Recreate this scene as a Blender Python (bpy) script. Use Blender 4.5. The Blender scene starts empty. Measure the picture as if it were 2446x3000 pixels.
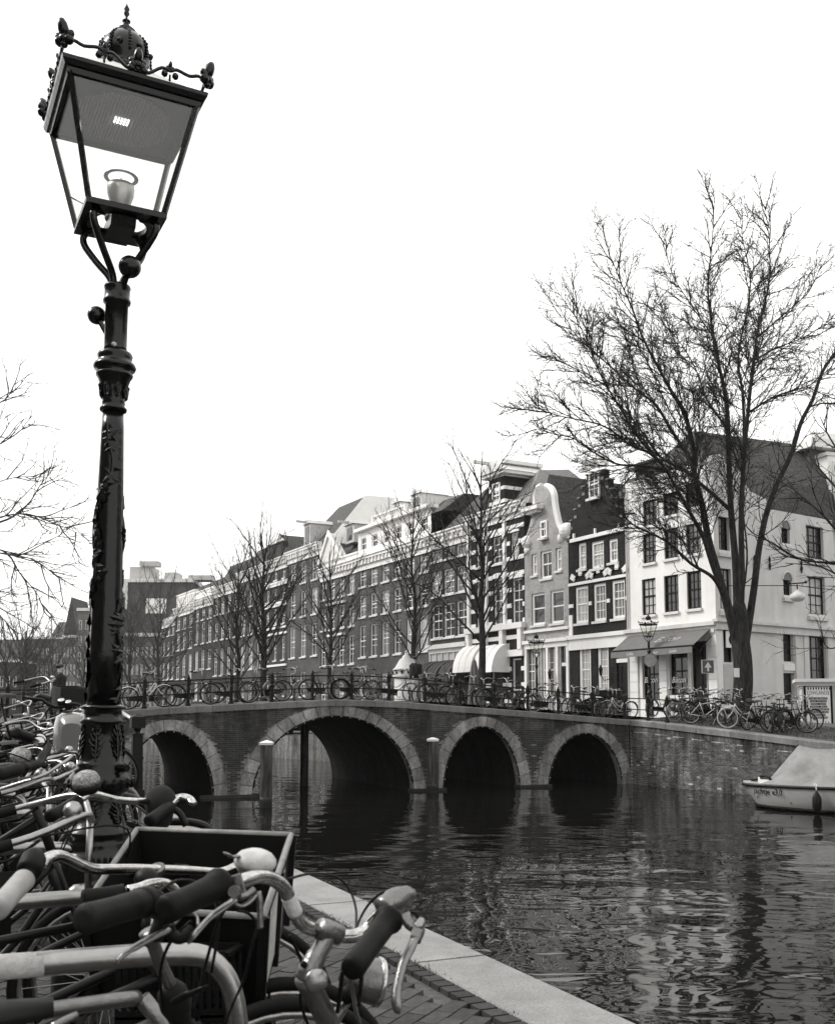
import bpy, bmesh, math, random
from mathutils import Vector, Matrix
R = math.radians
S = bpy.context.scene
C = S.collection
random.seed(7)
# ------------------------------------------------------------------ camera
EYE = 1.45; F = 3000.0; CX = 1223.0; CY = 1807.0; PITCH = R(5.2)
cam = bpy.data.cameras.new('camera'); co = bpy.data.objects.new('camera', cam); C.objects.link(co)
co.location = (0, 0, EYE); co.rotation_euler = (math.pi/2 + PITCH, 0, 0)
cam.sensor_fit = 'VERTICAL'; cam.sensor_height = 36; cam.lens = 36.0*F/3000
cam.shift_y = (CY-1500)/3000.0; cam.shift_x = 0.0
cam.clip_start = .05; cam.clip_end = 3000
cam.dof.use_dof = True; cam.dof.focus_distance = 22.0; cam.dof.aperture_fstop = 11
S.camera = co
# ------------------------------------------------------------------ sky, sun, exposure
W = bpy.data.worlds.new('World'); S.world = W; W.use_nodes = True
nt = W.node_tree; nt.nodes.clear()
SUN_EL, SUN_AZ = R(42), R(-82)          # azimuth from +Y, clockwise positive: sun stands to the left
sky = nt.nodes.new('ShaderNodeTexSky'); sky.sky_type = 'NISHITA'; sky.sun_disc = False
sky.sun_elevation = SUN_EL; sky.sun_rotation = SUN_AZ; sky.air_density = 1.0; sky.dust_density = 8.0; sky.ozone_density = 1.0
bw = nt.nodes.new('ShaderNodeRGBToBW'); bgn = nt.nodes.new('ShaderNodeBackground'); wo = nt.nodes.new('ShaderNodeOutputWorld')
cl = nt.nodes.new('ShaderNodeMapRange'); cl.clamp = True      # thin even cloud: evens the sky out
cl.inputs[1].default_value = 0; cl.inputs[2].default_value = 30; cl.inputs[3].default_value = 9.0; cl.inputs[4].default_value = 15
nt.links.new(sky.outputs[0], bw.inputs[0]); nt.links.new(bw.outputs[0], cl.inputs[0])
tint = nt.nodes.new('ShaderNodeMixRGB'); tint.blend_type = 'MULTIPLY'; tint.inputs[0].default_value = 1; tint.inputs[2].default_value = (1, .995, .98, 1)
nt.links.new(cl.outputs[0], tint.inputs[1]); nt.links.new(tint.outputs[0], bgn.inputs[0]); nt.links.new(bgn.outputs[0], wo.inputs[0])
bgn.inputs[1].default_value = .1
sl = bpy.data.lights.new('sun', 'SUN'); sl.energy = 1.5; sl.angle = R(14); sl.color = (1, .985, .96)
so = bpy.data.objects.new('sun', sl); C.objects.link(so)
sd = Vector((math.sin(SUN_AZ)*math.cos(SUN_EL), math.cos(SUN_AZ)*math.cos(SUN_EL), math.sin(SUN_EL)))
so.rotation_euler = sd.to_track_quat('Z', 'Y').to_euler()
S.view_settings.view_transform = 'Standard'; S.view_settings.look = 'None'; S.view_settings.gamma = 1
S.view_settings.use_curve_mapping = False; S.view_settings.exposure = 0.72
# ------------------------------------------------------------------ pixel -> world helpers (2446 x 3000 photograph)
cp, sp_ = math.cos(PITCH), math.sin(PITCH)
def ray(u, v):
    x = (u-CX)/F; y = -(v-CY)/F
    return Vector((x, cp - sp_*y, sp_ + cp*y))
def P(u, v, Y):
    d = ray(u, v); t = Y/d.y
    return Vector((d.x*t, Y, EYE + d.z*t))
def PG(u, v, z=0.0):
    d = ray(u, v); t = (z-EYE)/d.z
    return Vector((d.x*t, d.y*t, z))
def PL(u, v, p0, dr):                      # hit the vertical plane through p0 along dr (2D); returns (s, z)
    d = ray(u, v); n = Vector((-dr[1], dr[0]))
    t = (p0[0]*n.x + p0[1]*n.y)/(d.x*n.x + d.y*n.y)
    x, y = d.x*t, d.y*t
    return (x-p0[0])*dr[0] + (y-p0[1])*dr[1], EYE + d.z*t
# ------------------------------------------------------------------ materials
TINT = (1.0, .985, .955)
def gcol(v): return (v*TINT[0], v*TINT[1], v*TINT[2], 1)
def mat(name, v, rough=.6, metal=0, var=.25, scale=3.0, bump=0, bscale=60, spec=.3, island=0, stain=0, stretch=None, trans=0, coat=0):
    m = bpy.data.materials.new(name); m.use_nodes = True; n = m.node_tree; b = n.nodes['Principled BSDF']
    b.inputs['Roughness'].default_value = rough; b.inputs['Metallic'].default_value = metal
    b.inputs['Specular IOR Level'].default_value = spec
    if trans: b.inputs['Transmission Weight'].default_value = trans
    if coat: b.inputs['Coat Weight'].default_value = coat; b.inputs['Coat Roughness'].default_value = .08
    tc = n.nodes.new('ShaderNodeTexCoord'); vec = tc.outputs['Object']
    if stretch:
        mp = n.nodes.new('ShaderNodeMapping'); mp.inputs['Scale'].default_value = stretch
        n.links.new(vec, mp.inputs[0]); vec = mp.outputs[0]
    nz = n.nodes.new('ShaderNodeTexNoise'); nz.inputs['Scale'].default_value = scale; nz.inputs['Detail'].default_value = 6; nz.inputs['Roughness'].default_value = .65
    n.links.new(vec, nz.inputs['Vector'])
    rp = n.nodes.new('ShaderNodeMapRange'); rp.inputs[1].default_value = .3; rp.inputs[2].default_value = .7
    rp.inputs[3].default_value = v*(1-var); rp.inputs[4].default_value = v*(1+var)
    n.links.new(nz.outputs['Fac'], rp.inputs[0]); val = rp.outputs[0]
    if island:
        g = n.nodes.new('ShaderNodeNewGeometry'); r2 = n.nodes.new('ShaderNodeMapRange'); r2.inputs[3].default_value = 1-island; r2.inputs[4].default_value = 1+island
        n.links.new(g.outputs['Random Per Island'], r2.inputs[0])
        oi = n.nodes.new('ShaderNodeObjectInfo'); r3 = n.nodes.new('ShaderNodeMapRange'); r3.inputs[3].default_value = 1-island; r3.inputs[4].default_value = 1+island
        n.links.new(oi.outputs['Random'], r3.inputs[0])
        mm = n.nodes.new('ShaderNodeMath'); mm.operation = 'MULTIPLY'; n.links.new(val, mm.inputs[0]); n.links.new(r2.outputs[0], mm.inputs[1])
        m3 = n.nodes.new('ShaderNodeMath'); m3.operation = 'MULTIPLY'; n.links.new(mm.outputs[0], m3.inputs[0]); n.links.new(r3.outputs[0], m3.inputs[1]); val = m3.outputs[0]
    if stain:                                # streaky dirt running down
        mp2 = n.nodes.new('ShaderNodeMapping'); mp2.inputs['Scale'].default_value = (1.6, 1.6, .28)
        n.links.new(tc.outputs['Object'], mp2.inputs[0])
        n2 = n.nodes.new('ShaderNodeTexNoise'); n2.inputs['Scale'].default_value = 1.1; n2.inputs['Detail'].default_value = 8; n2.inputs['Roughness'].default_value = .7
        n.links.new(mp2.outputs[0], n2.inputs['Vector'])
        r4 = n.nodes.new('ShaderNodeMapRange'); r4.inputs[1].default_value = .38; r4.inputs[2].default_value = .62; r4.inputs[3].default_value = 1-stain; r4.inputs[4].default_value = 1+stain*.6
        n.links.new(n2.outputs['Fac'], r4.inputs[0])
        m4 = n.nodes.new('ShaderNodeMath'); m4.operation = 'MULTIPLY'; n.links.new(val, m4.inputs[0]); n.links.new(r4.outputs[0], m4.inputs[1]); val = m4.outputs[0]
    cc = n.nodes.new('ShaderNodeMixRGB'); cc.blend_type = 'MULTIPLY'; cc.inputs[0].default_value = 1; cc.inputs[2].default_value = gcol(1)
    n.links.new(val, cc.inputs[1]); n.links.new(cc.outputs[0], b.inputs['Base Color'])
    if bump:
        n5 = n.nodes.new('ShaderNodeTexNoise'); n5.inputs['Scale'].default_value = bscale; n5.inputs['Detail'].default_value = 5
        n.links.new(vec, n5.inputs['Vector'])
        bp = n.nodes.new('ShaderNodeBump'); bp.inputs['Strength'].default_value = bump; bp.inputs['Distance'].default_value = .02
        n.links.new(n5.outputs['Fac'], bp.inputs['Height']); n.links.new(bp.outputs[0], b.inputs['Normal'])
    return m
def brickmat(name, v, mortar, bw_=.22, bh=.065, var=.3, ms=.006, stain=.15):
    m = bpy.data.materials.new(name); m.use_nodes = True; n = m.node_tree; b = n.nodes['Principled BSDF']; b.inputs['Roughness'].default_value = .9; b.inputs['Specular IOR Level'].default_value = .15
    tc = n.nodes.new('ShaderNodeTexCoord'); sx = n.nodes.new('ShaderNodeSeparateXYZ'); cb = n.nodes.new('ShaderNodeCombineXYZ')
    n.links.new(tc.outputs['Object'], sx.inputs[0])
    ad = n.nodes.new('ShaderNodeMath'); ad.operation = 'ADD'; n.links.new(sx.outputs[0], ad.inputs[0]); n.links.new(sx.outputs[1], ad.inputs[1])
    n.links.new(ad.outputs[0], cb.inputs[0]); n.links.new(sx.outputs[2], cb.inputs[1])
    br = n.nodes.new('ShaderNodeTexBrick'); br.inputs['Color1'].default_value = gcol(v*(1-var)); br.inputs['Color2'].default_value = gcol(v*(1+var)); br.inputs['Mortar'].default_value = gcol(mortar)
    br.inputs['Scale'].default_value = 1; br.inputs['Mortar Size'].default_value = ms; br.inputs['Brick Width'].default_value = bw_; br.inputs['Row Height'].default_value = bh; br.inputs['Bias'].default_value = 0
    n.links.new(cb.outputs[0], br.inputs['Vector'])
    nz = n.nodes.new('ShaderNodeTexNoise'); nz.inputs['Scale'].default_value = .7; nz.inputs['Detail'].default_value = 8; n.links.new(tc.outputs['Object'], nz.inputs['Vector'])
    rp = n.nodes.new('ShaderNodeMapRange'); rp.inputs[1].default_value = .35; rp.inputs[2].default_value = .65; rp.inputs[3].default_value = 1-stain; rp.inputs[4].default_value = 1+stain
    n.links.new(nz.outputs['Fac'], rp.inputs[0])
    mx = n.nodes.new('ShaderNodeMixRGB'); mx.blend_type = 'MULTIPLY'; mx.inputs[0].default_value = 1
    n.links.new(br.outputs['Color'], mx.inputs[1]); n.links.new(rp.outputs[0], mx.inputs[2]); n.links.new(mx.outputs[0], b.inputs['Base Color'])
    bp = n.nodes.new('ShaderNodeBump'); bp.inputs['Strength'].default_value = .4; bp.inputs['Distance'].default_value = .01; bp.invert = True
    n.links.new(br.outputs['Fac'], bp.inputs['Height']); n.links.new(bp.outputs[0], b.inputs['Normal'])
    return m
def tilemat(name, v):
    m = mat(name, v, .8, var=.45, scale=6); n = m.node_tree; b = n.nodes['Principled BSDF']
    tc = n.nodes.new('ShaderNodeTexCoord'); w1 = n.nodes.new('ShaderNodeTexWave'); w1.wave_type = 'BANDS'; w1.bands_direction = 'Z'; w1.wave_profile = 'SAW'; w1.inputs['Scale'].default_value = 1.6; w1.inputs['Distortion'].default_value = .6; w1.inputs['Detail'].default_value = 2
    n.links.new(tc.outputs['Object'], w1.inputs['Vector'])
    w2 = n.nodes.new('ShaderNodeTexNoise'); w2.inputs['Scale'].default_value = 5; n.links.new(tc.outputs['Object'], w2.inputs['Vector'])
    ad = n.nodes.new('ShaderNodeMath'); ad.operation = 'ADD'; n.links.new(w1.outputs['Fac'], ad.inputs[0]); n.links.new(w2.outputs['Fac'], ad.inputs[1])
    bp = n.nodes.new('ShaderNodeBump'); bp.inputs['Strength'].default_value = .9; bp.inputs['Distance'].default_value = .12
    n.links.new(ad.outputs[0], bp.inputs['Height']); n.links.new(bp.outputs[0], b.inputs['Normal'])
    return m
M = {}
M['iron'] = mat('black_cast_iron', .004, .2, var=.4, scale=9, bump=.12, bscale=30, spec=.32)
M['iron_dull'] = mat('dull_iron', .008, .5, var=.4, spec=.15)
M['stone'] = mat('granite', .15, .8, var=.25, scale=14, bump=.3, bscale=90, island=.14, stain=.25)
M['coping'] = mat('quay_granite', .24, .85, var=.35, scale=70, bump=.4, bscale=160, island=.12, stain=.22)
M['vous'] = mat('arch_stone', .21, .85, var=.35, scale=10, bump=.3, bscale=60, island=.25, stain=.5)
M['bbrick'] = mat('bridge_brick', .055, .9, var=.35, scale=7, island=.3, stain=.6, bump=.3, bscale=40)
M['bmortar'] = mat('brick_mortar', .14, .95, var=.6, scale=3, stain=.8)
M['qbrick'] = mat('quay_wall_brick', .16, .9, var=.45, scale=5, island=.4, stain=.8, bump=.3, bscale=40)
M['qmortar'] = mat('quay_mortar', .34, .95, var=.5, scale=3, stain=.75)
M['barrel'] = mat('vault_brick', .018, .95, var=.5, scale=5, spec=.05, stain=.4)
M['pave'] = mat('paving_brick', .045, .9, var=.35, scale=18, bump=.4, bscale=70, island=.3)
M['pave_base'] = mat('paving_joint', .07, .95, var=.4, scale=20)
M['soil'] = mat('quay_soil', .045, 1, var=.6, scale=8, bump=.7, bscale=14)
M['asphalt'] = mat('street_surface', .09, .9, var=.3, scale=2)
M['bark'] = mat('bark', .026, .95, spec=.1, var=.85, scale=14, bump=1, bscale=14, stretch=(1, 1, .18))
M['bark_hazed'] = mat('bark_hazed', .045, .95, var=.3)  # paler copy of the bark, with haze painted into its colour
M['wood'] = mat('weathered_wood', .045, .9, var=.97, scale=9, bump=1, bscale=10, stretch=(1, 1, .1), stain=.6)
M['wood_dark'] = mat('dark_wood', .02, .6, var=.5)
M['white'] = mat('white_paint', .72, .55, var=.06, scale=2)
M['white2'] = mat('white_render', .70, .75, var=.08, scale=.8, bump=.12, bscale=25, stain=.05)
M['cream'] = mat('grey_and_shaded_white', .54, .8, var=.08, scale=.9, bump=.2, bscale=30, stain=.08)  # grey-white parts; on the corner house's side wall this tone is painted shade
M['roof_pale'] = mat('zinc_roof', .2, .6, var=.2)
M['awn_text'] = mat('awning_print', .42, .8)
M['trim'] = mat('pale_trim', .6, .6, var=.12, scale=3)
M['lightwall'] = mat('pale_slate', .42, .7, var=.12, scale=2)
M['glass'] = mat('window_glass', .03, .06, var=.5, scale=.8, spec=.6)
M['glass_mid'] = mat('window_glass_blind', .16, .12, var=.4, scale=.9)
M['curtain'] = mat('window_glass_curtain', .38, .15, var=.35, scale=5, stretch=(6, 1, .2))
M['dark'] = mat('dark_interior', .012, .5)
M['tile'] = tilemat('roof_tile', .075)
M['tile2'] = tilemat('roof_tile_grey', .09)
M['br_dark'] = brickmat('dark_facade_brick', .042, .07)
M['br_black'] = brickmat('black_facade_brick', .018, .03)
M['br_mid'] = brickmat('facade_brick', .075, .12)
M['br_light'] = brickmat('light_facade_brick', .24, .42, var=.28, ms=.012)
M['br_hazed'] = brickmat('hazed_facade_brick', .13, .16)  # paler than the nearer brick: distance haze put into the colour
M['awn_dark'] = mat('dark_awning', .05, .9, var=.15)
M['awn_grey'] = mat('grey_awning', .13, .9, var=.1)
M['awn_val'] = mat('awning_valance', .16, .9, var=.1)
M['awn_white'] = mat('white_awning', .75, .9, var=.05)
M['chrome'] = mat('chrome', .5, .16, metal=1, var=.12, scale=12)
M['alu'] = mat('brushed_aluminium', .3, .32, metal=1, var=.2, scale=20, bump=.1, bscale=200)
M['galv'] = mat('galvanised_tube', .32, .30, metal=1, var=.16, scale=14, bump=.05, bscale=60)
M['rimdull'] = mat('dull_rim', .14, .45, metal=.8)
M['rubber'] = mat('black_rubber', .006, .55, var=.3, scale=30, bump=.05, bscale=150, spec=.12)
M['grip'] = mat('brown_leather_grip', .008, .6, spec=.15, var=.4, scale=30, bump=.08, bscale=120)
M['gripgrey'] = mat('grey_grip', .28, .6, var=.2, scale=20)
M['bikeblack'] = mat('black_bike_paint', .009, .35, var=.3, spec=.18)
M['bikegrey'] = mat('grey_bike_paint', .12, .35, var=.2)
M['bikewhite'] = mat('white_bike_paint', .55, .35, var=.1)
M['tyre'] = mat('tyre_rubber', .006, .75, var=.3, spec=.15)
M['tyrewhite'] = mat('cream_tyre', .5, .7, var=.1)
M['tyregrey'] = mat('grey_tyre', .2, .7, var=.1)
M['spoke'] = mat('steel_spoke', .3, .35, metal=1)
M['plastic'] = mat('black_plastic', .007, .5, spec=.25, var=.2, scale=12)
M['rim_edge'] = mat('scuffed_plastic_rim', .20, .5, var=.25, scale=30)
M['saddle'] = mat('saddle_leather', .01, .45, var=.3, spec=.2)
M['scooter'] = mat('grey_scooter_paint', .13, .25, var=.06, coat=.6)
M['boat'] = mat('boat_hull_paint', .29, .45, var=.08, scale=3)
M['boat_cover'] = mat('boat_tarpaulin', .2, .6, var=.25, scale=2.5, bump=.8, bscale=5)
M['black'] = mat('black_print', .005, .6, spec=.1)
M['paper'] = mat('paper', .6, .8, var=.1, scale=20)
M['poster'] = mat('poster_print', .6, .5, var=.15, scale=8)
M['cloth'] = mat('dark_coat', .015, .95)
M['cloth2'] = mat('grey_trousers', .06, .9)
M['skin'] = mat('skin', .35, .6, var=.05)
M['hair'] = mat('dark_hair', .02, .7)
M['sign'] = mat('sign_blue', .08, .5)
M['signback'] = mat('sign_back', .3, .6)
M['leaf'] = mat('weed_leaf', .05, .8, var=.5)
M['grass'] = mat('dry_grass', .07, .9, var=.6)
def glassmat():
    m = bpy.data.materials.new('lantern_glass'); m.use_nodes = True; n = m.node_tree; n.nodes.clear()
    o = n.nodes.new('ShaderNodeOutputMaterial'); t = n.nodes.new('ShaderNodeBsdfTransparent'); g = n.nodes.new('ShaderNodeBsdfGlossy'); mx = n.nodes.new('ShaderNodeMixShader')
    t.inputs[0].default_value = (.97, .97, .96, 1); g.inputs['Roughness'].default_value = .03; mx.inputs[0].default_value = .05
    n.links.new(t.outputs[0], mx.inputs[1]); n.links.new(g.outputs[0], mx.inputs[2]); n.links.new(mx.outputs[0], o.inputs[0]); return m
M['lglass'] = glassmat()
def emat(name, s):
    m = bpy.data.materials.new(name); m.use_nodes = True; b = m.node_tree.nodes['Principled BSDF']
    b.inputs['Base Color'].default_value = (.8, .8, .8, 1); b.inputs['Emission Color'].default_value = (1, 1, .97, 1); b.inputs['Emission Strength'].default_value = s; return m
M['led'] = emat('lit_led', 4.0)
M['bulb'] = mat('white_bulb', .8, .3, var=.02)
def watermat():
    m = bpy.data.materials.new('canal_water'); m.use_nodes = True; n = m.node_tree; b = n.nodes['Principled BSDF']
    b.inputs['Base Color'].default_value = (.006, .006, .005, 1); b.inputs['Roughness'].default_value = .015; b.inputs['IOR'].default_value = 1.33
    tc = n.nodes.new('ShaderNodeTexCoord'); prev = None
    rot = n.nodes.new('ShaderNodeMapping'); rot.inputs['Rotation'].default_value = (0, 0, R(24)); rot.inputs['Scale'].default_value = (.8, 1.25, 1)
    n.links.new(tc.outputs['Object'], rot.inputs[0])
    sx = n.nodes.new('ShaderNodeSeparateXYZ'); n.links.new(tc.outputs['Object'], sx.inputs[0])
    calm = n.nodes.new('ShaderNodeMapRange'); calm.inputs[1].default_value = 12; calm.inputs[2].default_value = 27; calm.inputs[3].default_value = 1; calm.inputs[4].default_value = .55
    n.links.new(sx.outputs[1], calm.inputs[0])          # sheltered and calmer towards the bridge
    for sc, dist, det, ds in ((.45, .062, 0, .8), (1.4, .012, 0, 1.6), (5.0, .0012, 0, 1.0)):
        nz = n.nodes.new('ShaderNodeTexNoise'); nz.inputs['Scale'].default_value = sc; nz.inputs['Detail'].default_value = det; nz.inputs['Distortion'].default_value = ds; nz.inputs['Roughness'].default_value = .4
        n.links.new(rot.outputs[0], nz.inputs['Vector'])
        bp = n.nodes.new('ShaderNodeBump'); bp.inputs['Strength'].default_value = 1; bp.inputs['Distance'].default_value = dist; n.links.new(calm.outputs[0], bp.inputs['Strength'])
        n.links.new(nz.outputs['Fac'], bp.inputs['Height'])
        if prev: n.links.new(prev.outputs[0], bp.inputs['Normal'])
        prev = bp
    n.links.new(prev.outputs[0], b.inputs['Normal'])
    return m
M['water'] = watermat()
# ------------------------------------------------------------------ mesh builder
def frame_of(d):
    d = d.normalized(); a = Vector((0, 0, 1)) if abs(d.z) < .95 else Vector((1, 0, 0))
    x = a.cross(d).normalized(); return x, d.cross(x)
def crom(pts, k=6):
    pts = [Vector(p) for p in pts]; out = []
    q = [pts[0]*2-pts[1]] + pts + [pts[-1]*2-pts[-2]]
    for i in range(1, len(q)-2):
        for j in range(k):
            t = j/k
            out.append(.5*((2*q[i]) + (q[i+1]-q[i-1])*t + (2*q[i-1]-5*q[i]+4*q[i+1]-q[i+2])*t*t + (3*q[i]-q[i-1]-3*q[i+1]+q[i+2])*t**3))
    out.append(pts[-1]); return out
class MB:
    def __init__(s): s.v = []; s.f = []
    def add(s, vs, fs):
        o = len(s.v); s.v.extend([tuple(p) for p in vs]); s.f.extend([tuple(i+o for i in f) for f in fs]); return s
    def box(s, x0, x1, y0, y1, z0, z1):
        return s.add([(x0,y0,z0),(x1,y0,z0),(x1,y1,z0),(x0,y1,z0),(x0,y0,z1),(x1,y0,z1),(x1,y1,z1),(x0,y1,z1)],
                     [(0,3,2,1),(4,5,6,7),(0,1,5,4),(1,2,6,5),(2,3,7,6),(3,0,4,7)])
    def hexa(s, lo, hi):                   # two quads
        return s.add(list(lo)+list(hi), [(3,2,1,0),(4,5,6,7),(0,1,5,4),(1,2,6,5),(2,3,7,6),(3,0,4,7)])
    def bar(s, a, b, w, h, up=None):
        a = Vector(a); b = Vector(b); d = (b-a).normalized(); u = Vector(up) if up else (Vector((0,0,1)) if abs(d.z) < .95 else Vector((0,1,0)))
        x = d.cross(u).normalized(); y = x.cross(d).normalized()
        q = [x*(i*w/2)+y*(j*h/2) for i, j in ((-1,-1),(1,-1),(1,1),(-1,1))]
        return s.hexa([a+k for k in q], [b+k for k in q])
    def tube(s, pts, r, n=8, cap=True, flat=1.0, closed=False):
        pts = [Vector(p) for p in pts]; m = len(pts); rs = r if isinstance(r, (list, tuple)) else [r]*m
        if len(rs) != m: rs = [rs[0]+(rs[-1]-rs[0])*i/(m-1) for i in range(m)]
        vs = []; px = None
        for i, p in enumerate(pts):
            if closed: d = pts[(i+1) % m]-pts[i-1]
            else: d = (pts[min(i+1, m-1)]-pts[max(i-1, 0)])
            if d.length < 1e-9: d = Vector((0, 0, 1))
            d.normalize()
            if px is None: x, y = frame_of(d)
            else:
                x = px - d*px.dot(d)
                if x.length < 1e-6: x, y = frame_of(d)
                x.normalize(); y = d.cross(x)
            px = x
            for k in range(n):
                a = 2*math.pi*k/n; vs.append(p + x*(math.cos(a)*rs[i]) + y*(math.sin(a)*rs[i]*flat))
        fs = []
        for i in range(m if closed else m-1):
            j = (i+1) % m
            for k in range(n): fs.append((i*n+k, i*n+(k+1) % n, j*n+(k+1) % n, j*n+k))
        if cap and not closed: fs.append(tuple(range(n))[::-1]); fs.append(tuple((m-1)*n+k for k in range(n)))
        return s.add(vs, fs)
    def lathe(s, prof, c=(0,0,0), n=24, axis=None, lobes=0, amp=0, cap=True):
        c = Vector(c)
        if axis is None: X, Y, Z = Vector((1,0,0)), Vector((0,1,0)), Vector((0,0,1))
        else: Z = Vector(axis).normalized(); X, Y = frame_of(Z)
        vs = []
        for r, z in prof:
            for k in range(n):
                a = 2*math.pi*k/n; rr = r*(1+amp*math.cos(lobes*a)) if lobes else r
                vs.append(c + X*(rr*math.cos(a)) + Y*(rr*math.sin(a)) + Z*z)
        fs = []; m = len(prof)
        for i in range(m-1):
            for k in range(n): fs.append((i*n+k, i*n+(k+1) % n, (i+1)*n+(k+1) % n, (i+1)*n+k))
        if cap: fs.append(tuple(range(n))[::-1]); fs.append(tuple((m-1)*n+k for k in range(n)))
        return s.add(vs, fs)
    def ball(s, c, r, n=12, m=8, sc=(1,1,1), axis=None):
        pr = [(max(r*math.sin(math.pi*i/m), 1e-4)*sc[0], -r*math.cos(math.pi*i/m)*sc[2]) for i in range(m+1)]
        return s.lathe(pr, c, n, axis)
    def prism(s, poly, y0, y1):             # polygon in (x,z), extruded along y
        n = len(poly)
        return s.add([(x, y0, z) for x, z in poly]+[(x, y1, z) for x, z in poly],
                     [tuple(range(n)), tuple(range(2*n-1, n-1, -1))]+[(i, i+n, (i+1) % n+n, (i+1) % n) for i in range(n)])
    def quad(s, a, b, c, d): return s.add([a, b, c, d], [(0, 1, 2, 3)])
    def grid(s, rows):                      # rows of points
        n = len(rows[0]); vs = [p for r in rows for p in r]; fs = []
        for i in range(len(rows)-1):
            for k in range(n-1): fs.append((i*n+k, i*n+k+1, (i+1)*n+k+1, (i+1)*n+k))
        return s.add(vs, fs)
    def mesh(s, name, m, smooth=False):
        me = bpy.data.meshes.new(name); me.from_pydata(s.v, [], s.f); me.materials.append(m)
        if smooth: me.shade_smooth()
        return me
    def build(s, name, m, parent=None, smooth=False, loc=None):
        o = bpy.data.objects.new(name, s.mesh(name, m, smooth)); C.objects.link(o)
        if parent: o.parent = parent
        if loc is not None: o.location = loc
        return o
def obj(name, me, parent=None, loc=None, rz=None):
    o = bpy.data.objects.new(name, me); C.objects.link(o)
    if parent: o.parent = parent
    if loc is not None: o.location = loc
    if rz is not None: o.rotation_euler = (0, 0, rz)
    return o
def tag(o, label=None, cat=None, group=None, kind=None):
    if label: o['label'] = label
    if cat: o['category'] = cat
    if group: o['group'] = group
    if kind: o['kind'] = kind
    return o
def thing(name, label, cat, loc=(0,0,0), rz=0, group=None):
    o = bpy.data.objects.new(name, None); C.objects.link(o); o.location = loc; o.rotation_euler = (0,0,rz); o.empty_display_size = .1
    return tag(o, label, cat, group)
KIDS = {}
def kids(o): return [c for c in o.children]
def dup(o, loc=None, rot=None, label=None, parent=None, scale=None):
    c = o.copy(); C.objects.link(c)
    if parent: c.parent = parent
    if loc is not None: c.location = loc
    if rot is not None: c.rotation_euler = rot
    if scale: c.scale = (scale,)*3
    if label: c['label'] = label
    for k in kids(o): dup(k, parent=c)
    return c
def text(body, size, m, name='lettering', parent=None, depth=.004, shear=0, align='CENTER', sx=1.0):
    cu = bpy.data.curves.new('t', 'FONT'); cu.body = body; cu.size = size; cu.extrude = depth; cu.shear = shear; cu.align_x = align; cu.resolution_u = 3
    t = bpy.data.objects.new('t', cu); C.objects.link(t)
    me = bpy.data.meshes.new_from_object(t.evaluated_get(bpy.context.evaluated_depsgraph_get()))
    bpy.data.objects.remove(t); bpy.data.curves.remove(cu)
    me.materials.clear(); me.materials.append(m)
    # stand upright in the x-z plane facing -y
    for v in me.vertices: x, y, z = v.co; v.co = (x*sx, -z, y)
    return obj(name, me, parent)
# ================================================================== SETTING: water, quays, bridge
WZ = -1.35
tag(MB().quad((-900,-20,WZ),(900,-20,WZ),(900,1500,WZ),(-900,1500,WZ)).build('water', M['water']), kind='structure')
def lerp(a, b, t): return a+(b-a)*t
def interp(tab, x):
    if x <= tab[0][0]: return tab[0][1]
    for (a, ya), (b, yb) in zip(tab, tab[1:]):
        if x <= b: return ya+(yb-ya)*(x-a)/(b-a)
    return tab[-1][1]
def zl(Y): return interp([(16.5, 0), (28, 1.22), (42, 1.22), (60, .35)], Y)      # left bank height at the edge
def zi(Y): return interp([(8, 0), (28, 1.22), (42, 1.22), (60, .35)], Y)         # the street inland climbs earlier
def zq(Y, off): return lerp(zl(Y), zi(Y), max(0, min(1, (off-.9)/2.5)))
E0 = PG(1874, 3000); E1 = PG(860, 2540)
eslope = (E1.x-E0.x)/(E1.y-E0.y)
def ex(Y): return E0.x + (Y-E0.y)*eslope                                   # outer edge of the near quay
edir = Vector((eslope, 1, 0)).normalized(); enrm = Vector((edir.y, -edir.x, 0))   # towards the water
# left bank sheet (below the paving bricks), wall to the water
YS = [-4, 0, 2, 4, 6, 8, 10, 12, 14, 16, 18, 20, 22, 24, 26, 28, 34, 42, 50, 60, 100, 200, 400, 1500]
CW = .46
def lb(Y, off, dz=0):
    return Vector((ex(Y), Y, zl(Y)+dz)) - enrm*off
def lbi(Y, off, dz=0): return Vector((ex(Y), Y, zq(Y, off)+dz)) - enrm*off
g = MB(); g.grid([[Vector((-900, Y, zi(Y)-.03)) , lbi(Y, 12, -.03), lbi(Y, 6, -.03), lbi(Y, 3.4, -.03), lbi(Y, 2, -.03), lbi(Y, .9, -.03), lb(Y, CW, -.03)] for Y in YS])
tag(g.build('ground', M['pave_base']), kind='structure')
w = MB(); w.grid([[lb(Y, .04, -.16), lb(Y, .04)*1] for Y in []] or [[lb(Y, .05, -.15), Vector((lb(Y, .05).x, lb(Y, .05).y, WZ-1))] for Y in YS])
qw = w.build('quay_wall', M['bmortar']); tag(qw, 'dark brick wall of the near quay under the granite edge', 'wall')
# granite edge stones
kb = thing('quay_edge', 'row of pale granite edge stones along the near quay beside the water', 'kerb')
js = [PG(1811, 2963).y, PG(1500, 2757).y]
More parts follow.
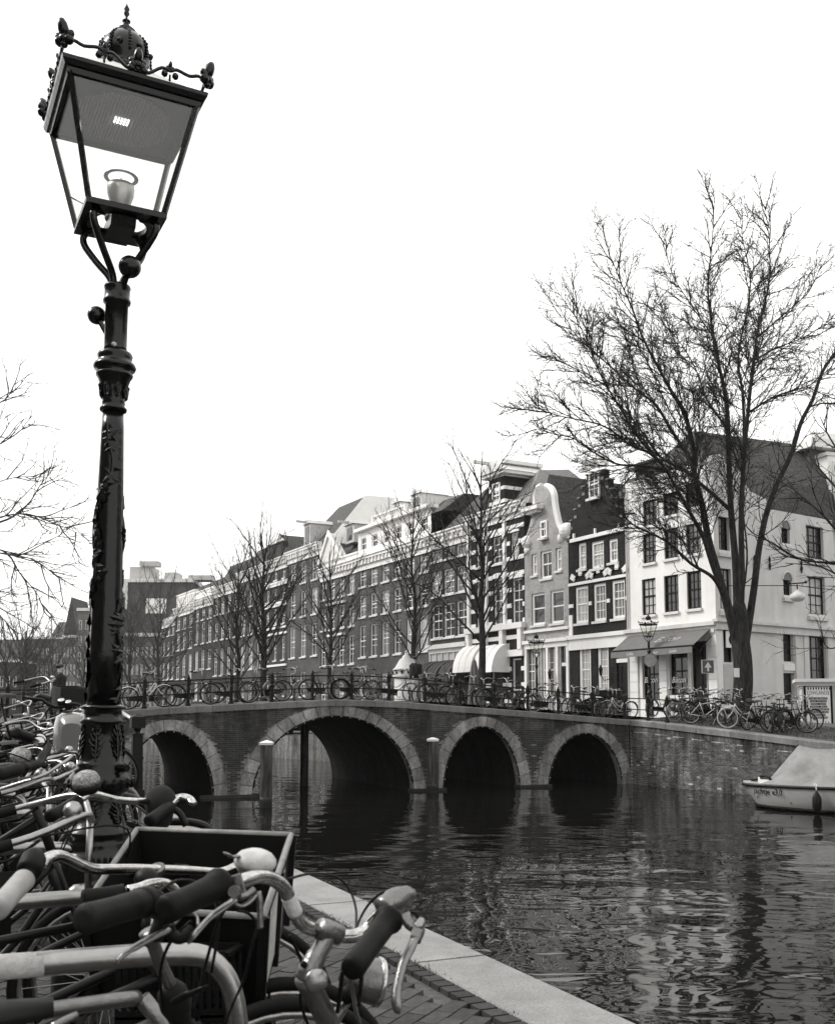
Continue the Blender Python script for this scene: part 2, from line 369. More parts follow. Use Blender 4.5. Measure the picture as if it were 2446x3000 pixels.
# joint spacing measured along Y
ys = [-1.2, .6, 2.3, 3.9]
ys += [4.78, 6.25, 8.0, 9.6, 11.2, 12.9, 14.5, 16.2, 17.8, 19.5, 21, 23, 25, 27, 29]
for a, b in zip(ys, ys[1:]):
    gap = .012; m = MB(); prof = [(0, -.16), (0, -.018), (.018, 0), (CW-.01, 0), (CW, -.01), (CW, -.16)]
    n = 6; rows = []
    for i in range(2):
        Y = lerp(a+gap, b-gap, i); rows.append([lb(Y, o, dz) for o, dz in prof])
    k = len(prof); m.add(rows[0]+rows[1], [(j, j+1, k+j+1, k+j) for j in range(k-1)]+[tuple(range(k))[::-1], tuple(range(k, 2*k))])
    m.build('edge_stone', M['coping'], kb)
# paving bricks: single ones where they show largest, the rest joined
pv = thing('brick_paving', 'dark clinker brick paving on the near quay inside the granite edge', 'paving')
pv['kind'] = 'structure'; del pv['category']
L, Wd, H = .205, .1, .05
bm1 = MB().hexa([(-L/2+.001,-Wd/2+.001,-H),(L/2-.001,-Wd/2+.001,-H),(L/2-.001,Wd/2-.001,-H),(-L/2+.001,Wd/2-.001,-H)], [(-L/2+.0045,-Wd/2+.0045,0),(L/2-.0045,-Wd/2+.0045,0),(L/2-.0045,Wd/2-.0045,0),(-L/2+.0045,Wd/2-.0045,0)]).mesh('brick', M['pave'])
rest = MB(); cand = []
rng = random.Random(3)
pdir = Matrix.Rotation(R(38), 3, 'Z')
def inview(p):
    d = Vector((p.x, p.y, p.z-EYE)); f = Vector((0, cp, sp_)); up = Vector((0, -sp_, cp)); t = d.dot(f)
    if t < .3: return None
    return CX+F*d.x/t, CY-F*d.dot(up)/t
PA = Matrix.Rotation(R(40), 3, 'Z'); pax, pay = PA @ -enrm, PA @ edir
for i in range(-40, 90):
    for j in range(-120, 190):
        # running bond, laid across the quay
        loc = E0 + pay*(j*Wd) + pax*(i*L + (j % 2)*L/2); s = -(loc-Vector((ex(loc.y), loc.y, loc.z))).dot(enrm) - CW - .19
        if s < 0 or loc.y < 1.2 or loc.y > 17 or loc.x < -8: continue
        z = zq(loc.y, CW+.19+s); th = math.atan2(pax.y, pax.x)
        th += rng.uniform(-.03, .03); loc.z = z + rng.uniform(-.003, .004)
        uv = inview(loc)
        if uv is None: continue
        if uv[0] < -150 or uv[0] > 2000 or uv[1] > 3150: continue
        cand.append((loc, th, uv))
cand.sort(key=lambda c: (not (790 < c[2][0] < 1800 and c[2][1] < 3010), c[0].y))
for k, (loc, th, uv) in enumerate(cand):
    if k < 300:
        o = obj('brick', bm1, pv, loc, th)
    else:
        Rm = Matrix.Rotation(th, 3, 'Z'); rest.add([Rm @ v.co + loc for v in bm1.vertices], [tuple(p.vertices) for p in bm1.polygons])
tag(rest.build('joined_bricks', M['pave'], pv), kind='stuff')
mo = MB()                                                          # narrow border course next to the granite
for k in range(180):
    Y = 1 + k*.105
    if Y > 16: break
    c = lb(Y, CW+.056); d = edir*.049; e = enrm*.05
    mo.hexa([c-d-e-Vector((0,0,.05)), c+d-e-Vector((0,0,.05)), c+d+e-Vector((0,0,.05)), c-d+e-Vector((0,0,.05))], [c-d*.985-e*.985, c+d*.985-e*.985, c+d*.985+e*.985, c-d*.985+e*.985])
tag(mo.build('border_bricks', M['pave'], pv), kind='stuff')
# weeds and litter along the joint
wd = MB()
for k in range(260):
    t = rng.random(); Y = rng.choice([rng.gauss(7.4, .25), rng.gauss(6.2, .2), rng.uniform(4.6, 12)])
    c = lb(Y, CW+rng.gauss(.02, .02)); a = rng.uniform(0, 6.28); h = rng.uniform(.006, .028)
    d = Vector((math.cos(a), math.sin(a), 0))*rng.uniform(.004, .02)
    wd.add([c-d*.2, c+d*.3, c+d+Vector((rng.gauss(0, .01), rng.gauss(0, .01), h))], [(0, 1, 2)])
tag(wd.build('weeds', M['grass']), kind='stuff', label='small weeds in the joint beside the granite edge')
# ------------------------------------------------------------------ bridge
B0 = PG(742, 2335, WZ); B1 = PG(1846, 2296, WZ)
bd = (B1-B0); bd.z = 0; BLEN = bd.length; bd.normalize(); bn = Vector((-bd.y, bd.x, 0))        # bn points away from the camera
bd2 = (bd.x, bd.y)
BZR = math.atan2(bd.y, bd.x)
def bs(u, v): return PL(u, v, (B0.x, B0.y), bd2)
cop = [bs(u, v) for u, v in ((150, 2103), (350, 2082), (500, 2071), (746, 2059), (981, 2048.5), (1150, 2053), (1307, 2066), (1515, 2081), (1690, 2096), (1848, 2109))]
cop.sort()
def cz(s):
    # smooth the measured line a little
    return (interp(cop, s-.5)+2*interp(cop, s)+interp(cop, s+.5))/4
CT = .22
bridge = thing('stone_bridge', 'brick arch bridge with four round arches and granite coping over the canal', 'bridge', (B0.x, B0.y, 0), BZR)
SL, SR = bs(60, 2200)[0]-4, BLEN
arches = []
for (ul, ur, ut, vt) in ((352, 629, 500, 2140), (737, 1213, 995, 2096), (1296, 1524, 1418, 2127), (1605, 1823, 1704, 2147)):
    a = bs(ul, 2335)[0]; b = bs(ur, 2315)[0]; zt = bs(ut, vt)[1]
    arches.append(((a+b)/2, (b-a)/2, zt))
def ell(A, t, ext=0):                      # t 0..pi from right foot to left foot
    c, a, zt = A; return c+(a+ext)*math.cos(t), WZ-.05+(zt+ext*.8-WZ+.05)*math.sin(t)
def archz(s, ext=0):
    for c, a, zt in arches:
        if abs(s-c) < a+ext: return WZ-.05+(zt+ext*.8-WZ+.05)*math.sqrt(1-((s-c)/(a+ext))**2)
    return WZ-1
BW = 8.5
body = MB()
for side, y in ((0, .03), (1, BW-.03)):
    ss = []; s = SL
    while s < SR: ss.append(s); s += .08
    ss.append(SR)
    rows = [[(s, y, archz(s, .02)) for s in ss], [(s, y, cz(s)-CT+.01) for s in ss]]
    body.grid(rows)
body.build('wall', M['bmortar'], bridge)
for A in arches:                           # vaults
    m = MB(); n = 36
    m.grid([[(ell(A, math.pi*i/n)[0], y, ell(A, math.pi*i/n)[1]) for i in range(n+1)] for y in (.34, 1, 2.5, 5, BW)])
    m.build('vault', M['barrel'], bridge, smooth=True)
# voussoirs
TH = .42
for ai, A in enumerate(arches):
    N = (15, 21, 15, 15)[ai]
    for i in range(N):
        t0 = math.pi*i/N+.004; t1 = math.pi*(i+1)/N-.004; m = MB(); q = []
        ts = [lerp(t0, t1, k/4) for k in range(5)]
        pr = [ell(A, t, .0) for t in ts] + [ell(A, t, TH) for t in reversed(ts)]
        pro = .02 + rng.uniform(0, .02)
        m.prism(pr, -pro, .35)
        m.build('arch_stone', M['vous'], bridge)
# brick courses between the stones
bmsh = MB().hexa([(0,.03,0),(.208,.03,0),(.208,.03,.055),(0,.03,.055)][::1], [(.002,.012,.002),(.206,.012,.002),(.206,.012,.053),(.002,.012,.053)])
brick_me = bmsh.mesh('brick', M['bbrick'])
br = MB(); cnt = 0; row = 0; z = WZ-.02
while z < 2.2:
    s = SL + (row % 2)*.11
    while s < SR-.2:
        mid = s+.105
        if z > archz(mid, TH+.0)-.02 and z > archz(s, TH)-.03 and z > archz(s+.21, TH)-.03 and z+.06 < cz(mid)-CT:
            if rng.random() > .01:
                if cnt < 300 and s > -1.5 and z > -.9:
                    obj('brick', brick_me, bridge, (s, 0, z)); cnt += 1
                else:
                    o = (s, rng.uniform(-.004, .004), z); br.add([(v.co.x+o[0], v.co.y+o[1], v.co.z+o[2]) for v in brick_me.vertices], [tuple(p.vertices) for p in brick_me.polygons])
        s += .22
    z += .066; row += 1
tag(br.build('joined_bricks', M['bbrick'], bridge), kind='stuff')
# coping stones
s = SL; 
joints = sorted([bs(u, 2080)[0] for u in (495, 623, 746, 868, 981, 1096, 1204, 1309, 1411, 1510, 1607, 1692, 1800, 1848)])
jl = [joints[0]-1.35*k for k in (5, 4, 3, 2, 1)]+joints
for a, b in zip(jl, jl[1:]):
    for (y0, y1) in ((-.07, .55), (BW-.55, BW+.07)):
        m = MB(); n = 3; rows = []
        for i in range(n+1):
            s_ = lerp(a+.006, b-.006, i/n); zt = cz(s_)
            rows.append([(s_, y0, zt-CT), (s_, y0, zt-.03), (s_, y0+.03, zt), (s_, y1, zt), (s_, y1, zt-CT)])
        m.grid(rows); k = 5
        m.add([rows[0][j] for j in range(5)], [(4,3,2,1,0)]); m.add([rows[-1][j] for j in range(5)], [(0,1,2,3,4)])
        m.build('coping_stone', M['stone'], bridge)
dk = MB(); n = 40
dk.grid([[(lerp(SL, SR+3, i/n), y, cz(lerp(SL, SR, min(1, i/n)))-.03) for y in (.4, BW-.4)] for i in range(n+1)])
dk.build('deck', M['asphalt'], bridge)
# pier footings
for a, b in ((arches[0][0]+arches[0][1]-.3, arches[1][0]-arches[1][1]+.15), (arches[1][0]+arches[1][1], arches[2][0]-arches[2][1]), (arches[2][0]+arches[2][1], arches[3][0]-arches[3][1])):
    MB().box(a-.1, b+.1, -.14, .3, WZ-.4, WZ+.09).build('pier_footing', M['stone'] if 0 else M['wood_dark'], bridge)
# strings of bulbs round the arches
for ai, A in enumerate(arches):
    lab = ('leftmost', 'widest', 'second from right', 'rightmost')[ai]
    ls = thing('light_string', 'string of small white bulbs round the %s bridge arch' % lab, 'light string', (B0.x, B0.y, 0), BZR, 'bulb strings round the bridge arches')
    N = (17, 27, 16, 16)[ai]
    MB().tube([(ell(A, math.pi*i/60, -.03)[0], -.03, ell(A, math.pi*i/60, -.03)[1]) for i in range(2, 59)], .03, 4).build('cable', M['iron_dull'], ls)
    me = MB().ball((0,0,0), .014, 8, 5).mesh('bulb', M['bulb'], True)
    for i in range(1, N):
        t = math.pi*i/N; x, z_ = ell(A, t, -.045); obj('bulb', me, ls, (x, -.055, z_))
# railings
def railing(y, us, name, lab, h=.95, thin=1.0):
    r = thing(name, lab, 'railing', (B0.x, B0.y, 0), BZR)
    pm = MB()
    pm.lathe([(.085, 0), (.085, .07), (.06, .1), (.052, .5), (.062, .56), (.045, .6), (.045, .66)], n=8)
    pm.box(-.062, .062, -.062, .062, .66, .86); pm.lathe([(.05, .86), (.06, .9), (.05, .93), (.02, .97), (.03, .99), (.001, 1.02)], n=8)
    me = pm.mesh('post', M['iron_dull'])
    pos = us
    for s_ in pos: obj('post', me, r, (s_, y, cz(s_)-.01))
    for hh, rr in ((.82, .024*thin), (.4, .02*thin)):
        MB().tube([(s_, y, cz(s_)+hh) for s_ in pos], rr, 6).build('rail', M['iron_dull'], r)
    return r
fp = [bs(u, 2060)[0] for u in (369, 426, 554.5, 681, 800, 919, 1034, 1143, 1249, 1353, 1452, 1551, 1640, 1740, 1834)]
fp = [fp[1]-(3-k)*1.33 for k in range(0, 3)][:]+fp[1:]
railing(.13, [fp[0]-2.66, fp[0]-1.33]+fp, 'bridge_railing', 'dark iron railing with square-headed posts along the near side of the bridge')
railing(BW-.15, [SL+1+1.75*k for k in range(0, int((SR-SL-1)/1.75)+1)], 'bridge_railing', 'dark iron railing along the far side of the bridge', thin=.8)
# ------------------------------------------------------------------ right bank
Q0 = B1.copy(); Q1 = PG(2194, 2330, WZ); qd = (Q1-Q0); qd.z = 0; qd.normalize(); qn = Vector((-qd.y, qd.x, 0))
if qn.y < 0: qn = -qn
QR = math.atan2(qd.y, qd.x)
def qs(u, v): return PL(u, v, (Q0.x, Q0.y), (qd.x, qd.y))
qcop = sorted([qs(u, v) for u, v in ((1848, 2108), (1915, 2114), (2042, 2129), (2232, 2151), (2336, 2164), (2446, 2177))])
qe = qcop[-1]; qsl = (qcop[-1][1]-qcop[-3][1])/(qcop[-1][0]-qcop[-3][0])
qcop.append((qe[0]+14, qe[1]+qsl*6))
def qz(s): return interp(qcop, s)
QL = qe[0]+14
qwt = thing('quay_wall', 'stained brick quay wall with granite coping to the right of the bridge', 'wall', (Q0.x, Q0.y, 0), QR)
m = MB(); ss = [QL*i/60 for i in range(61)]
m.grid([[(s, .03, WZ-1) for s in ss], [(s, .03, qz(s)-CT+.01) for s in ss]]); m.build('wall_core', M['qmortar'], qwt)
qb_me = MB().hexa([(0,.03,0),(.205,.03,0),(.205,.03,.054),(0,.03,.054)], [(.003,.014,.003),(.202,.014,.003),(.202,.014,.051),(.003,.014,.051)]).mesh('brick', M['qbrick'])
br = MB(); z = WZ-.03; row = 0; cnt = 0
while z < 1.2:
    s = (row % 2)*.11+.02
    while s < min(QL, qe[0]+2):
        top = qz(s+.1)-CT-.2
        if z+.06 < top and rng.random() > .015:
            if cnt < 300 and s > 3.2 and z > -.9: obj('brick', qb_me, qwt, (s, 0, z)); cnt += 1
            else: yo = rng.uniform(-.006, .004); br.add([(v.co.x+s, v.co.y+yo, v.co.z+z) for v in qb_me.vertices], [tuple(p.vertices) for p in qb_me.polygons])
        s += .215
    z += .066; row += 1
s = .02
while s < qe[0]+2:                              # upright soldier course under the coping
    t = qz(s)-CT-.005; br.add([(s,.03,t-.2),(s+.058,.03,t-.2),(s+.058,.03,t),(s,.03,t),(s+.002,.006,t-.198),(s+.056,.006,t-.198),(s+.056,.006,t-.002),(s+.002,.006,t-.002)], [(3,2,1,0),(4,5,6,7),(0,1,5,4),(1,2,6,5),(2,3,7,6),(3,0,4,7)]); s += .067
tag(br.build('joined_bricks', M['qbrick'], qwt), kind='stuff')
qj = sorted([qs(u, 2130)[0] for u in (1850, 1915, 1952, 2042, 2142, 2232, 2336)]); qj += [qj[-1]+1.5*k for k in range(1, 9)]
for a, b in zip(qj, qj[1:]):
    m = MB(); rows = []
    for i in range(3):
        s_ = lerp(a+.008, b-.008, i/2); zt = qz(s_)+.0
        rows.append([(s_, -.06, zt-CT), (s_, -.06, zt-.04), (s_, -.02, zt), (s_, .42, zt), (s_, .42, zt-CT)])
    m.grid(rows); m.add(rows[0], [(4,3,2,1,0)]); m.add(rows[-1], [(0,1,2,3,4)]); m.build('coping_stone', M['stone'], qwt)
# right bank ground: strips perpendicular to the wall, soil first then street
def qp(s, o, dz=0):
    return Vector((Q0.x, Q0.y, 0)) + qd*s + qn*o + Vector((0, 0, qz(s)+dz))
m = MB(); NS = 40
def so_z(s, o):
    return qz(s) + (0.0 if o < .4 else min(.25, (o-.4)*.07))
tab = [-.0]+[QL*i/NS for i in range(1, NS+1)]+[QL+30]
rows = []
for s_ in tab:
    rows.append([Vector((Q0.x, Q0.y, 0))+qd*s_+qn*o+Vector((0,0,so_z(s_, o)-.01+(rng.uniform(-.03,.05) if .6 < o < 3 else 0))) for o in (.38, .7, 1.1, 1.6, 2.2, 2.8, 3.4)])
m.grid(rows); tag(m.build('soil_verge', M['soil']), kind='structure')
# street behind, one sheet to the horizon
BRB = B1 + bn*BW                          # back right corner of the bridge
bank = [(B1.x, B1.y), (BRB.x, BRB.y), (-7.2, 59.0), (-7.2-.541*60, 119.0), (-7.2-.541*160, 219.0), (-7.2-.541*700, 759.0)]
st = MB()
verge = [Vector((Q0.x, Q0.y, 0))+qd*s_+qn*3.38 for s_ in tab]
rows = []
for i, v_ in enumerate(verge):
    z_ = so_z(tab[i], 3.4)-.012; rows.append([Vector((v_.x, v_.y, z_)), Vector((v_.x+3, v_.y+6, min(z_+.2, 1.1))), Vector((v_.x+40, v_.y+40, 1.0)), Vector((900, v_.y+60, 1.0))])
st.grid(rows)
v0 = rows[0][0]
zb = [1.09, 1.09, .0, .0, .0, .0]
prow = None
for (x, y), z_ in zip(bank, zb):
    r_ = [Vector((x, y, z_)), Vector((x+9, y+3, max(z_, .4))), Vector((x+60, y+20, .9 if y < 60 else .3)), Vector((1100, y+60, .9 if y < 60 else .3))]
    if prow: st.grid([prow, r_])
    prow = r_
tag(st.build('street', M['asphalt']), kind='structure')
m = MB(); m.grid([[Vector((x, y, z_-.02)) for (x, y), z_ in zip(bank[1:], zb[1:])], [Vector((x, y, WZ-1)) for x, y in bank[1:]]])
tag(m.build('far_quay_wall', M['qbrick']), 'grey quay wall beyond the bridge seen through the widest arch', 'wall')
# ================================================================== HOUSES along the far quay
FC = P(2100, 1950, 48.0); FDx = Vector((-.541, 1, 0)).normalized()
fo = (FC.x, FC.y); fd = (FDx.x, FDx.y); HR = math.atan2(-FDx.y, -FDx.x)      # local x runs towards the corner house
fin = Vector((FDx.y, -FDx.x, 0))                                              # into the houses
def fs(u, v=1850): return PL(u, v, fo, fd)[0]
def fz(u, v): return PL(u, v, fo, fd)[1]
WIN = {}
def window(parent, x, z, w, h, y=.14, nx=2, ny=3, frame='white', pane='glass', sill=True, fw=.09, arch=False, name='window', bars=True, off=0):
    key = (round(w, 2), round(h, 2), nx, ny, frame, pane, sill, fw)
    w, h = key[0], key[1]
    if key not in WIN:
        m = MB(); m.box(0, fw, -.05, .06, 0, h); m.box(w-fw, w, -.05, .06, 0, h); m.box(fw, w-fw, -.05, .06, 0, fw); m.box(fw, w-fw, -.05, .06, h-fw, h)
        m.box(fw, w-fw, -.02, .05, h*.52-.04, h*.52+.04)
        f = m.mesh('window', M[frame])
        m = MB().box(fw-.01, w-fw+.01, .03, .045, fw-.01, h-fw+.01).mesh('pane', M[pane])
        sm = MB().box(-.06, w+.06, -.24, -.052, -.13, -.001).mesh('sill', M['trim']) if sill else None
        b = MB()
        for i in range(1, nx):
            xx = fw+(w-2*fw)*i/nx; b.box(xx-.02, xx+.02, .0, .029, fw, h-fw)
        for j in range(1, ny):
            zz = fw+(h-2*fw)*j/ny
            if abs(zz-h*.52) > .15: b.box(fw, w-fw, .002, .028, zz-.018, zz+.018)
        bb = b.mesh('glazing_bar', M[frame]) if b.v else None
        WIN[key] = (f, m, sm, bb)
    f, pm, sm, bb = WIN[key]
    o = obj(name, f, parent, (x, y, z)); obj('pane', pm, o)
    if sm: obj('sill', sm, o)
    if bb and bars: obj('glazing_bar', bb, o)
    return o
def wall(parent, x0, x1, z0, z1, opens, m_, y=0, rev=.2, name='wall', top=None):
    """wall with real openings; opens = (x0,x1,z0,z1)"""
    xs = sorted({x0, x1} | {q for o in opens for q in o[:2]}); zs = sorted({z0, z1} | {q for o in opens for q in o[2:]})
    m = MB()
    for a, b in zip(xs, xs[1:]):
        for c, d in zip(zs, zs[1:]):
            mx, mz = (a+b)/2, (c+d)/2
            if any(o[0] < mx < o[1] and o[2] < mz < o[3] for o in opens): continue
            m.quad((a, y, c), (b, y, c), (b, y, d), (a, y, d))
    for a, b, c, d in opens:
        m.quad((a,y,c),(a,y,d),(a,y+rev,d),(a,y+rev,c)); m.quad((b,y,d),(b,y,c),(b,y+rev,c),(b,y+rev,d))
        m.quad((b,y,c),(a,y,c),(a,y+rev,c),(b,y+rev,c)); m.quad((a,y,d),(b,y,d),(b,y+rev,d),(a,y+rev,d))
        m.quad((a,y+rev,c),(b,y+rev,c),(b,y+rev,d),(a,y+rev,d))
    return m.build(name, m_, parent)
def shell(parent, w, z0, z1, depth, m_, name='side_wall'):
    m = MB(); m.quad((0,0,z0),(0,0,z1),(0,depth,z1),(0,depth,z0)); m.quad((w,0,z1),(w,0,z0),(w,depth,z0),(w,depth,z1)); m.quad((w,depth,z0),(0,depth,z0),(0,depth,z1),(w,depth,z1))
    return m.build(name, m_, parent)
def gable_roof(parent, w, ze, zr, depth, m_='tile', y0=.0, ov=.0):
    m = MB(); x = w/2
    m.add([(-ov,y0,ze),(x,y0,zr),(w+ov,y0,ze),(-ov,depth,ze),(x,depth,zr),(w+ov,depth,ze)], [(0,3,4,1),(1,4,5,2),(3,5,4),(0,1,2)])
    return m.build('roof', M[m_], parent)
def mansard(parent, w, ze, zr, depth, m_='tile', y0=.4, inset=1.6):
    m = MB()
    lo = [(0,y0,ze),(w,y0,ze),(w,depth,ze),(0,depth,ze)]; hi = [(0,y0+inset,zr),(w,y0+inset,zr),(w,depth-inset,zr),(0,depth-inset,zr)]
    m.hexa(lo, hi); return m.build('roof', M[m_], parent)
def cornice(parent, w, z, h=.7, out=.45, dent=True, m_='white'):
    m = MB(); m.box(-.03, w+.03, -.08, .0, z-h*1.6, z-h); m.box(-.03, w+.03, -out*.5, .1, z-h, z-h*.45); m.box(-.05, w+.05, -out*.8, .1, z-h*.45, z-h*.15); m.box(-.07, w+.07, -out, .1, z-h*.15, z)
    if dent:
        k = int(w/.6)
        for i in range(k): x = (i+.5)*w/k; m.box(x-.07, x+.07, -out*.75, -out*.5, z-h*.95, z-h*.451)
    return m.build('cornice', M[m_], parent)
def dormer(parent, x, y, z, w=1.3, h=1.6, d=2.4, m_='white', roofm='tile2', beam=False):
    m = MB(); m.box(x-w/2, x+w/2, y, y+d, z, z+h); m.add([(x-w/2-.12,y-.15,z+h),(x,y-.15,z+h+.45),(x+w/2+.12,y-.15,z+h),(x-w/2-.12,y+d,z+h),(x,y+d,z+h+.45),(x+w/2+.12,y+d,z+h)], [(0,1,4,3),(1,2,5,4),(0,2,1)])
    if beam: m.box(x-.08, x+.08, y-1.1, y, z+h+.1, z+h+.3)
    dd = m.build('dormer', M[m_], parent)
    obj('pane', MB().box(-w*.3, w*.3, -.02, .01, .25, h-.25).mesh('pane', M['glass']), dd, (x, y-.01, z))
def chimney(parent, x, y, z, h=1.4, w=.7, m_='br_mid'):
    m = MB(); m.box(x-w/2, x+w/2, y-.35, y+.35, z-1, z+h); m.box(x-w/2-.06, x+w/2+.06, y-.41, y+.41, z+h, z+h+.12)
    for k in (-.18, .18): m.lathe([(.11, 0), (.09, .4)], (x+k, y, z+h+.12), 8)
    m.build('chimney', M[m_], parent)
hr = random.Random(11)
PANES = ['glass', 'glass', 'glass_mid', 'curtain', 'glass_mid']
def house(label, u0, u1, ztop, ncol, rows, wallm='br_mid', frame='white', attic=None, roof='mansard', corn=True, ww=None, ground=True, depth=12, roofh=2.2, group=None, ny=3, name='canal_house', xfr=None, dz=0, cm='white', zbase=-.6, basem=None):
    s0, s1 = fs(u0), fs(u1); w = s0-s1; o = FC + FDx*s0
    h = thing(name, label, 'house', (o.x, o.y, 0), HR)
    ops = []; xs = xfr or [(i+.5)/ncol for i in range(ncol)]; ww_ = ww or w/ncol*.52; wl = []
    for ri, (a, b) in enumerate(rows):
        for i, f_ in enumerate(xs): wl.append((w*f_-ww_/2, a, ww_, b-a, ri))
    if ground:
        for i, f_ in enumerate(xs):
            if i == (ncol-1 if hr.random() < .5 else 0): wl.append((w*f_-ww_/2, zbase+1.0, ww_, 3.2, 98))
            else: wl.append((w*f_-ww_/2, max(zbase+1.7, rows[0][0]-3.6), ww_, 2.2, 99))
    ops = [(round(x, 3), round(x+round(a, 2), 3), round(z, 3), round(z+round(b, 2), 3)) for x, z, a, b, _ in wl]
    wall(h, 0, w, zbase, ztop-.02, ops, M[wallm])
    shell(h, w, zbase, ztop-.02, depth, M[wallm])
    for (x, z, a, b, r_) in wl:
        if r_ == 98:
            d = obj('door', MB().box(0, a, 0, .06, 0, 2.3).mesh('door', M['bikeblack']), h, (x, .1, z)); obj('transom', MB().box(.05, a-.05, 0, .04, 2.35, b).mesh('transom', M['glass']), d); obj('door_frame', MB().box(-.08, 0, -.03, .06, 0, b).box(a, a+.08, -.03, .06, 0, b).box(0, a, -.03, .05, 2.3, 2.42).mesh('door_frame', M[frame]), d)
        else: window(h, x, z, a, b, frame=frame, pane=hr.choice(PANES), ny=ny if b > 1.5 else 2)
    if corn: cornice(h, w, ztop, m_=cm)
    MB().quad((0,0,ztop-.05),(w,0,ztop-.05),(w,depth,ztop-.05),(0,depth,ztop-.05)).build('flat_roof', M['tile2'], h)
    if attic:
        za, hh = attic; m = MB(); m.box(0, w, .1, .5, ztop, ztop+hh); m.box(-.05, w+.05, 0, .55, ztop+hh, ztop+hh+.15); m.build('parapet', M['white'], h); z2 = ztop+hh
    if roof == 'mansard': mansard(h, w, ztop, ztop+roofh, depth)
    elif roof == 'gable': gable_roof(h, w, ztop, ztop+roofh, depth)
    chimney(h, w*hr.uniform(.05, .2)+.3, depth*.5, ztop+roofh-.3)
    return h, w, wl
def rows_at(u, *vv): return [(fz(u, a), fz(u, b)) for a, b in vv]
# --- far end to near
r13 = rows_at(497, (1990, 1940), (1920, 1881), (1862, 1827)); house('low dark brick house at the far left end of the row beside the cross street', 476, 514, fz(497, 1812), 3, r13, 'br_dark', roofh=2.0)
r12 = rows_at(540, (1989, 1920), (1902, 1853), (1842, 1793)); h, w, _ = house('dark brick house with tall white decorated attic cornice left of the tallest dark row', 514.5, 568, fz(540, 1777), 3, r12, 'br_dark', attic=(0, 1.6), roofh=2.6)
m = MB()
for k in range(9): m.box(w*(k+.5)/9-.18, w*(k+.5)/9+.18, .0, .1, fz(540, 1777)+.3, fz(540, 1777)+1.3)
m.build('attic_panel', M['trim'], h)
r11 = rows_at(597, (1961, 1905), (1884, 1822), (1815, 1775)); house('dark brick house behind two bare elms with thin white windows left of center', 568.5, 624, fz(597, 1752), 3, r11, 'br_dark', attic=(0, .9), roofh=2.4)
r10 = rows_at(660, (1977, 1898), (1871, 1820), (1795, 1745)); house('plain dark brick house between two bare elm trunks', 624.5, 700, fz(660, 1715), 4, r10, 'br_dark', roofh=2.8)
r9 = rows_at(737, (1960, 1885), (1858, 1795), (1775, 1712)); house('brick house mostly hidden behind the dark twin elm trunks', 700.5, 772, fz(737, 1668), 3, r9, 'br_mid', roofh=2.6)
# striped small house H8
r8 = rows_at(808, (1935, 1868), (1830, 1785), (1760, 1725), (1700, 1665)); h, w, wl = house('narrow striped house with white bands and a small pediment gable', 772.5, 842, fz(808, 1640), 3, r8, 'br_dark', roof='gable', roofh=2.5, cm='trim', ww=.8)
zt8 = fz(808, 1640)
for k, z in enumerate([r8[0][0]-.5, r8[0][1]+.35, r8[1][0]-.35, r8[1][1]+.3, r8[2][0]-.3, r8[2][1]+.3, r8[3][0]-.3]): MB().box(-.02, w+.02, -.12, 0, z-.1, z+.1).build('white_band', M['white'], h)
MB().prism([(w*.2, zt8), (w*.8, zt8), (w*.8, zt8+1.6), (w*.5, zt8+2.6), (w*.2, zt8+1.6)], -.02, .5).build('gable', M['br_dark'], h)
MB().prism([(w*.15, zt8+1.6), (w*.85, zt8+1.6), (w*.5, zt8+2.8)], -.15, -.021).build('pediment', M['white'], h)
# H7
r7 = rows_at(923, (1920, 1825), (1798, 1721), (1697, 1633)); h, w, wl = house('brick house with three wide windows per floor and white cornice under a hoist dormer', 842.5, 938, fz(890, 1605), 3, r7, 'br_mid', roof='none', roofh=.5)
zt = fz(890, 1605); m = MB(); m.add([(0,.6,zt),(w,.6,zt),(w,9,zt),(0,9,zt),(w*.2,4.5,zt+4.6),(w*.95,4.5,zt+4.6)], [(0,1,5,4),(1,2,5),(2,3,4,5),(3,0,4)]); m.build('roof', M['tile'], h)
MB().add([(w+.02,.6,zt),(w+.02,12,zt),(w+.02,9,zt+4.7),(w*.95+.02,4.5,zt+4.7)], [(0,1,2,3)]).build('gable_wall', M['white'], h); dormer(h, w*.5, .3, zt, 1.5, 2.2, 2.5, 'lightwall', beam=True)
# H6 pediment
r6 = rows_at(1035, (1944, 1860), (1833, 1764), (1738, 1668)); h, w, wl = house('brick house crowned by a white triangular pediment, four narrow windows per floor', 938.5, 1046, fz(990, 1655), 4, r6, 'br_mid', roof='mansard', roofh=2.0, ww=1.15, xfr=[.1, .34, .6, .86], attic=(0, .5))
zt = fz(990, 1655); MB().prism([(-.1, zt+.55), (w*.62, zt+.55), (w*.26, zt+3.0)], -.1, .45).build('pediment', M['trim'], h); MB().prism([(-.35, zt+.45), (-.0, zt+.45), (w*.26, zt+2.75), (w*.62, zt+.45), (w*.62+.35, zt+.45), (w*.26, zt+3.25)], -.25, -.11).build('pediment_moulding', M['white'], h)
for j, (a, b) in enumerate(r6):
    for f_ in (.34, .6): MB().box(w*f_-.8, w*f_+.8, -.25, -.0, b+.12, b+.3).build('window_hood', M['white'], h)
dormer(h, w*.45, 1.2, zt+2, 1.8, 1.6, 3, 'lightwall', beam=True)
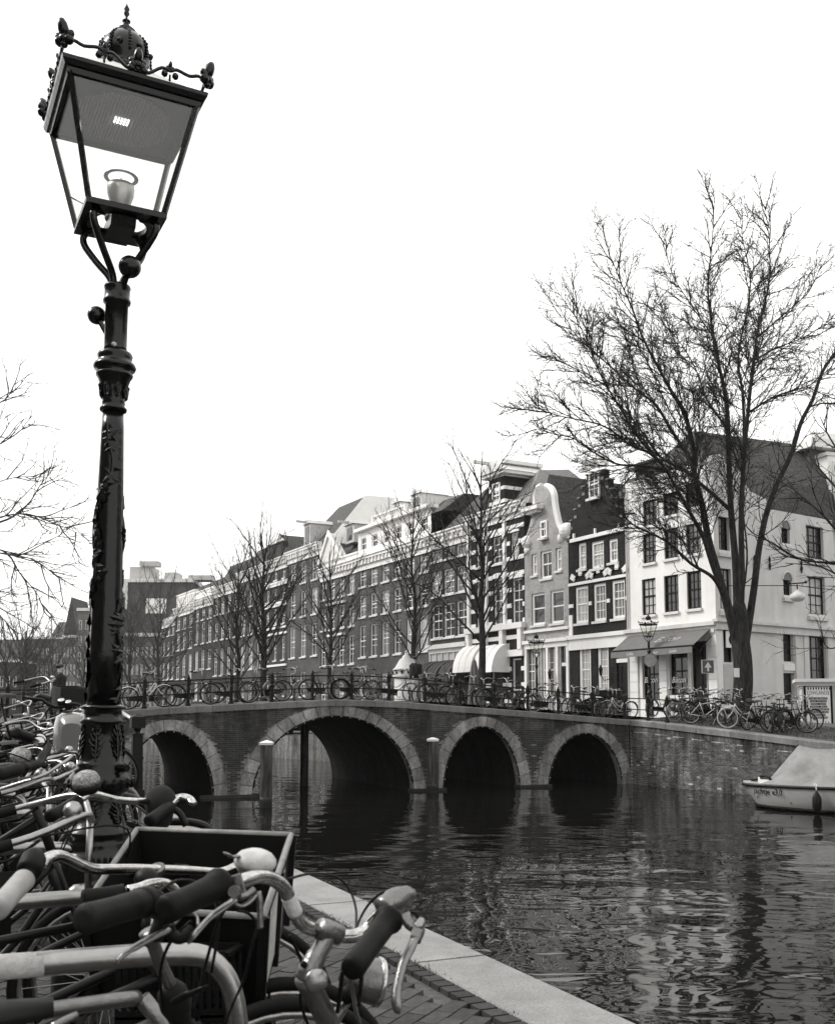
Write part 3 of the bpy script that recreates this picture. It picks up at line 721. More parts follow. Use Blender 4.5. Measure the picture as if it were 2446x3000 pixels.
# H5 long house
r5 = rows_at(1242, (1907, 1803), (1775, 1704), (1676, 1608)); z5 = fz(1150, 1605)
h, w, wl = house('long brick mansion with six windows per floor and a white attic storey with balusters', 1046.5, 1262, z5, 6, r5, 'br_mid', roof='none', ww=1.25, roofh=3)
ops = [(round(w*(i+.5)/6-.5, 3), round(w*(i+.5)/6+.5, 3), z5+.55, z5+1.55) for i in range(6)]
wall(h, 0, w, z5, z5+2.1, ops, M['white'], y=.05, name='attic_wall')
for a, b, c, d in ops: window(h, a, c, 1.0, 1.0, y=.17, ny=1, frame='white', sill=False)
MB().box(-.1, w+.1, -.35, .6, z5+2.1, z5+2.35).build('attic_cornice', M['white'], h)
m = MB()
for i in range(24): m.lathe([(.05, 0), (.09, .2), (.05, .4), (.06, .6)], (w*.25+i*.2, .2, z5+2.35), 6)
m.box(w*.25-.3, w*.25+5, .08, .32, z5+2.95, z5+3.08); m.box(w*.25-.5, w*.25-.3, .0, .4, z5+2.35, z5+3.1); m.box(w*.25+5, w*.25+5.2, .0, .4, z5+2.35, z5+3.1); m.build('balustrade', M['white'], h)
mansard(h, w, z5+2.0, z5+3.4, 12, 'tile', 1.0, 1.8); dormer(h, w*.7, .8, z5+2.3, 1.5, 1.5, 3, 'trim'); dormer(h, w*.45, .8, z5+2.3, 1.3, 1.4, 3, 'trim')
# H4 with dark awnings
r4 = rows_at(1290, (1869, 1771), (1745, 1672), (1642, 1583)); z4 = fz(1320, 1552)
h4, w4, wl = house('dark brick house with three big windows per floor above three dark awnings', 1262.5, 1373, z4, 3, r4, 'br_dark', roof='none', ground=False, ww=1.45, ny=4)
m = MB(); m.add([(0,.5,z4),(w4,.5,z4),(w4,11,z4),(0,11,z4),(w4*.5,3,z4+3.2),(w4*.5,11,z4+3.2)], [(0,1,4),(1,2,5,4),(3,0,4,5),(2,3,5)]); m.build('roof', M['tile'], h4)
zc = fz(1320, 1890); m = MB(); m.box(-.1, w4+.1, -.4, 0, zc-.2, zc+.1); m.box(0, w4, -.2, 0, zc-.5, zc-.2)
m.build('shop_cornice', M['trim'], h4)
zs = fz(1320, 1935); m = MB(); m.box(.0, w4, -.1, -.001, zs, zc-.5)
for k in range(7): m.box(w4*k/6.2, w4*k/6.2+.22, -.16, -.1, zs, zc-.5)
m.build('shop_fascia', M['lightwall'], h4)
for k in range(3): window(h4, w4*(k+.5)/3-1.1, fz(1320, 2060), 2.2, 2.9, y=-.06, nx=1, ny=1, frame='iron_dull', pane='dark', sill=False, fw=.06)
def awning(parent, x0, x1, zt, drop, out, m_, name='awning', arch=True, label=None):
    m = MB(); n = 8; prof = []
    for i in range(n+1):
        a = math.pi/2*i/n; prof.append((-out*math.sin(a), zt-drop*(1-math.cos(a))))
    m.grid([[(x, y, z) for y, z in prof] for x in (x0, x1)])
    m.add([(x0, y, z) for y, z in prof]+[(x0, -.0, zt-drop)], [tuple(range(n+2))]); m.add([(x1, y, z) for y, z in prof]+[(x1, -.0, zt-drop)], [tuple(range(n+1, -1, -1))])
    o = m.build(name, M[m_], parent)
    me = MB()
    for i in range(1, 3): me.tube([((x0*(3-i)+x1*i)/3, y-.01, z+.012) for y, z in prof], .02, 4)
    me.build('awning_rib', M[m_], o); return o
za = fz(1320, 1935)
for k in range(3): awning(h4, w4*k/3+.15, w4*(k+1)/3-.15, za, 1.55, 1.6, 'awn_dark')
# H3 striped house
s0, s1 = fs(1373.5), fs(1538); w3 = s0-s1; o = FC+FDx*s0
h3 = thing('canal_house', 'tall black brick house with white stone bands and two white awnings', 'house', (o.x, o.y, 0), HR)
def rx(u, s0): return s0-fs(u)
def r3r(x0, y0, x1, y1, s0):
    f = lambda x: 1150+x/2.662
    g_ = lambda y: 1300+y/2.662
    a = rx(PXU(f(x0), g_((y0+y1)/2)), s0); b = rx(PXU(f(x1), g_((y0+y1)/2)), s0)
    return (round(a, 2), round(b, 2), round(fz(f((x0+x1)/2), g_(y1)), 2), round(fz(f((x0+x1)/2), g_(y0)), 2))
def PXU(u, v): return u + (fs(u, 1850) and 0)
W3 = [r3r(*q, s0) for q in ((935,1050,1015,1400),(790,1050,870,1412),(655,1080,735,1430),(925,690,990,890),(785,725,860,935),(655,755,725,960))]
z3t = fz(1450, 1520)
pan = [(x0, x1, z1+1.15, z1+1.9) for x0, x1, z0, z1 in W3[3:]]
gw3 = [(round(w3*.78, 2), round(w3*.93, 2), .6, 4.6), (round(w3*.1, 2), round(w3*.32, 2), 1.2, 4.0), (round(w3*.42, 2), round(w3*.62, 2), .6, 4.2)]
wall(h3, 0, w3, -.6, z3t, W3+gw3, M['br_black']); shell(h3, w3, -.6, z3t, 12, M['br_black'])
for i, (a, b, c, d) in enumerate(W3): window(h3, a, c, b-a, d-c, ny=4, nx=2, frame='cream' if 0 else 'white', pane=['glass', 'glass', 'glass_mid', 'curtain', 'glass', 'glass'][i])
for a, b, c, d in gw3: window(h3, a, c, b-a, d-c, nx=1, ny=2, sill=False, pane='dark')
for a, b, c, d in pan: MB().box(a-.2, b+.2, -.1, -.001, c, d).build('relief_panel', M['white'], h3)
piers = [-.0, .33*w3, .64*w3, w3]
k = 0; z = .9
while z < z3t-.9:
    m = MB(); cuts = sorted([(a-.05, b+.05) for a, b, c, d in W3+gw3 if c-.15 < z+.1 < d+.15])
    x = 0
    for a, b in cuts+[(w3, w3)]:
        if a-x > .1: MB().box(x, a, -.05, -.001, z, z+.26).build('white_band', M['white'], h3)
        x = b
    z += .98
for (a, b, c, d) in W3:
    m = MB(); n = 8; r0 = (b-a)/2+.1; cx = (a+b)/2
    m.prism([(cx+r0*math.cos(math.pi*i/n)*1.1, d+.02+.32*math.sin(math.pi*i/n)+.0) for i in range(n+1)]+[], -.12, -.002); m.build('arch_hood', M['white'], h3)
zc3 = fz(1450, 1845); m = MB(); m.box(-.1, w3+.1, -.35, 0, zc3-.1, zc3+.25)
for f_ in (.0, .3, .62, .93): m.box(w3*f_, w3*f_+.4, -.3, 0, zc3-1.4, zc3-.1)
m.box(0, w3, -.25, 0, zc3-1.8, zc3-1.4); m.build('shop_cornice', M['white'], h3)
for f_ in (0, .33, .66): MB().box(w3*f_, w3*f_+.28, -.16, 0, zc3+.25, z3t).build('pilaster', M['white'], h3)
cornice(h3, w3, z3t+.6, .6, .5)
aw = awning(h3, w3*.02, w3*.36, fz(1400, 1890), 1.8, 1.35, 'awn_white'); aw = awning(h3, w3*.40, w3*.74, fz(1440, 1890), 1.8, 1.35, 'awn_white')
# crowning dormer and pale tent roof
dx0, dx1 = rx(1437, s0), rx(1480, s0); zd0 = fz(1460, 1490); zd1 = fz(1460, 1395)
m = MB(); m.box(dx0, dx1, .0, 3, z3t+.6, zd1); m.build('gable', M['br_black'], h3)
window(h3, dx0+(dx1-dx0)*.25, zd0, (dx1-dx0)*.5, (zd1-zd0)*.8, y=-.04, nx=2, ny=3)
for k in range(4): MB().box(dx0-.03, dx1+.03, -.035 if 0 else -.03, 3.0, z3t+.9+k*.85, z3t+1.12+k*.85).build('white_band', M['white'], h3)
m = MB(); m.box(dx0-.5, dx1+.5, -.4, 3, zd1, zd1+.2); m.add([(dx0-.55,-.5,zd1+.2),((dx0+dx1)/2,-.5,zd1+1.1),(dx1+.55,-.5,zd1+.2),(dx0-.55,3.2,zd1+.2),((dx0+dx1)/2,3.2,zd1+1.1),(dx1+.55,3.2,zd1+.2)], [(0,1,4,3),(1,2,5,4),(0,2,1)]); m.box(dx0+.5, dx0+.7, -1.6, 0, zd1+.75, zd1+.95); m.build('gable_cap', M['trim'], h3)
zr = fz(1550, 1345)
m = MB(); m.add([(w3*.35,.3,z3t+.5),(w3,.3,z3t+.5),(w3,8,z3t+.5),(w3*.35,8,z3t+.5),(w3*.78,2.2,zr),(w3*.78,4.5,zr+.3)], [(0,1,4),(1,2,5,4),(2,3,5),(3,0,4,5)]); m.build('roof', M['roof_pale'], h3)
m = MB(); m.add([(0,.5,z3t+.5),(w3*.5,.5,z3t+.5),(w3*.5,10,z3t+.5),(0,10,z3t+.5),(0,5,z3t+3.2),(w3*.5,5,z3t+3.2)], [(0,1,5,4),(1,2,5),(2,3,4,5),(3,0,4)]); m.build('side_roof', M['tile2'], h3)
# H2 bell gable
s0, s1 = fs(1538.5), fs(1667); w2 = s0-s1; o = FC+FDx*s0
h2 = thing('canal_house', 'light brick house with a white-edged bell gable and scrolls', 'house', (o.x, o.y, 0), HR)
def r4r(x0, y0, x1, y1, s0):
    f = lambda x: 1550+x/2.662
    g_ = lambda y: 1300+y/2.662
    return (round(s0-fs(f(x0), g_((y0+y1)/2)), 2), round(s0-fs(f(x1), g_((y0+y1)/2)), 2), round(fz(f((x0+x1)/2), g_(y1)), 2), round(fz(f((x0+x1)/2), g_(y0)), 2))
W2 = [r4r(*q, s0) for q in ((18,860,60,1028),(88,832,176,1050),(205,812,252,990),(18,1165,122,1412),(165,1140,270,1398))]
ze = fz(1600, 1580)
D2 = [r4r(245,1550,305,1985, s0), r4r(-28,1575,40,1995, s0), r4r(98,1560,190,1985, s0)]
wall(h2, 0, w2, -.6, ze, W2+D2, M['br_light']); shell(h2, w2, -.6, ze-.5, 13, M['br_mid'])
for i, (a, b, c, d) in enumerate(W2): window(h2, a, c, b-a, d-c, nx=2 if i == 1 else (2 if i < 3 else 1), ny=2, fw=.14, pane=['curtain', 'glass', 'curtain', 'glass', 'glass'][i])
a, b, c, d = D2[0]; dd = obj('door', MB().box(0, b-a, 0, .06, 0, (d-c)*.58).mesh('door', M['bikeblack']), h2, (a, .1, c)); obj('door_frame', MB().box(-.1, .0, -.04, .05, 0, d-c).box(b-a, b-a+.1, -.04, .05, 0, d-c).box(0, b-a, -.04, .05, (d-c)*.58, (d-c)*.64).mesh('door_frame', M['white']), dd); obj('transom', MB().box(0, b-a, .02, .04, (d-c)*.64, d-c).mesh('transom', M['glass']), dd)
for a, b, c, d in D2[1:]: window(h2, a, c, b-a, d-c, nx=2, ny=3, fw=.12, pane='glass_mid', sill=False)
def XG(u, v): return s0-fs(u, v), fz(u, v)
gp = [(0, ze)] ; pts_r = [(1667, 1578), (1652, 1560), (1636, 1545), (1626, 1510), (1620, 1478), (1617, 1450), (1608, 1432), (1595, 1424)]
pts_l = [(1582, 1424), (1570, 1432), (1563, 1452), (1563, 1480), (1560, 1510), (1553, 1545), (1542, 1580), (1539, 1592)]
gw = [XG(*q) for q in pts_r+pts_l]
gw = [(min(max(x, 0), w2), max(z, ze)) for x, z in gw]
MB().prism([(w2, ze)]+gw[1:-1]+[(0, ze)], 0, .4).build('gable', M['br_light'], h2)
a, b, c, d = r4r(95,600,145,752, s0); c = max(c, ze+.1); window(h2, a, c, b-a, d-c, y=-.05, nx=2, ny=2, fw=.12)
for nm, pp in (('gable_trim', pts_r), ('gable_trim', pts_l)):
    MB().tube(crom([(XG(*q)[0], .15, XG(*q)[1]+.03) for q in pp], 4), .24, 6, flat=.8).build(nm, M['white'], h2)
x, z = XG(1652, 1562); MB().ball((x+.15, .1, z+.1), .5, 10, 8, (1, 1, 1)).ball((x-.3, .1, z-.25), .32, 10, 8).build('scroll', M['white'], h2)
x, z = XG(1541, 1590); MB().ball((x+.1, .1, z), .45, 10, 8).ball((x+.1, .1, z-.5), .3, 10, 8).build('scroll', M['white'], h2)
x0, z = XG(1545, 1498); x1, _ = XG(1592, 1498); MB().box(x0, x1, -.5, 0, z-.12, z+.12).box(x0+.2, x1-.2, -.3, 0, z-.3, z-.12).build('hoist_beam_cap', M['white'], h2)
z = fz(1600, 1846); MB().box(-.05, w2+.05, -.15, 0, z-.08, z+.08).build('white_band', M['white'], h2)
z = fz(1600, 1878); m = MB(); m.box(-.05, w2+.05, -.25, 0, z-.1, z+.1).box(0, w2, -.12, 0, z-.4, z-.1)
for f_ in (.0, .27, .5, .72, .95): m.box(w2*f_, w2*f_+.22, -.1, -.001, 0, z-.4)
m.build('shop_front', M['white'], h2)
z = fz(1600, 1780); MB().box(0, w2, -.04, -.001, z-.12, z+.1).build('string_course', M['trim'], h2) if 0 else None
gable_roof(h2, w2, ze-.6, fz(1590, 1390), 15, 'tile', .3)
# H1 step gable
s0, s1 = fs(1667.5), fs(1838); w1 = s0-s1; o = FC+FDx*s0
h1 = thing('canal_house', 'black brick house with a step gable, white window frames and white blocks', 'house', (o.x, o.y, 0), HR)
W1 = [r4r(*q, s0) for q in ((378,772,442,978),(480,758,580,972),(615,740,688,925),(355,1110,458,1400),(497,1088,597,1382),(640,1062,745,1362))]
G1 = [r4r(*q, s0) for q in ((385,1548,480,1995),(528,1530,618,1960),(680,1520,768,2010))]
ze = fz(1750, 1568)
wall(h1, 0, w1, -.6, ze, W1+G1, M['br_black']); shell(h1, w1, -.6, ze-.4, 13, M['br_dark'])
for i, (a, b, c, d) in enumerate(W1): window(h1, a, c, b-a, d-c, nx=3 if i > 0 else 2, ny=4 if i > 2 else 3, fw=.16, pane='curtain' if i in (0, 1, 3) else 'glass_mid')
for a, b, c, d in G1[:2]: window(h1, a, c, b-a, d-c, nx=3, ny=6, fw=.2, pane='curtain')
a, b, c, d = G1[2]; hh = d-c; dd = obj('door', MB().box(.0, (b-a)/2-.01, 0, .06, 0, hh*.62).box((b-a)/2+.01, b-a, 0, .06, 0, hh*.62).box(.12, (b-a)/2-.12, -.03, 0, .3, hh*.25).box((b-a)/2+.12, b-a-.12, -.03, 0, .3, hh*.25).box(.12, (b-a)/2-.12, -.03, 0, hh*.3, hh*.57).box((b-a)/2+.12, b-a-.12, -.03, 0, hh*.3, hh*.57).mesh('door', M['bikeblack']), h1, (a, .1, c))
obj('door_frame', MB().box(-.22, 0, -.06, .05, 0, hh).box(b-a, b-a+.22, -.06, .05, 0, hh).box(0, b-a, -.1, .05, hh*.62, hh*.68).mesh('door_frame', M['white']), dd)
tm = MB().box(0, b-a, .02, .04, hh*.68, hh).mesh('transom', M['glass_mid']); t = obj('transom', tm, dd)
m = MB(); bw_ = b-a
for k in (.28, .72): m.tube([((k+.2*math.cos(q))*bw_, 0, hh*(.84+.13*math.sin(q))) for q in [math.pi*2*i/12 for i in range(12)]], .025, 4, closed=True)
m.tube([(0, 0, hh*.97), (bw_*.28, 0, hh*.72), (bw_*.5, 0, hh*.97), (bw_*.72, 0, hh*.72), (bw_, 0, hh*.97)], .025, 4); obj('tracery', m.mesh('tracery', M['white']), dd)
# step gable: steps every .75 m
zt = fz(1745, 1385); xa, xb = s0-fs(1700), s0-fs(1793); xm = (xa+xb)/2; nst = 6; sh = (zt-ze)/nst
poly = []
L_, R_ = [], []
for k in range(nst):
    hw = (w1*.5)*(1-k/nst)*.92+.35; zz0, zz1 = ze+k*sh, ze+(k+1)*sh
    L_ += [(w1/2-hw, zz0), (w1/2-hw, zz1)]; R_ += [(w1/2+hw, zz0), (w1/2+hw, zz1)]
MB().prism(R_[::1]+L_[::-1], 0, .4).build('gable', M['br_black'], h1)
for k in range(nst):
    hw = (w1*.5)*(1-k/nst)*.92+.35; zz = ze+(k+1)*sh; nhw = (w1*.5)*(1-(k+1)/nst)*.92+.35 if k < nst-1 else 0
    m = MB(); m.box(w1/2-hw-.08, w1/2-hw+.22, -.05, .43, zz, zz+.08); m.box(w1/2+hw-.22, w1/2+hw+.08, -.05, .43, zz, zz+.08); m.box(w1/2-hw-.02, w1/2-hw+.2, -.03, 0, zz-.5, zz-.33); m.box(w1/2+hw-.2, w1/2+hw+.02, -.03, 0, zz-.5, zz-.33); m.build('step_cap', M['stone'], h1)
MB().box(w1/2-.7, w1/2+.7, 3.5, 4.6, zt-1, zt+.9).box(w1/2-.8, w1/2+.8, 3.4, 4.7, zt+.9, zt+1.05).build('chimney', M['br_dark'], h1)
window(h1, w1/2-.45, ze+2.1, .9, 1.5, y=-.05, nx=2, ny=3, frame='trim')
MB().ball((w1/2, -.1, ze+4.1), .3, 8, 6).box(w1/2-1.2, w1/2+1.2, -.15, 0, ze+3.75, ze+3.95).box(w1/2-.9, w1/2-.6, -.2, 0, ze+3.95, ze+4.5).box(w1/2+.6, w1/2+.9, -.2, 0, ze+3.95, ze+4.5).build('ornament', M['trim'], h1)
m = MB(); m.box(.3, w1, -.14, 0, ze-.1, ze+.1)
for f_ in (.12, .5, .9): m.box(w1*f_-.06, w1*f_+.06, -.1, 0, ze+.1, ze+.4)
m.build('string_course', M['white'], h1)
for i in (3, 4, 5):                       # relieving arches with white voussoir blocks
    a, b, c, d = W1[i]; cx = (a+b)/2; r0 = (b-a)*.55; zb = d+.25
    MB().tube([(cx+r0*math.cos(math.pi*k/10), -.02, zb+r0*.6*math.sin(math.pi*k/10)) for k in range(11)], .07, 4).build('relieving_arch', M['black'], h1)
    m = MB()
    for q in (.18, .5, .82):
        t = math.pi*q; p = Vector((cx+(r0+.1)*math.cos(t), -.03, zb+(r0*.6+.1)*math.sin(t))); e = Vector((math.cos(t), 0, math.sin(t)))
        m.bar(p-e*.16+Vector((0,0,.0)), p+e*.26, .3, .1, up=(0, 1, 0))
    m.build('white_block', M['white'], h1)
zz = W1[4][3]+.1; MB().box(0, w1, -.06, -.001, zz-.0, zz+.16).build('white_band', M['white'], h1)
for (xa_, xb_) in ((0, W1[3][0]-.1), (W1[3][1]+.1, W1[4][0]-.1), (W1[4][1]+.1, W1[5][0]-.1), (W1[5][1]+.1, w1)):
    z_ = (W1[4][2]+W1[4][3])/2-.1
    if xb_ > xa_: MB().box(xa_, xb_, -.05, -.001, z_, z_+.2).build('white_band', M['white'], h1)
z = fz(1750, 1862); MB().box(-.05, w1+.05, -.22, 0, z-.1, z+.12).box(0, w1, -.1, 0, z-.7, z-.1).box(.02, .35, -.06, 0, z+.15, z+1.3).build('shop_cornice', M['white'], h1)
zr1 = 1.45+(fz(1745, 1385)-1.45)*1.05
m = MB(); m.add([(-.1,.42,ze-.3),(w1,.42,ze-.3),(w1,4.6,zr1),(-.1,4.6,zr1),(-.1,9,ze-.3),(w1,9,ze-.3)], [(0,1,2,3),(3,2,5,4),(0,3,4),(1,5,2)]); m.build('roof', M['tile'], h1)
wl_ = thing('wall_lantern', 'small black wall lantern on a curved arm beside the white door of the black house', 'wall lamp', (FC+FDx*(fs(1779))-fin*.5)[:2]+(fz(1779, 1975),), HR)
MB().tube([(.3, .5, -.25), (.15, .1, -.35), (0, 0, -.1)], .02, 5).build('arm', M['iron'], wl_); MB().lathe([(.05, -.1), (.11, .25), (.13, .26), (.05, .42), (.02, .5)], n=6).build('lantern', M['iron'], wl_)
wl2 = dup(wl_, loc=(FC+FDx*(fs(1625))-fin*.4)[:2]+(fz(1625, 1985),), label='small black wall lantern beside the door of the light brick bell-gable house')
# ------------------------------------------------------------------ white corner house
s0 = fs(1838.5); wA = s0; oA = FC+FDx*s0; oA.z = 0
h0 = thing('corner_house', 'large white plastered corner house with dark tiled roof and a grey cafe awning', 'house', (oA.x, oA.y, 0), HR)
WA = [r4r(*q, s0) for q in ((878,1052,985,1335),(1050,1025,1162,1312),(1228,995,1340,1288),(885,700,985,930),(1050,660,1160,895),(1220,620,1335,860),(885,440,985,640),(1040,380,1160,560),(1215,300,1330,500))]
GA = [r4r(*q, s0) for q in ((880,1620,1012,1990),(1090,1600,1238,1960))]
GA.append((round(wA-1.75, 2), round(wA-.65, 2), .3, round(GA[1][3]+.3, 2)))
WA = [(a, min(b, round(wA-.35, 2)), c, d) for a, b, c, d in WA]
zE = fz(1960, 1380)
wall(h0, 0, wA, -.3, zE, WA+GA, M['white2'], rev=.3); 
MB().quad((0,0,-.3),(0,0,zE),(0,13,zE),(0,13,-.3)).build('party_wall', M['white2'], h0)
for i, (a, b, c, d) in enumerate(WA): window(h0, a, c, b-a, d-c, y=.12, nx=3, ny=4, frame='iron_dull', fw=.07, pane=['curtain', 'glass', 'glass', 'glass_mid', 'glass', 'glass_mid', 'glass_mid', 'glass', 'glass'][i], sill=True)
for i, (a, b, c, d) in enumerate(GA):
    window(h0, a, c, b-a, d-c, y=.2, nx=2, ny=1, frame='iron_dull', fw=.06, pane='dark' if i == 2 else 'glass', sill=False, name='shop_window')
m = MB()
for x0, x1 in ((.05, GA[0][0]-.25), (GA[0][1]+.1, GA[1][0]-.1), (GA[1][1]+.1, wA-1.85), (wA-.6, wA+.05)):
    z = .3
    while z < fz(1960, 1850)-.3: MB().box(x0, x1, -.09, -.001, z, z+.5).build('plinth_block', M['white2'], h0); z += .52
for i, u in enumerate((1884.5, 1964.5)):
    t = text('Bâton', .42, M['white'], 'lettering', h0, .003, .25); a, b, c, d = GA[i]; t.location = (a+(b-a)*.45, .06, fz(u+10, 2000))
zc = fz(1960, 1842); m = MB(); m.box(-.02, wA+.15, -.3, 0, zc-.05, zc+.14).box(0, wA, -.15, 0, zc-.4, zc-.05); m.build('cornice', M['cream'], h0)
# cafe awning
xa, xb = s0-fs(1846), wA-.25; zt = zc-.15; zo = zt-.92; out = 1.3
aw = MB(); aw.hexa([(xa,-.05,zt),(xb,-.05,zt),(xb,-out,zo),(xa,-out,zo)], [(xa,-.05,zt+.03),(xb,-.05,zt+.03),(xb,-out,zo+.03),(xa,-out,zo+.03)])
a_ = aw.build('awning', M['awn_grey'], h0)
val = MB().hexa([(xa,-out-.02,zo-.3),(xb,-out-.02,zo-.3),(xb,-out-.001,zo-.3),(xa,-out-.001,zo-.3)], [(xa,-out-.02,zo+.03),(xb,-out-.02,zo+.03),(xb,-out-.001,zo+.03),(xa,-out-.001,zo+.03)]).build('valance', M['awn_val'], a_)
MB().tube([(xa, -out, zo+.04), (xb, -out, zo+.04)], .05, 6).tube([(xb, -.1, zt-.4), (xb-.05, -.8, zo-.2), (xb, -out, zo)], .03, 5).build('awning_bar', M['iron_dull'], a_)
for body_, f_ in (('Coffee', .25), ('Bâton', .56), ('Lunch', .78)):
    t = text(body_, .2, M['paper'], 'lettering', a_, .002, .25); t.location = (lerp(xa, xb, f_), -out-.025, zo-.22)
t = text('Bâton', .62, M['awn_text'], 'lettering', a_, .003, .55, sx=1.15); t.location = (lerp(xa, xb, .60), -out*.66, lerp(zo, zt, .34)+.06); t.rotation_euler = (-math.atan2(out-.05, zt-zo)+0, 0, 0)
# side wall of the corner house; its shade is put into a greyer render
SDx = Vector((1.4, 1, 0)).normalized(); SRt = math.atan2(SDx.y, SDx.x); so_ = (FC.x, FC.y); sdd = (SDx.x, SDx.y)
def ss_(u, v): return PL(u, v, so_, sdd)
def r5r(x0, y0, x1, y1):
    f = lambda x: 1950+x/2.242
    g_ = lambda y: 1200+y/2.242
    a = ss_(f(x0), g_((y0+y1)/2))[0]; b = ss_(f(x1), g_((y0+y1)/2))[0]
    return (round(a, 2), round(b, 2), round(ss_(f((x0+x1)/2), g_(y1))[1], 2), round(ss_(f((x0+x1)/2), g_(y0))[1], 2))
side = bpy.data.objects.new('side_front', None); C.objects.link(side); side.parent = h0
side.matrix_local = (Matrix.Translation(h0.location) @ Matrix.Rotation(HR, 4, 'Z')).inverted() @ Matrix.Translation((FC.x, FC.y, 0)) @ Matrix.Rotation(SRt, 4, 'Z')
SW = [r5r(*q) for q in ((345,705,415,925),(355,1045,430,1310),(757,780,812,880),(770,1120,825,1220),(920,768,1033,980),(932,1100,1045,1345),(378,1440,445,1660),(770,1468,836,1655),(773,1730,845,1910),(940,1487,1055,1790))]
Wd_ = ss_(2446, 1800)[0]+.0; zS = ss_(2300, 1500)[1]; zT = ss_(2110, 1385)[1]
wall(side, 0, Wd_, -.3, zS, SW, M['cream'], rev=.3)
for i, (a, b, c, d) in enumerate(SW):
    if i == 8:
        o = obj('door', MB().box(0, b-a, 0, .06, 0, d-c).mesh('door', M['bikeblack']), side, (a, .2, c)); obj('notice', MB().box(.45, .75, -.02, 0, 1.5, 1.95).mesh('notice', M['paper']), o)
    else: window(side, a, c, b-a, d-c, y=.2 if i < 6 else .22, nx=3 if i not in (6, 7) else 1, ny=4 if i in (4, 5, 9, 0, 1) else 2, frame='iron_dull', fw=.06, pane=['glass', 'curtain', 'glass', 'glass', 'glass', 'curtain', 'dark', 'glass', 'glass', 'glass'][i], sill=i < 6, bars=True)
for i in (2, 3):
    a, b, c, d = SW[i]; n = 10; r0 = (b-a)/2
    MB().prism([((a+b)/2+r0*math.cos(math.pi*k/n), d-.01+r0*math.sin(math.pi*k/n)) for k in range(n+1)], -.012, .1).build('arched_head', M['glass'], side)
    MB().tube([((a+b)/2+(r0+.06)*math.cos(math.pi*k/n), -.02, d+(r0+.06)*math.sin(math.pi*k/n)) for k in range(n+1)], .06, 5).build('arch_trim', M['cream'], side)
for (a, b, c, d) in SW[:6]: MB().box(a-.12, b+.12, -.16, 0, c-.32, c-.15).build('window_ledge', M['cream'], side)
sh_ = [ss_(*q) for q in ((2105, 1330), (2150, 1360), (2178, 1395), (2184, 1422), (2198, 1440), (2222, 1452), (2243, 1462), (2247, 1500))]
MB().prism([(0, zS), (0, zT+.8)]+[(x, max(z, zS)) for x, z in sh_]+[(sh_[-1][0], zS)], 0, .35).build('gable', M['cream'], side)
zcs = ss_(2300, 1838)[1]; m = MB(); m.box(-.3, Wd_, -.3, 0, zcs-.0, zcs+.14).box(-.15, Wd_, -.16, 0, zcs-.35, zcs); m.build('cornice', M['cream'], side)
for xx in ((SW[7][0]-.0, SW[7][1]+.35), (SW[9][0]-.45, SW[9][0]-.05), (SW[9][1]+.05, SW[9][1]+.45)):
    if xx[1]-xx[0] < .6: MB().box(xx[0], xx[1], -.05, -.001, .2, zcs-.35).build('pilaster', M['cream'], side)
MB().box(SW[7][0]-.05, SW[7][1]+.15, -.06, -.001, SW[8][3]+.12, SW[7][2]-.1).build('door_panel', M['white2'], side)
MB().box(SW[6][0]-.1, SW[6][1]+.3, -.05, -.001, .5, SW[6][2]-.1).build('side_panel', M['lightwall'], side)
ra, rb = SW[6][0]+.15, SW[6][0]+1.0; zz = SW[6][3]-.9
cs_ = MB().box(ra, rb, -.05, .0, zz, zz+.8).build('cafe_sign', M['white'], side)
MB().lathe([(.28, 0), (.28, .02)], ((ra+rb)/2+.05, -.05, zz+.4), 18, (0, -1, 0)).build('sign_ring', M['black'], cs_); MB().lathe([(.14, 0), (.14, .03)], ((ra+rb)/2+.05, -.05, zz+.4), 18, (0, -1, 0)).build('sign_dot', M['white'], cs_)
for u, v in ((2206, 1648), (2251, 1651), (2344, 1660)):
    x, z = ss_(u, v); MB().lathe([(.02, -.35), (.07, -.1), (.03, .05), (.06, .2), (.02, .35)], (x, -.06, z), 6).build('wall_anchor', M['iron_dull'], side)
MB().box(ss_(2075, 1800)[0]-.1 if 0 else -.02, .35, -.06, -.001, .5, zcs-.4).build('quoin', M['white2'], side)
MB().tube([(Wd_*.62, -.08, .3), (Wd_*.62, -.08, zcs-.4)], .05, 6).build('drain_pipe', M['cream'], side)
MB().tube([(.12, -.1, .3), (.12, -.1, zE-.3)], .055, 6).build('drain_pipe', M['lightwall'], h0)
# roof of the corner house
nI = Vector((-SDx.y, SDx.x, 0))
def wp(s, n_, z): return Vector((FC.x, FC.y, 0))+SDx*s+nI*n_+Vector((0, 0, z))
A0 = wp(.2, .4, zE-.1); A1 = wp(.2+0, 3, zE-.1); E_s = wp(sh_[-1][0]-.3, .36, zS); E_e = wp(Wd_+6, .36, zS)
L_end = oA + Vector((0, 0, zE-.05)) + fin*.3; C_end = wp(.1, .25, zE-.05)
Rg0 = P(2030, 1262, 54); Rg1 = P(2369, 1307, 57.5); Rg1b = Rg1+(Rg1-Rg0)*.6; Lb_ = oA+fin*9+Vector((0, 0, zE))
m = MB()
m.add([C_end, E_s, E_e, Rg1b, Rg0, L_end, Lb_], [(0, 1, 4), (1, 2, 3, 4), (5, 0, 4), (6, 5, 4), (0, 4, 1)])
m.add([P(2030, 1262, 54), Rg1b, wp(Wd_+10, 14, zE), Lb_], [(0, 1, 2, 3)])
ro = m.build('roof', M['tile']); ro.parent = h0; ro.matrix_parent_inverse = (Matrix.Translation(h0.location) @ Matrix.Rotation(HR, 4, 'Z')).inverted()
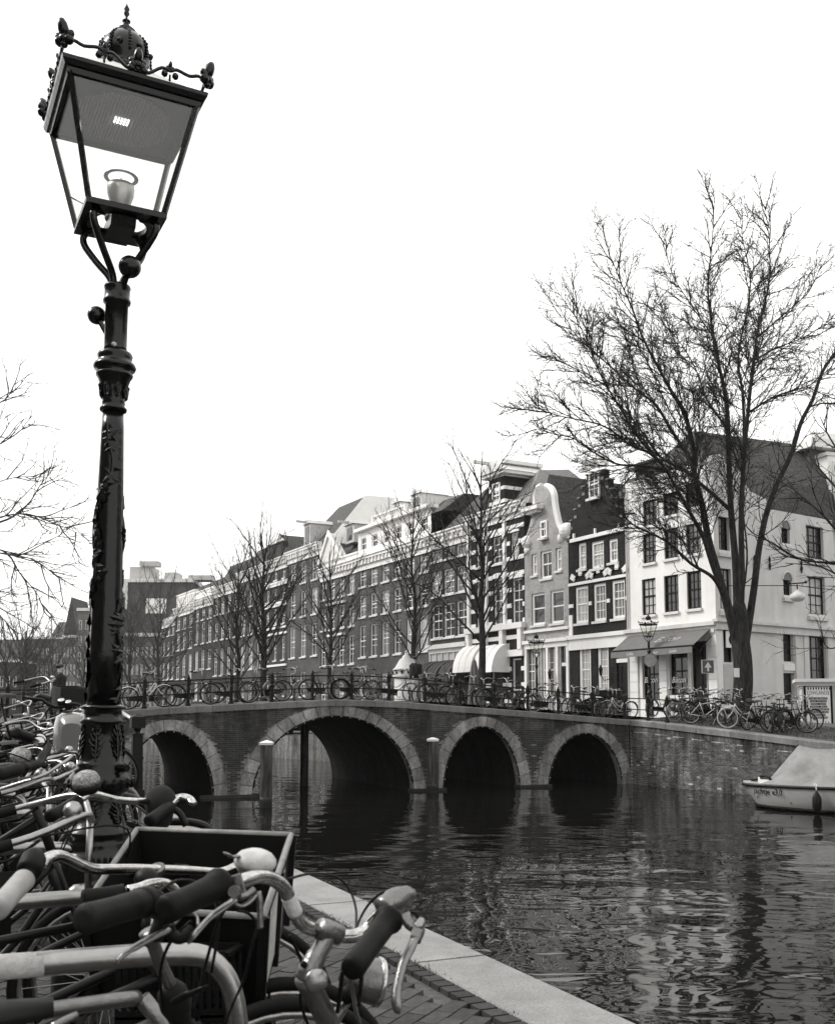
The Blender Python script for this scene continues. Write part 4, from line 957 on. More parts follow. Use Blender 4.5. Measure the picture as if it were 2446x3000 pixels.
# hanging street light on a span wire
p = P(2335, 1752, 44.5); hl = thing('hanging_lamp', 'round street lamp hanging from a span wire before the white side wall', 'street light', p)
MB().lathe([(.05, .38), (.1, .3), (.3, .16), (.33, .0), (.29, -.04), (.22, -.12), (.05, -.16)], n=16).build('shade', M['cream'], hl, smooth=True)
w_ = P(2130, 1716, 44.5)-p; w2_ = P(2500, 1735, 44.5)-p
MB().tube([w_, Vector((0,0,.55)), w2_], .018, 4).tube([(-.35, 0, .62), (.35, 0, .68)], .03, 4).tube([(0, 0, .3), (0, 0, .6)], .03, 5).build('wire', M['iron_dull'], hl)
MB().ball((-.35,0,.65), .07, 6, 4).ball((.38,0,.7), .07, 6, 4).build('insulator', M['iron_dull'], hl)
# house behind at the right edge
p0 = P(2392, 1900, 56); p0.z = 0
rh = thing('canal_house', 'brick house with a projecting white bay at the right edge', 'house', p0, R(20))
def rel(u, v, Y=56): return P(u, v, Y)-p0
zt = P(2400, 1290, 56).z; ops = []
MB().box(0, 12, 0, 8, 0, zt-.5).build('wall', M['br_mid'], rh)
MB().box(-.4, 12, -.6, 8, zt-.5, zt).box(.3, 12, -.1, 7, zt, zt+.5).build('cornice', M['white'], rh)
for k in range(5):
    z0 = .8+k*3.0; 
    if z0+2.4 > zt: break
    MB().box(.4, 4.4, -.9, .1, z0-.2, z0+2.6).build('bay', M['white'], rh)
    for q in range(2): window(rh, .7+q*1.8, z0+.2, 1.5, 2.1, y=-.96, nx=2, ny=3)
    MB().box(.3, 4.5, -.95, 0, z0+2.6, z0+2.8).build('bay_moulding', M['trim'], rh)
# ------------------------------------------------------------------ far buildings
def farhouse(u0, u1, vt, Y, label, wallm='br_hazed', rz=0, depth=10, nc=3, nr=4, top='flat', cat='building', name='far_building', d=None, roofh=3.5, rm='tile2'):
    a = P(u0, 1950, Y); b = P(u1, 1950, Y); zt = P((u0+u1)/2, vt, Y).z; w = (b-a).length
    h = thing(name, label, cat, (a.x, a.y, 0), rz); MB().box(0, w, 0, depth, -1, zt).build('wall', M[wallm], h)
    MB().box(-.1, w+.1, -.3, depth+.1, zt, zt+.5).build('cornice', M['trim'], h)
    if top == 'gable': gable_roof(h, w, zt+.5, zt+roofh, depth, rm)
    if top == 'side':
        m = MB(); m.add([(0,0,zt+.5),(w,0,zt+.5),(w,depth,zt+.5),(0,depth,zt+.5),(0,depth/2,zt+roofh),(w,depth/2,zt+roofh)], [(0,1,5,4),(1,2,5),(2,3,4,5),(3,0,4)]); m.build('roof', M[rm], h)
    for j in range(nr):
        for i in range(nc):
            ww = w/nc*.5; hh = min(2.2, (zt-2)/nr*.6); window(h, round(w*(i+.5)/nc-ww/2, 3), 1.5+(zt-2)*j/nr, ww, hh, y=-.03, nx=1, ny=1, sill=False, pane=hr.choice(PANES), bars=False, frame='lightwall', fw=.14)
    return h, w, zt
h, w, zt = farhouse(352, 560, 1706, 150, 'large plain brick block with white rooftop boxes closing the canal row at the far left', nc=1, nr=1, wallm='br_mid')
MB().box(.5, 4, 2, 6, zt+.5, zt+2.6).box(2.2, 5, 1, 3, zt+2.6, zt+3.3).box(6, 8, 1, 4, zt+.5, zt+1.6).box(9.5, 13, 1, 4, zt+.5, zt+1.2).build('rooftop_box', M['lightwall'], h)
MB().box(-.05, .9, -.25, 0, zt-4, zt).build('pipe', M['trim'], h); MB().box(3.6, 6.6, -.06, 0, zt-4.6, zt-2.4).build('far_window', M['white'], h)
farhouse(355, 478, 1865, 142, 'row of grey far houses behind the bare trees left of the dark row', nc=9, nr=4, wallm='br_hazed')
farhouse(300, 352, 1870, 160, 'hazy brick house just right of the tall street lamp post', nc=3, nr=4)
farhouse(224, 300, 1790, 175, 'tall hazy brick house with a rooftop box left of the lamp post', nc=4, nr=6, top='flat')
farhouse(184, 224, 1868, 200, 'hazy house with a steep pointed roof and white cornice beside the lamp post', nc=4, nr=4, top='gable', roofh=8, wallm='br_hazed')
farhouse(146, 184, 1872, 215, 'narrow pale hazy house with tall windows at the far left', nc=4, nr=3, top='side', roofh=4)
farhouse(62, 146, 1872, 230, 'wide dark hazy house behind the far left tree', nc=6, nr=4, wallm='br_mid', top='flat')
farhouse(-60, 56, 1940, 210, 'low dark far building at the left edge of the street', nc=6, nr=2, wallm='br_dark', top='side', roofh=5)
for k in range(10):                        # the left side of the canal beyond the bridge, out to the sides
    pass

# ------------------------------------------------------------------ houses of the near quay and of the canal behind the camera (reflected, never in frame)
def plain_house(label, x, y, rz, w, h_, wallm):
    h = thing('canal_house', label, 'house', (x, y, 0), rz, 'houses outside the picture')
    ops = []; n = 3 if w < 8.5 else 4
    for j in range(int((h_-4.2)/3.1)+1):
        for i in range(n): ops.append((round(w*(i+.5)/n-.6, 2), round(w*(i+.5)/n+.6, 2), round(1.2+3.2*j, 2), round(1.2+3.2*j+(2.2 if j < 3 else 1.6), 2)))
    ops = [o for o in ops if o[3] < h_-.6]
    wall(h, 0, w, -.2, h_, ops, M[wallm]); shell(h, w, -.2, h_, 10, M[wallm]); cornice(h, w, h_+.4, .6, .4, dent=False); gable_roof(h, w, h_, h_+3.0, 10, 'tile', .2)
    for a, b, c, d in ops: window(h, a, c, round(b-a, 2), round(d-c, 2), ny=3 if d-c > 2 else 2, pane=hr.choice(PANES))
la = math.atan2(edir.y, edir.x); y_ = -34.0; k = 0
for w_, hh, mm in ((8, 13, 'br_dark'), (9.5, 14.5, 'br_mid'), (7, 12.5, 'br_black'), (8, 13.5, 'br_dark'), (10, 14, 'br_mid'), (7.5, 13, 'br_dark'), (8, 12, 'br_black'), (9, 14, 'br_mid')):
    c = Vector((ex(y_), y_, 0))-enrm*21
    plain_house('canal house standing outside the picture beside the camera', c.x, c.y, la, w_, hh, mm); y_ += w_*edir.y+.02; k += 1
qa = QR+math.pi; c = Vector((Q0.x, Q0.y, 0))+qd*15+qn*15
for w_, hh, mm in ((8.5, 13, 'br_dark'), (7.5, 14, 'cream'), (9, 13.5, 'br_mid'), (8, 12.5, 'br_dark'), (8, 14, 'br_black')):
    plain_house('canal house standing outside the picture beside the camera', c.x, c.y, QR, w_, hh, mm); c = c+qd*(w_+.02)
# ================================================================== TREES
class TB:
    """grows branches; collects thin 3-5 sided tubes in one mesh"""
    def __init__(s, seed): s.m = MB(); s.t = MB(); s.r = random.Random(seed); s.n = 0
    def path(s, p, d, L, n, wig, up):
        r = s.r; pts = [p.copy()]; d = d.normalized()
        for i in range(n):
            d = (d + Vector((r.gauss(0, wig), r.gauss(0, wig), r.gauss(0, wig)+up))).normalized(); p = p + d*(L/n); pts.append(p.copy())
        return pts
    def twigs(s, pts, r0, lvl, dens, L, up=.05, spread=.8, rmin=.005, start=.15):
        """long fine side branches fanning forward along a path"""
        r = s.r; tot = sum((b-a).length for a, b in zip(pts, pts[1:]))
        n = max(1, int(tot*dens+r.random()))
        for k in range(n):
            t = start + (1-start)*(k+r.random())/n; f = t*(len(pts)-1); i = min(int(f), len(pts)-2); q = f-i
            p = pts[i].lerp(pts[i+1], q); d = (pts[i+1]-pts[i]).normalized()
            side = Vector((r.gauss(0, 1), r.gauss(0, 1), r.gauss(0, 1))); side -= d*side.dot(d)
            if side.length < .01: continue
            side.normalize(); a = r.uniform(.35, .85)*spread
            dd = (d*math.cos(a)+side*math.sin(a)); l = L*(1-.4*t)*r.uniform(.45, 1.3)
            rr = max(rmin, min((.006, .010, .016, .028)[min(lvl, 3)], r0*.6))
            s.branch(p, dd, l, rr, lvl-1, dens*1.45, up, rmin)
    def branch(s, p, d, L, r0, lvl, dens, up, rmin=.005):
        n = 6 if lvl > 1 else (4 if lvl > 0 else 3)
        pts = s.path(p, d, L, n, .11 if lvl > 0 else .16, up); s.n += n
        s.m.tube(pts, [max(rmin*.7, r0*(1-.75*i/n)) for i in range(n+1)], 3, cap=False)
        if lvl > 0 and L > .25: s.twigs(pts, r0, lvl, dens, L*.56, up*.8, .95, rmin)
        elif s.buds:
            for q in pts[1:]:
                if s.r.random() < s.buds:
                    e = Vector((s.r.gauss(0, 1), s.r.gauss(0, 1), s.r.gauss(0, 1)))*.035*s.bs; g = Vector((s.r.gauss(0, 1), s.r.gauss(0, 1), s.r.gauss(0, 1)))*.035*s.bs
                    s.m.add([q, q+e, q+g], [(0, 1, 2)])
def tree(label, group=None, seed=1): return
bt = TB(5); bt.buds = .6; bt.bs = .75
def s6(x, y): return 1450+x/1.743, 550+y/1.743
TY = 41.0
big = thing('elm_tree', 'tall bare elm with spreading limbs before the white corner house', 'tree', P(2170, 2112, TY))
b0 = big.location.copy()
ALLP = []
def limb(pts, r0, r1, dy=0, trunk=False, k=5):
    n = len(pts); out = []; dy0 = 0; snap = None
    if ALLP:                                  # start on the nearest limb already built
        q0 = s6(*pts[0]); best = min(ALLP, key=lambda a: (a[0]-q0[0])**2+(a[1]-q0[1])**2)
        if (best[0]-q0[0])**2+(best[1]-q0[1])**2 < 70**2 and pts[0][1] < 2280: snap = best[2]; dy0 = snap.y + b0.y - TY
    for i, (x, y) in enumerate(pts):
        u, v = s6(x, y); out.append(P(u, v, TY + dy0 + dy*(i/(n-1))**1.0) - b0)
    if snap is not None: out[0] = snap.copy()
    for i in range(len(out)-1):
        for j in range(6):
            q = out[i].lerp(out[i+1], j/6); uv = inview(q+b0); ALLP.append((uv[0], uv[1], q))
    c = crom(out, k)
    bt.t.tube(c, [r0*.76+(r1*.7-r0*.76)*(i/(len(c)-1))**.72 for i in range(len(c))], 10 if r0 > .1 else 6)
    return c
LB = []
def L2(pts, r0, r1, dy, dens=2.0, L=3.0, lv=3, st=.15): c = limb(pts, r0, r1, dy); LB.append((c, r0, dens, L, lv, st))
tr = [(P(2170, 2125, TY)-b0), (P(2170, 2080, TY)-b0), (P(2176, 2000, TY)-b0), (P(2174, 1930, TY)-b0), (P(2167, 1870, TY)-b0), (P(2165, 1810, TY)-b0), (P(2163, 1750, TY)-b0)]
tr = crom(tr, 6); 
bt.t.tube(tr, [.50, .46, .44, .42, .41, .40]+[.39-.05*i/(len(tr)-7)-.2*max(0, (i/(len(tr)-7)-.75)/.25)**2 for i in range(len(tr)-6)], 16)
L2([(1235,2330),(1190,2150),(1140,1980),(1090,1800),(1055,1620),(1020,1480),(1010,1330),(965,1150),(905,1050),(850,950),(760,780),(700,620),(640,480),(590,350)], .27, .015, -3.5, 2.2, 3.2, 3, .3)
L2([(1050,1600),(1000,1400),(960,1330),(900,1240),(820,1110),(730,1040),(640,960),(540,870),(430,770),(320,640)], .15, .012, 3, 2.2, 3.0)
L2([(1180,2120),(1110,1930),(1060,1780),(1000,1670),(940,1560),(850,1410),(740,1290),(640,1130),(540,960),(480,800),(390,620)], .16, .012, -5, 2.2, 3.0, 3, .25)
L2([(850,1410),(780,1350),(700,1320),(560,1220),(400,1180),(300,1158),(210,1125)], .09, .01, -3, 2.4, 2.6)
L2([(860,1430),(740,1420),(620,1410),(500,1350),(400,1280),(300,1258),(210,1232)], .08, .01, -1, 2.4, 2.4)
L2([(1190,2100),(1110,1990),(1000,1920),(880,1810),(740,1740),(680,1700),(640,1640)], .13, .02, -3, 2.2, 2.4, 3, .35)
L2([(1060,1910),(980,1830),(900,1760),(820,1730),(700,1660),(560,1660)], .06, .01, 2, 2.5, 2.2)
L2([(1240,2330),(1235,2100),(1225,1900),(1200,1600),(1190,1300),(1178,1080),(1140,900),(1105,700),(1085,500),(1105,300),(1120,60)], .27, .012, 2.5, 2.1, 3.0, 3, .35)
L2([(1195,1270),(1160,1200),(1080,1080),(1020,920),(950,800),(880,700),(820,520)], .09, .01, 4, 2.3, 2.6)
L2([(1170,1640),(1070,1530),(960,1440),(840,1370),(700,1180),(560,1040),(420,930),(280,860)], .12, .01, 1, 2.3, 2.8)
L2([(1245,2330),(1258,2000),(1255,1700),(1265,1450),(1280,1250),(1300,1050),(1322,850),(1350,680),(1395,500),(1400,300),(1375,80)], .2, .012, -2, 2.1, 2.8, 3, .35)
L2([(1265,1300),(1262,1050),(1240,860),(1290,600),(1300,450),(1270,300),(1250,150)], .1, .01, 3, 2.2, 2.5)
L2([(1305,1150),(1400,1080),(1500,1040),(1600,1010),(1736,920),(1850,800)], .07, .01, -2, 2.2, 2.6)
L2([(1325,870),(1430,820),(1560,770),(1700,680),(1800,560)], .06, .01, 2, 2.3, 2.4)
L2([(1340,760),(1480,640),(1600,530),(1670,380)], .05, .01, -1, 2.3, 2.3)
L2([(1320,1010),(1400,920),(1450,850),(1600,850)], .045, .01, 3, 2.3, 2.0)
L2([(1270,2380),(1320,2050),(1345,1850),(1385,1660),(1440,1510),(1510,1360),(1560,1200),(1620,1080),(1670,940),(1750,820)], .21, .09, 3, 1.2, 2.4, 3, .3)
L2([(1612,1130),(1680,1100),(1760,1105)], .06, .03, 0, 2, 2.0)
L2([(1275,2150),(1285,1900),(1270,1700),(1262,1600)], .07, .03, 1, 1.0, 1.4, 2)
L2([(1150,900),(1120,780),(1000,600),(900,430),(860,250)], .07, .01, 3, 2.3, 2.4)
L2([(1010,1300),(900,1160),(780,900),(700,760),(560,640)], .05, .01, 6, 2.3, 2.4)
for c, r0, dens, L, lv, st in LB: bt.twigs(c, r0*.7, 3, dens*1.6, L*.84, .03, 1.0, .0060, st*.7)
print('BIG TREE SEGMENTS', bt.n)
bt.t.build('trunk', M['bark'], big, smooth=True); bt.m.build('crown', M['bark'], big)
NT = MB().box(-.11, .11, -.02, 0, 0, .36).build('notice', M['paper']); q = P(2157, 1984, TY-.46); NT.location = q; tag(NT, 'small white paper notice fixed to the trunk of the big elm', 'notice'); NT.rotation_euler = (0, 0, R(4))
# medium street trees on the far quay
def street_tree(name, label, u, Y, ubase, vtop, seed, r=.17, W=3.2, fork=3.2, dens=1.2, lv=3, mat_='bark', zb=.6, lean=0, group=None, twin=False):
    base = P(u, ubase, Y); base.z = zb; H = P(u, vtop, Y).z - zb
    t = thing(name, label, 'tree', base, 0, group); b = TB(seed); b.buds = .35; b.bs = .8
    top = Vector((lean*1.0, 0, H*.93)); n = 9
    c = [Vector((lean*(i/n)+b.r.gauss(0, .08)*(i > 0), b.r.gauss(0, .08)*(i > 0), H*.93*i/n)) for i in range(n+1)]
    c = crom(c, 3); b.t.tube(c, [r*(1-.97*(i/(len(c)-1))**.8)+.008 for i in range(len(c))], 8)
    nb = int(14+H*.9)
    for k in range(nb):
        f = fork/H + (1-fork/H)*.85*(k/nb)**1.1; a = k*2.4+b.r.uniform(-.5, .5); p = c[min(int(f*(len(c)-1)), len(c)-2)]
        el = b.r.uniform(.75, 1.1); L = W*(1.15-.7*f)*b.r.uniform(.85, 1.3)*1.3
        d = Vector((math.cos(a)*math.cos(el), math.sin(a)*math.cos(el), math.sin(el)*.95)); rr = r*.26*(1-.5*f)
        pts = b.path(p, d, L, 6, .09, .05); b.t.tube(pts, [rr*(1-.8*i/6)+.008 for i in range(7)], 5)
        b.twigs(pts, rr, 3, dens*1.15, L*.42, .07, .9, .0065, .1)
    b.twigs(c, r*.5, lv-1, dens, W*.35, .08, .7, .008, .5)
    b.t.build('trunk', M[mat_], t, smooth=True); b.m.build('crown', M[mat_], t); return t
GT = 'bare elms along the far quay'
T1 = street_tree('elm_tree', 'bare elm whose dark trunk stands before the white awnings', 1412, 57, 2085, 1262, 21, .27, 4.6, 5.2, 1.15, 3, 'bark', .5, group=GT)
T2 = street_tree('elm_tree', 'bare elm directly behind the white advertising column', 1212, 66, 2070, 1395, 22, .22, 4.6, 4.5, 1.1, group=GT)
T3 = street_tree('elm_tree', 'thin bare elm before the white pediment house', 967, 72, 2050, 1560, 23, .2, 4.2, 4.0, 1.1, group=GT)
T4 = street_tree('elm_tree', 'tall bare elm with the thickest dark trunk left of the striped house', 768, 80, 2050, 1485, 24, .36, 5.4, 4.5, 1.0, group=GT)
T5 = street_tree('elm_tree', 'bare elm with a low fork before the plain dark brick house', 692, 84, 2050, 1575, 25, .25, 5.0, 3.6, 1.0, group=GT)
T6 = street_tree('elm_tree', 'bare elm at the left end of the dark brick row', 463, 98, 2050, 1680, 26, .25, 5.4, 3.0, 1.0, mat_='bark_hazed', group=GT)
T7 = street_tree('elm_tree', 'hazy bare elm just right of the lamp post', 378, 112, 2050, 1710, 27, .26, 5.6, 3.4, .9, mat_='bark_hazed', group=GT)
T8 = street_tree('elm_tree', 'hazy bare elm just left of the lamp post', 245, 120, 2040, 1850, 28, .2, 5.2, 3, .9, mat_='bark_hazed', group=GT)
T9 = street_tree('elm_tree', 'bare tree with a straight dark trunk beyond the left bridge end', 72, 95, 2040, 1820, 29, .26, 5.6, 3, .9, mat_='bark_hazed', group=GT)
T10 = street_tree('elm_tree', 'bare spreading tree behind the man in the flat cap', 148, 120, 2040, 1850, 30, .2, 5, 3, .9, mat_='bark_hazed', group=GT)
T11 = street_tree('elm_tree', 'bare low tree at the left edge of the photo above the parked bicycles', 22, 70, 2040, 1880, 31, .14, 4.2, 2.4, .9, mat_='bark_hazed', group=GT)
# big tree out of the frame on the left: only its outer limbs reach into view
lt = TB(9); lt.buds = .3; lt.bs = .7; LY = 34
lt_o = thing('elm_tree', 'bare tree reaching in from the left edge above the far roofs', 'tree', P(-420, 2110, LY)); lb0 = lt_o.location.copy()
for pts, r0 in (([(-420,2110),(-415,1900),(-400,1700),(-380,1500),(-300,1200),(-250,1000)], .3),):
    lt.t.tube(crom([P(u, v, LY)-lb0 for u, v in pts], 4), [r0*(1-.035*i) for i in range(21)], 10)
for pts, r0, dy in (([(-400,1620),(-200,1560),(0,1530),(80,1480),(120,1420),(150,1385)], .1, 3), ([(-400,1700),(-150,1580),(0,1620),(100,1640),(180,1700)], .08, -2), ([(-380,1560),(-200,1400),(-60,1330),(20,1290),(90,1240)], .1, 2), ([(-400,1650),(-200,1600),(0,1610),(60,1680),(110,1740),(130,1790)], .07, 1), ([(-330,1300),(-150,1230),(0,1180),(40,1140)], .08, 0), ([(-400,1600),(-100,1540),(60,1505),(150,1530),(250,1570)], .06, -3), ([(-400,1700),(-200,1700),(-60,1720),(0,1800),(40,1850)], .06, 2), ([(-380,1500),(-120,1450),(40,1400),(150,1400)], .06, 5)):
    n = len(pts); c = crom([P(u, v, LY+dy*i/(n-1))-lb0 for i, (u, v) in enumerate(pts)], 5); lt.t.tube(c, [r0*.55*(1-.93*i/(len(c)-1))+.005 for i in range(len(c))], 6)
    lt.twigs(c, r0, 3, 1.5, 2.4, .02, .9, .0045, .3)
lt.t.build('trunk', M['bark_hazed'], lt_o, smooth=True); lt.m.build('crown', M['bark_hazed'], lt_o)
# fine branches entering from the right edge
rt = TB(12); rt.buds = .4; rt.bs = .6; RY = 32
rt_o = thing('elm_tree', 'thin bare branches of a tree just outside the right edge', 'tree', P(2640, 2170, RY)); rb0 = rt_o.location.copy()
rt.t.tube(crom([P(u, v, RY)-rb0 for u, v in ((2640,2170),(2640,1900),(2650,1600),(2640,1400),(2600,1150))], 4), [.2-.008*i for i in range(17)], 8)
for pts, r0, dy in (([(2640,1640),(2500,1600),(2400,1500),(2330,1440),(2300,1400)], .05, 1), ([(2645,1660),(2480,1650),(2350,1640),(2260,1590),(2200,1560)], .045, -2), ([(2640,1580),(2520,1500),(2440,1420),(2380,1350),(2340,1300)], .05, 2), ([(2640,1500),(2520,1400),(2440,1300),(2400,1220)], .05, 0), ([(2645,1680),(2500,1700),(2400,1660),(2300,1650)], .04, 1), ([(2645,1900),(2500,1880),(2430,1900),(2400,1860)], .03, 0)):
    n = len(pts); c = crom([P(u, v, RY+dy*i/(n-1))-rb0 for i, (u, v) in enumerate(pts)], 5); rt.t.tube(c, [r0*(1-.9*i/(len(c)-1))+.008 for i in range(len(c))], 5)
    rt.twigs(c, r0, 3, 1.6, 1.9, .03, .9, .0042, .15)
rt.t.build('trunk', M['bark'], rt_o, smooth=True); rt.m.build('crown', M['bark'], rt_o)
# ================================================================== BICYCLES
def wheel_parts(parent, x, paint, tyre, detail=1, r=.335):
    m = MB(); n = 28 if detail else 20
    cir = lambda rr: [(rr*math.cos(2*math.pi*k/n), 0, rr*math.sin(2*math.pi*k/n)) for k in range(n)]
    m.tube(cir(r), .019, 6, closed=True); w = m.build('wheel', M[tyre], parent, True, (x, 0, r+.019))
    MB().tube(cir(r-.028), .012, 5, closed=True).lathe([(.03, -.04), (.03, .04)], (0,0,0), 8, (0,1,0)).build('rim', M['alu' if paint in ('bikewhite',) else 'rimdull'], w)
    m = MB()
    for k in range(18):
        a = 2*math.pi*k/18; b = a+(.5 if k % 2 else -.5); s_ = .02 if k % 2 else -.02
        m.bar((.028*math.cos(b), s_, .028*math.sin(b)), ((r-.03)*math.cos(a), 0, (r-.03)*math.sin(a)), .004, .004)
    m.build('spokes', M['spoke'], w); return w
def make_bike(label, paint='bikeblack', tyre='tyre', dame=True, mud=True, crate=None, chain=True, bars='alu', grp=None, name='bicycle', rack=True, frontrack=False):
    b = thing(name, label, 'bicycle', (0,0,0), 0, grp)
    wb = .56; rw = .354
    wheel_parts(b, -wb, paint, tyre); wheel_parts(b, wb, paint, tyre)
    bb = Vector((-.08, 0, .29)); st = Vector((-.24, 0, .80)); hb = Vector((.36, 0, .62)); ht = Vector((.30, 0, .82)); ra = Vector((-wb, 0, rw)); fa = Vector((wb, 0, rw))
    m = MB()
    if dame:
        m.tube(crom([ht*.5+hb*.5, Vector((.18,0,.5)), Vector((.02,0,.36)), bb], 4), .017, 6); m.tube(crom([ht, Vector((.16,0,.62)), Vector((-.02,0,.5)), Vector((-.17,0,.55))], 4), .014, 6)
    else:
        m.tube([ht-Vector((0,0,.03)), st-Vector((0,0,.08))], .015, 6); m.tube([hb, bb], .017, 6)
    m.tube([bb, st], .016, 6); m.tube([hb, ht+Vector((-.005,0,.03))], .02, 8)
    for s_ in (-.05, .05): m.tube([bb, ra+Vector((0,s_,0))], .009, 5); m.tube([st-Vector((0,0,.08)), ra+Vector((0,s_,0))], .008, 5)
    m.build('frame', M[paint], b, True)
    m = MB()
    for s_ in (-.055, .055): m.tube(crom([hb+Vector((0,s_*.5,0)), Vector((.44,s_,.5)), fa+Vector((0,s_,0))], 4), .011, 5)
    m.build('fork', M[paint], b, True)
    m = MB(); cc = ht+Vector((-.03,0,.28)); hbp = crom([cc+Vector((-.30,-.30,-.02)), cc+Vector((-.14,-.29,.02)), cc+Vector((.0,-.2,.06)), cc+Vector((.03,-.06,.02)), cc+Vector((.03,.06,.02)), cc+Vector((.0,.2,.06)), cc+Vector((-.14,.29,.02)), cc+Vector((-.30,.30,-.02))], 4)
    m.tube(hbp, .011, 6); m.tube([ht, cc+Vector((.03,0,.02))], .012, 6); h = m.build('handlebar', M[bars], b, True)
    for s_ in (-1, 1): MB().tube([cc+Vector((-.31,.302*s_,-.025)), cc+Vector((-.19,.295*s_,.005))], .017, 7).build('grip', M['rubber'], h, True)
    MB().ball(cc+Vector((-.03,-.2,.075)), .028, 8, 6).build('bell', M[bars], h, True)
    m = MB()
    for s_ in (-1, 1): m.tube(crom([cc+Vector((-.12,.29*s_,.02)), cc+Vector((.10,.22*s_,.03)), cc+Vector((.14,.08*s_,-.08)), ht+Vector((.04,.02*s_,.0))], 4), .0032, 4); m.tube([cc+Vector((-.12,.29*s_,.01)), cc+Vector((-.18,.32*s_,-.03)), cc+Vector((-.27,.335*s_,-.05))], .005, 5)
    m.build('brake_cables', M['rubber'], b)
    m = MB(); n = 7; rows = []
    for i in range(n):
        t = i/(n-1); wd = .10*(1-t)**.7+.02; x = st.x-.12+.26*t; z = st.z+.15+.015*math.sin(t*3); rows.append([(x, -wd, z-.03), (x, -wd*.7, z), (x, 0, z+.012), (x, wd*.7, z), (x, wd, z-.03)])
    m.grid(rows); m.add([r_[k] for r_ in rows for k in (0, 4)], [(2*i, 2*i+1, 2*i+3, 2*i+2) for i in range(n-1)]); m.tube([st, st+Vector((-.02,0,.13))], .012, 6); m.build('saddle', M['saddle'], b, True)
    if mud:
        for x, a0, a1 in ((-wb, .15, 2.9), (wb, .9, 2.75)):
            m = MB(); rr = .372; ps = [(x+rr*math.cos(a), rw+rr*math.sin(a)) for a in [a0+(a1-a0)*k/14 for k in range(15)]]
            m.grid([[(px, y, pz+dz) for px, pz in ps] for y, dz in ((-.028, -.012), (-.012, .003), (.012, .003), (.028, -.012))]); m.build('mudguard', M[paint], b, True)
    if rack:
        m = MB()
        for y in (-.06, 0, .06): m.tube([(-.30,y,.75), (-.78,y,.75)], .005, 4)
        for x in (-.35, -.55, -.75): m.tube([(x,-.07,.75),(x,.07,.75)], .005, 4)
        for s_ in (-.06, .06): m.tube([(-.7,s_,.75), ra+Vector((0,s_,0))], .005, 4)
        m.build('luggage_rack', M['iron_dull'], b)
    m = MB()
    if chain: m.hexa([(-wb-.05,-.055,.29),(.02,-.055,.2),(.02,-.035,.2),(-wb-.05,-.035,.29)], [(-wb-.05,-.055,.42),(.02,-.055,.40),(.02,-.035,.40),(-wb-.05,-.035,.42)])
    m.lathe([(.08,-.01),(.08,.01)], bb+Vector((0,-.06,0)), 12, (0,1,0)); m.build('chain_case', M['plastic' if chain else 'alu'], b)
    m = MB(); m.bar(bb+Vector((0,-.07,0)), bb+Vector((.12,-.08,-.12)), .02, .012); m.box(.0,.09,-.17,-.08,.155,.178); m.bar(bb+Vector((0,.07,0)), bb+Vector((-.12,.08,.12)), .02, .012); m.box(-.25,-.16,.08,.17,.40,.42); m.build('crank', M['alu'], b)
    m = MB(); m.tube([(-.14,.02,.26),(-.2,.16,.01)], .008, 5); m.build('kickstand', M['alu'], b)
    m = MB().lathe([(.012,-.05),(.035,-.02),(.038,.03),(.03,.035)], hb+Vector((.07,0,.06)), 10, (1,0,0)); m.build('headlight', M[bars], b, True)
    if crate == 'crate':
        x0, x1, y0, y1, z0, z1 = .34, .70, -.21, .21, .80, 1.06; m = MB()
        m.box(x0, x1, y0, y1, z0, z0+.015)
        for (a, c_, e, f_) in ((x0, x0+.012, y0, y1), (x1-.012, x1, y0, y1), (x0+.0125, x1-.0125, y0, y0+.012), (x0+.0125, x1-.0125, y1-.012, y1)): m.box(a, c_, e, f_, z0+.0151, z1)
        m.build('crate', M['plastic'], b)
    if crate == 'basket':
        m = MB(); x0, x1, y0, y1, z0, z1 = .36, .62, -.17, .17, .78, 1.02
        for z in (z0, (z0+z1)/2, z1): m.tube([(x0,y0,z),(x1,y0,z),(x1,y1,z),(x0,y1,z)], .006, 4, closed=True)
        for k in range(7):
            x = lerp(x0, x1, k/6); y = lerp(y0, y1, k/6)
            for q in (y0, y1): m.bar((x,q,z0), (x,q,z1), .005, .005)
            for q in (x0, x1): m.bar((q,y,z0), (q,y,z1), .005, .005)
            m.bar((x,y0,z0), (x,y1,z0), .005, .005)
        m.build('basket', M['iron_dull'], b)
    if frontrack:
        m = MB()
        for y in (-.15, -.05, .05, .15): m.tube([(.36,y,.76),(.74,y,.76)], .007, 4)
        m.tube([(.36,-.17,.77),(.36,.17,.77),(.74,.17,.8),(.74,-.17,.8)], .01, 5, closed=True)
        for s_ in (-.08, .08): m.tube([(.7,s_,.76), fa+Vector((0,s_,0))], .008, 4)
        m.build('front_rack', M[paint], b)
    return b
protos = {}
used = set()
KW = dict(blackd=dict(), blackh=dict(dame=False), white=dict(paint='bikewhite', dame=False, mud=False, chain=False, rack=False), grey=dict(paint='bikegrey', tyre='tyregrey'), crate=dict(crate='crate'), basket=dict(crate='basket', dame=False), cream=dict(tyre='tyrewhite', frontrack=True, paint='bikewhite'), silver=dict(paint='bikegrey', dame=False, tyre='tyregrey', chain=False), whited=dict(paint='bikewhite', rack=False))
def bike(kind, label, loc, rz, lean=0, group=None, scale=1, steer=0):
    if kind not in protos: protos[kind] = make_bike(label, **KW[kind]); b = protos[kind]; b.location = loc
    else: b = dup(protos[kind], loc=loc, label=label)
    b.rotation_mode = 'XYZ'; b.rotation_euler = (lean, 0, rz)
    if scale != 1: b.scale = (scale,)*3
    if group: b['group'] = group
    return b
def bw_pt(s, y, dz=0): return Vector((B0.x, B0.y, 0))+bd*s+bn*y+Vector((0,0,cz(s)+dz))
GB = 'bicycles leaning on the bridge railing'
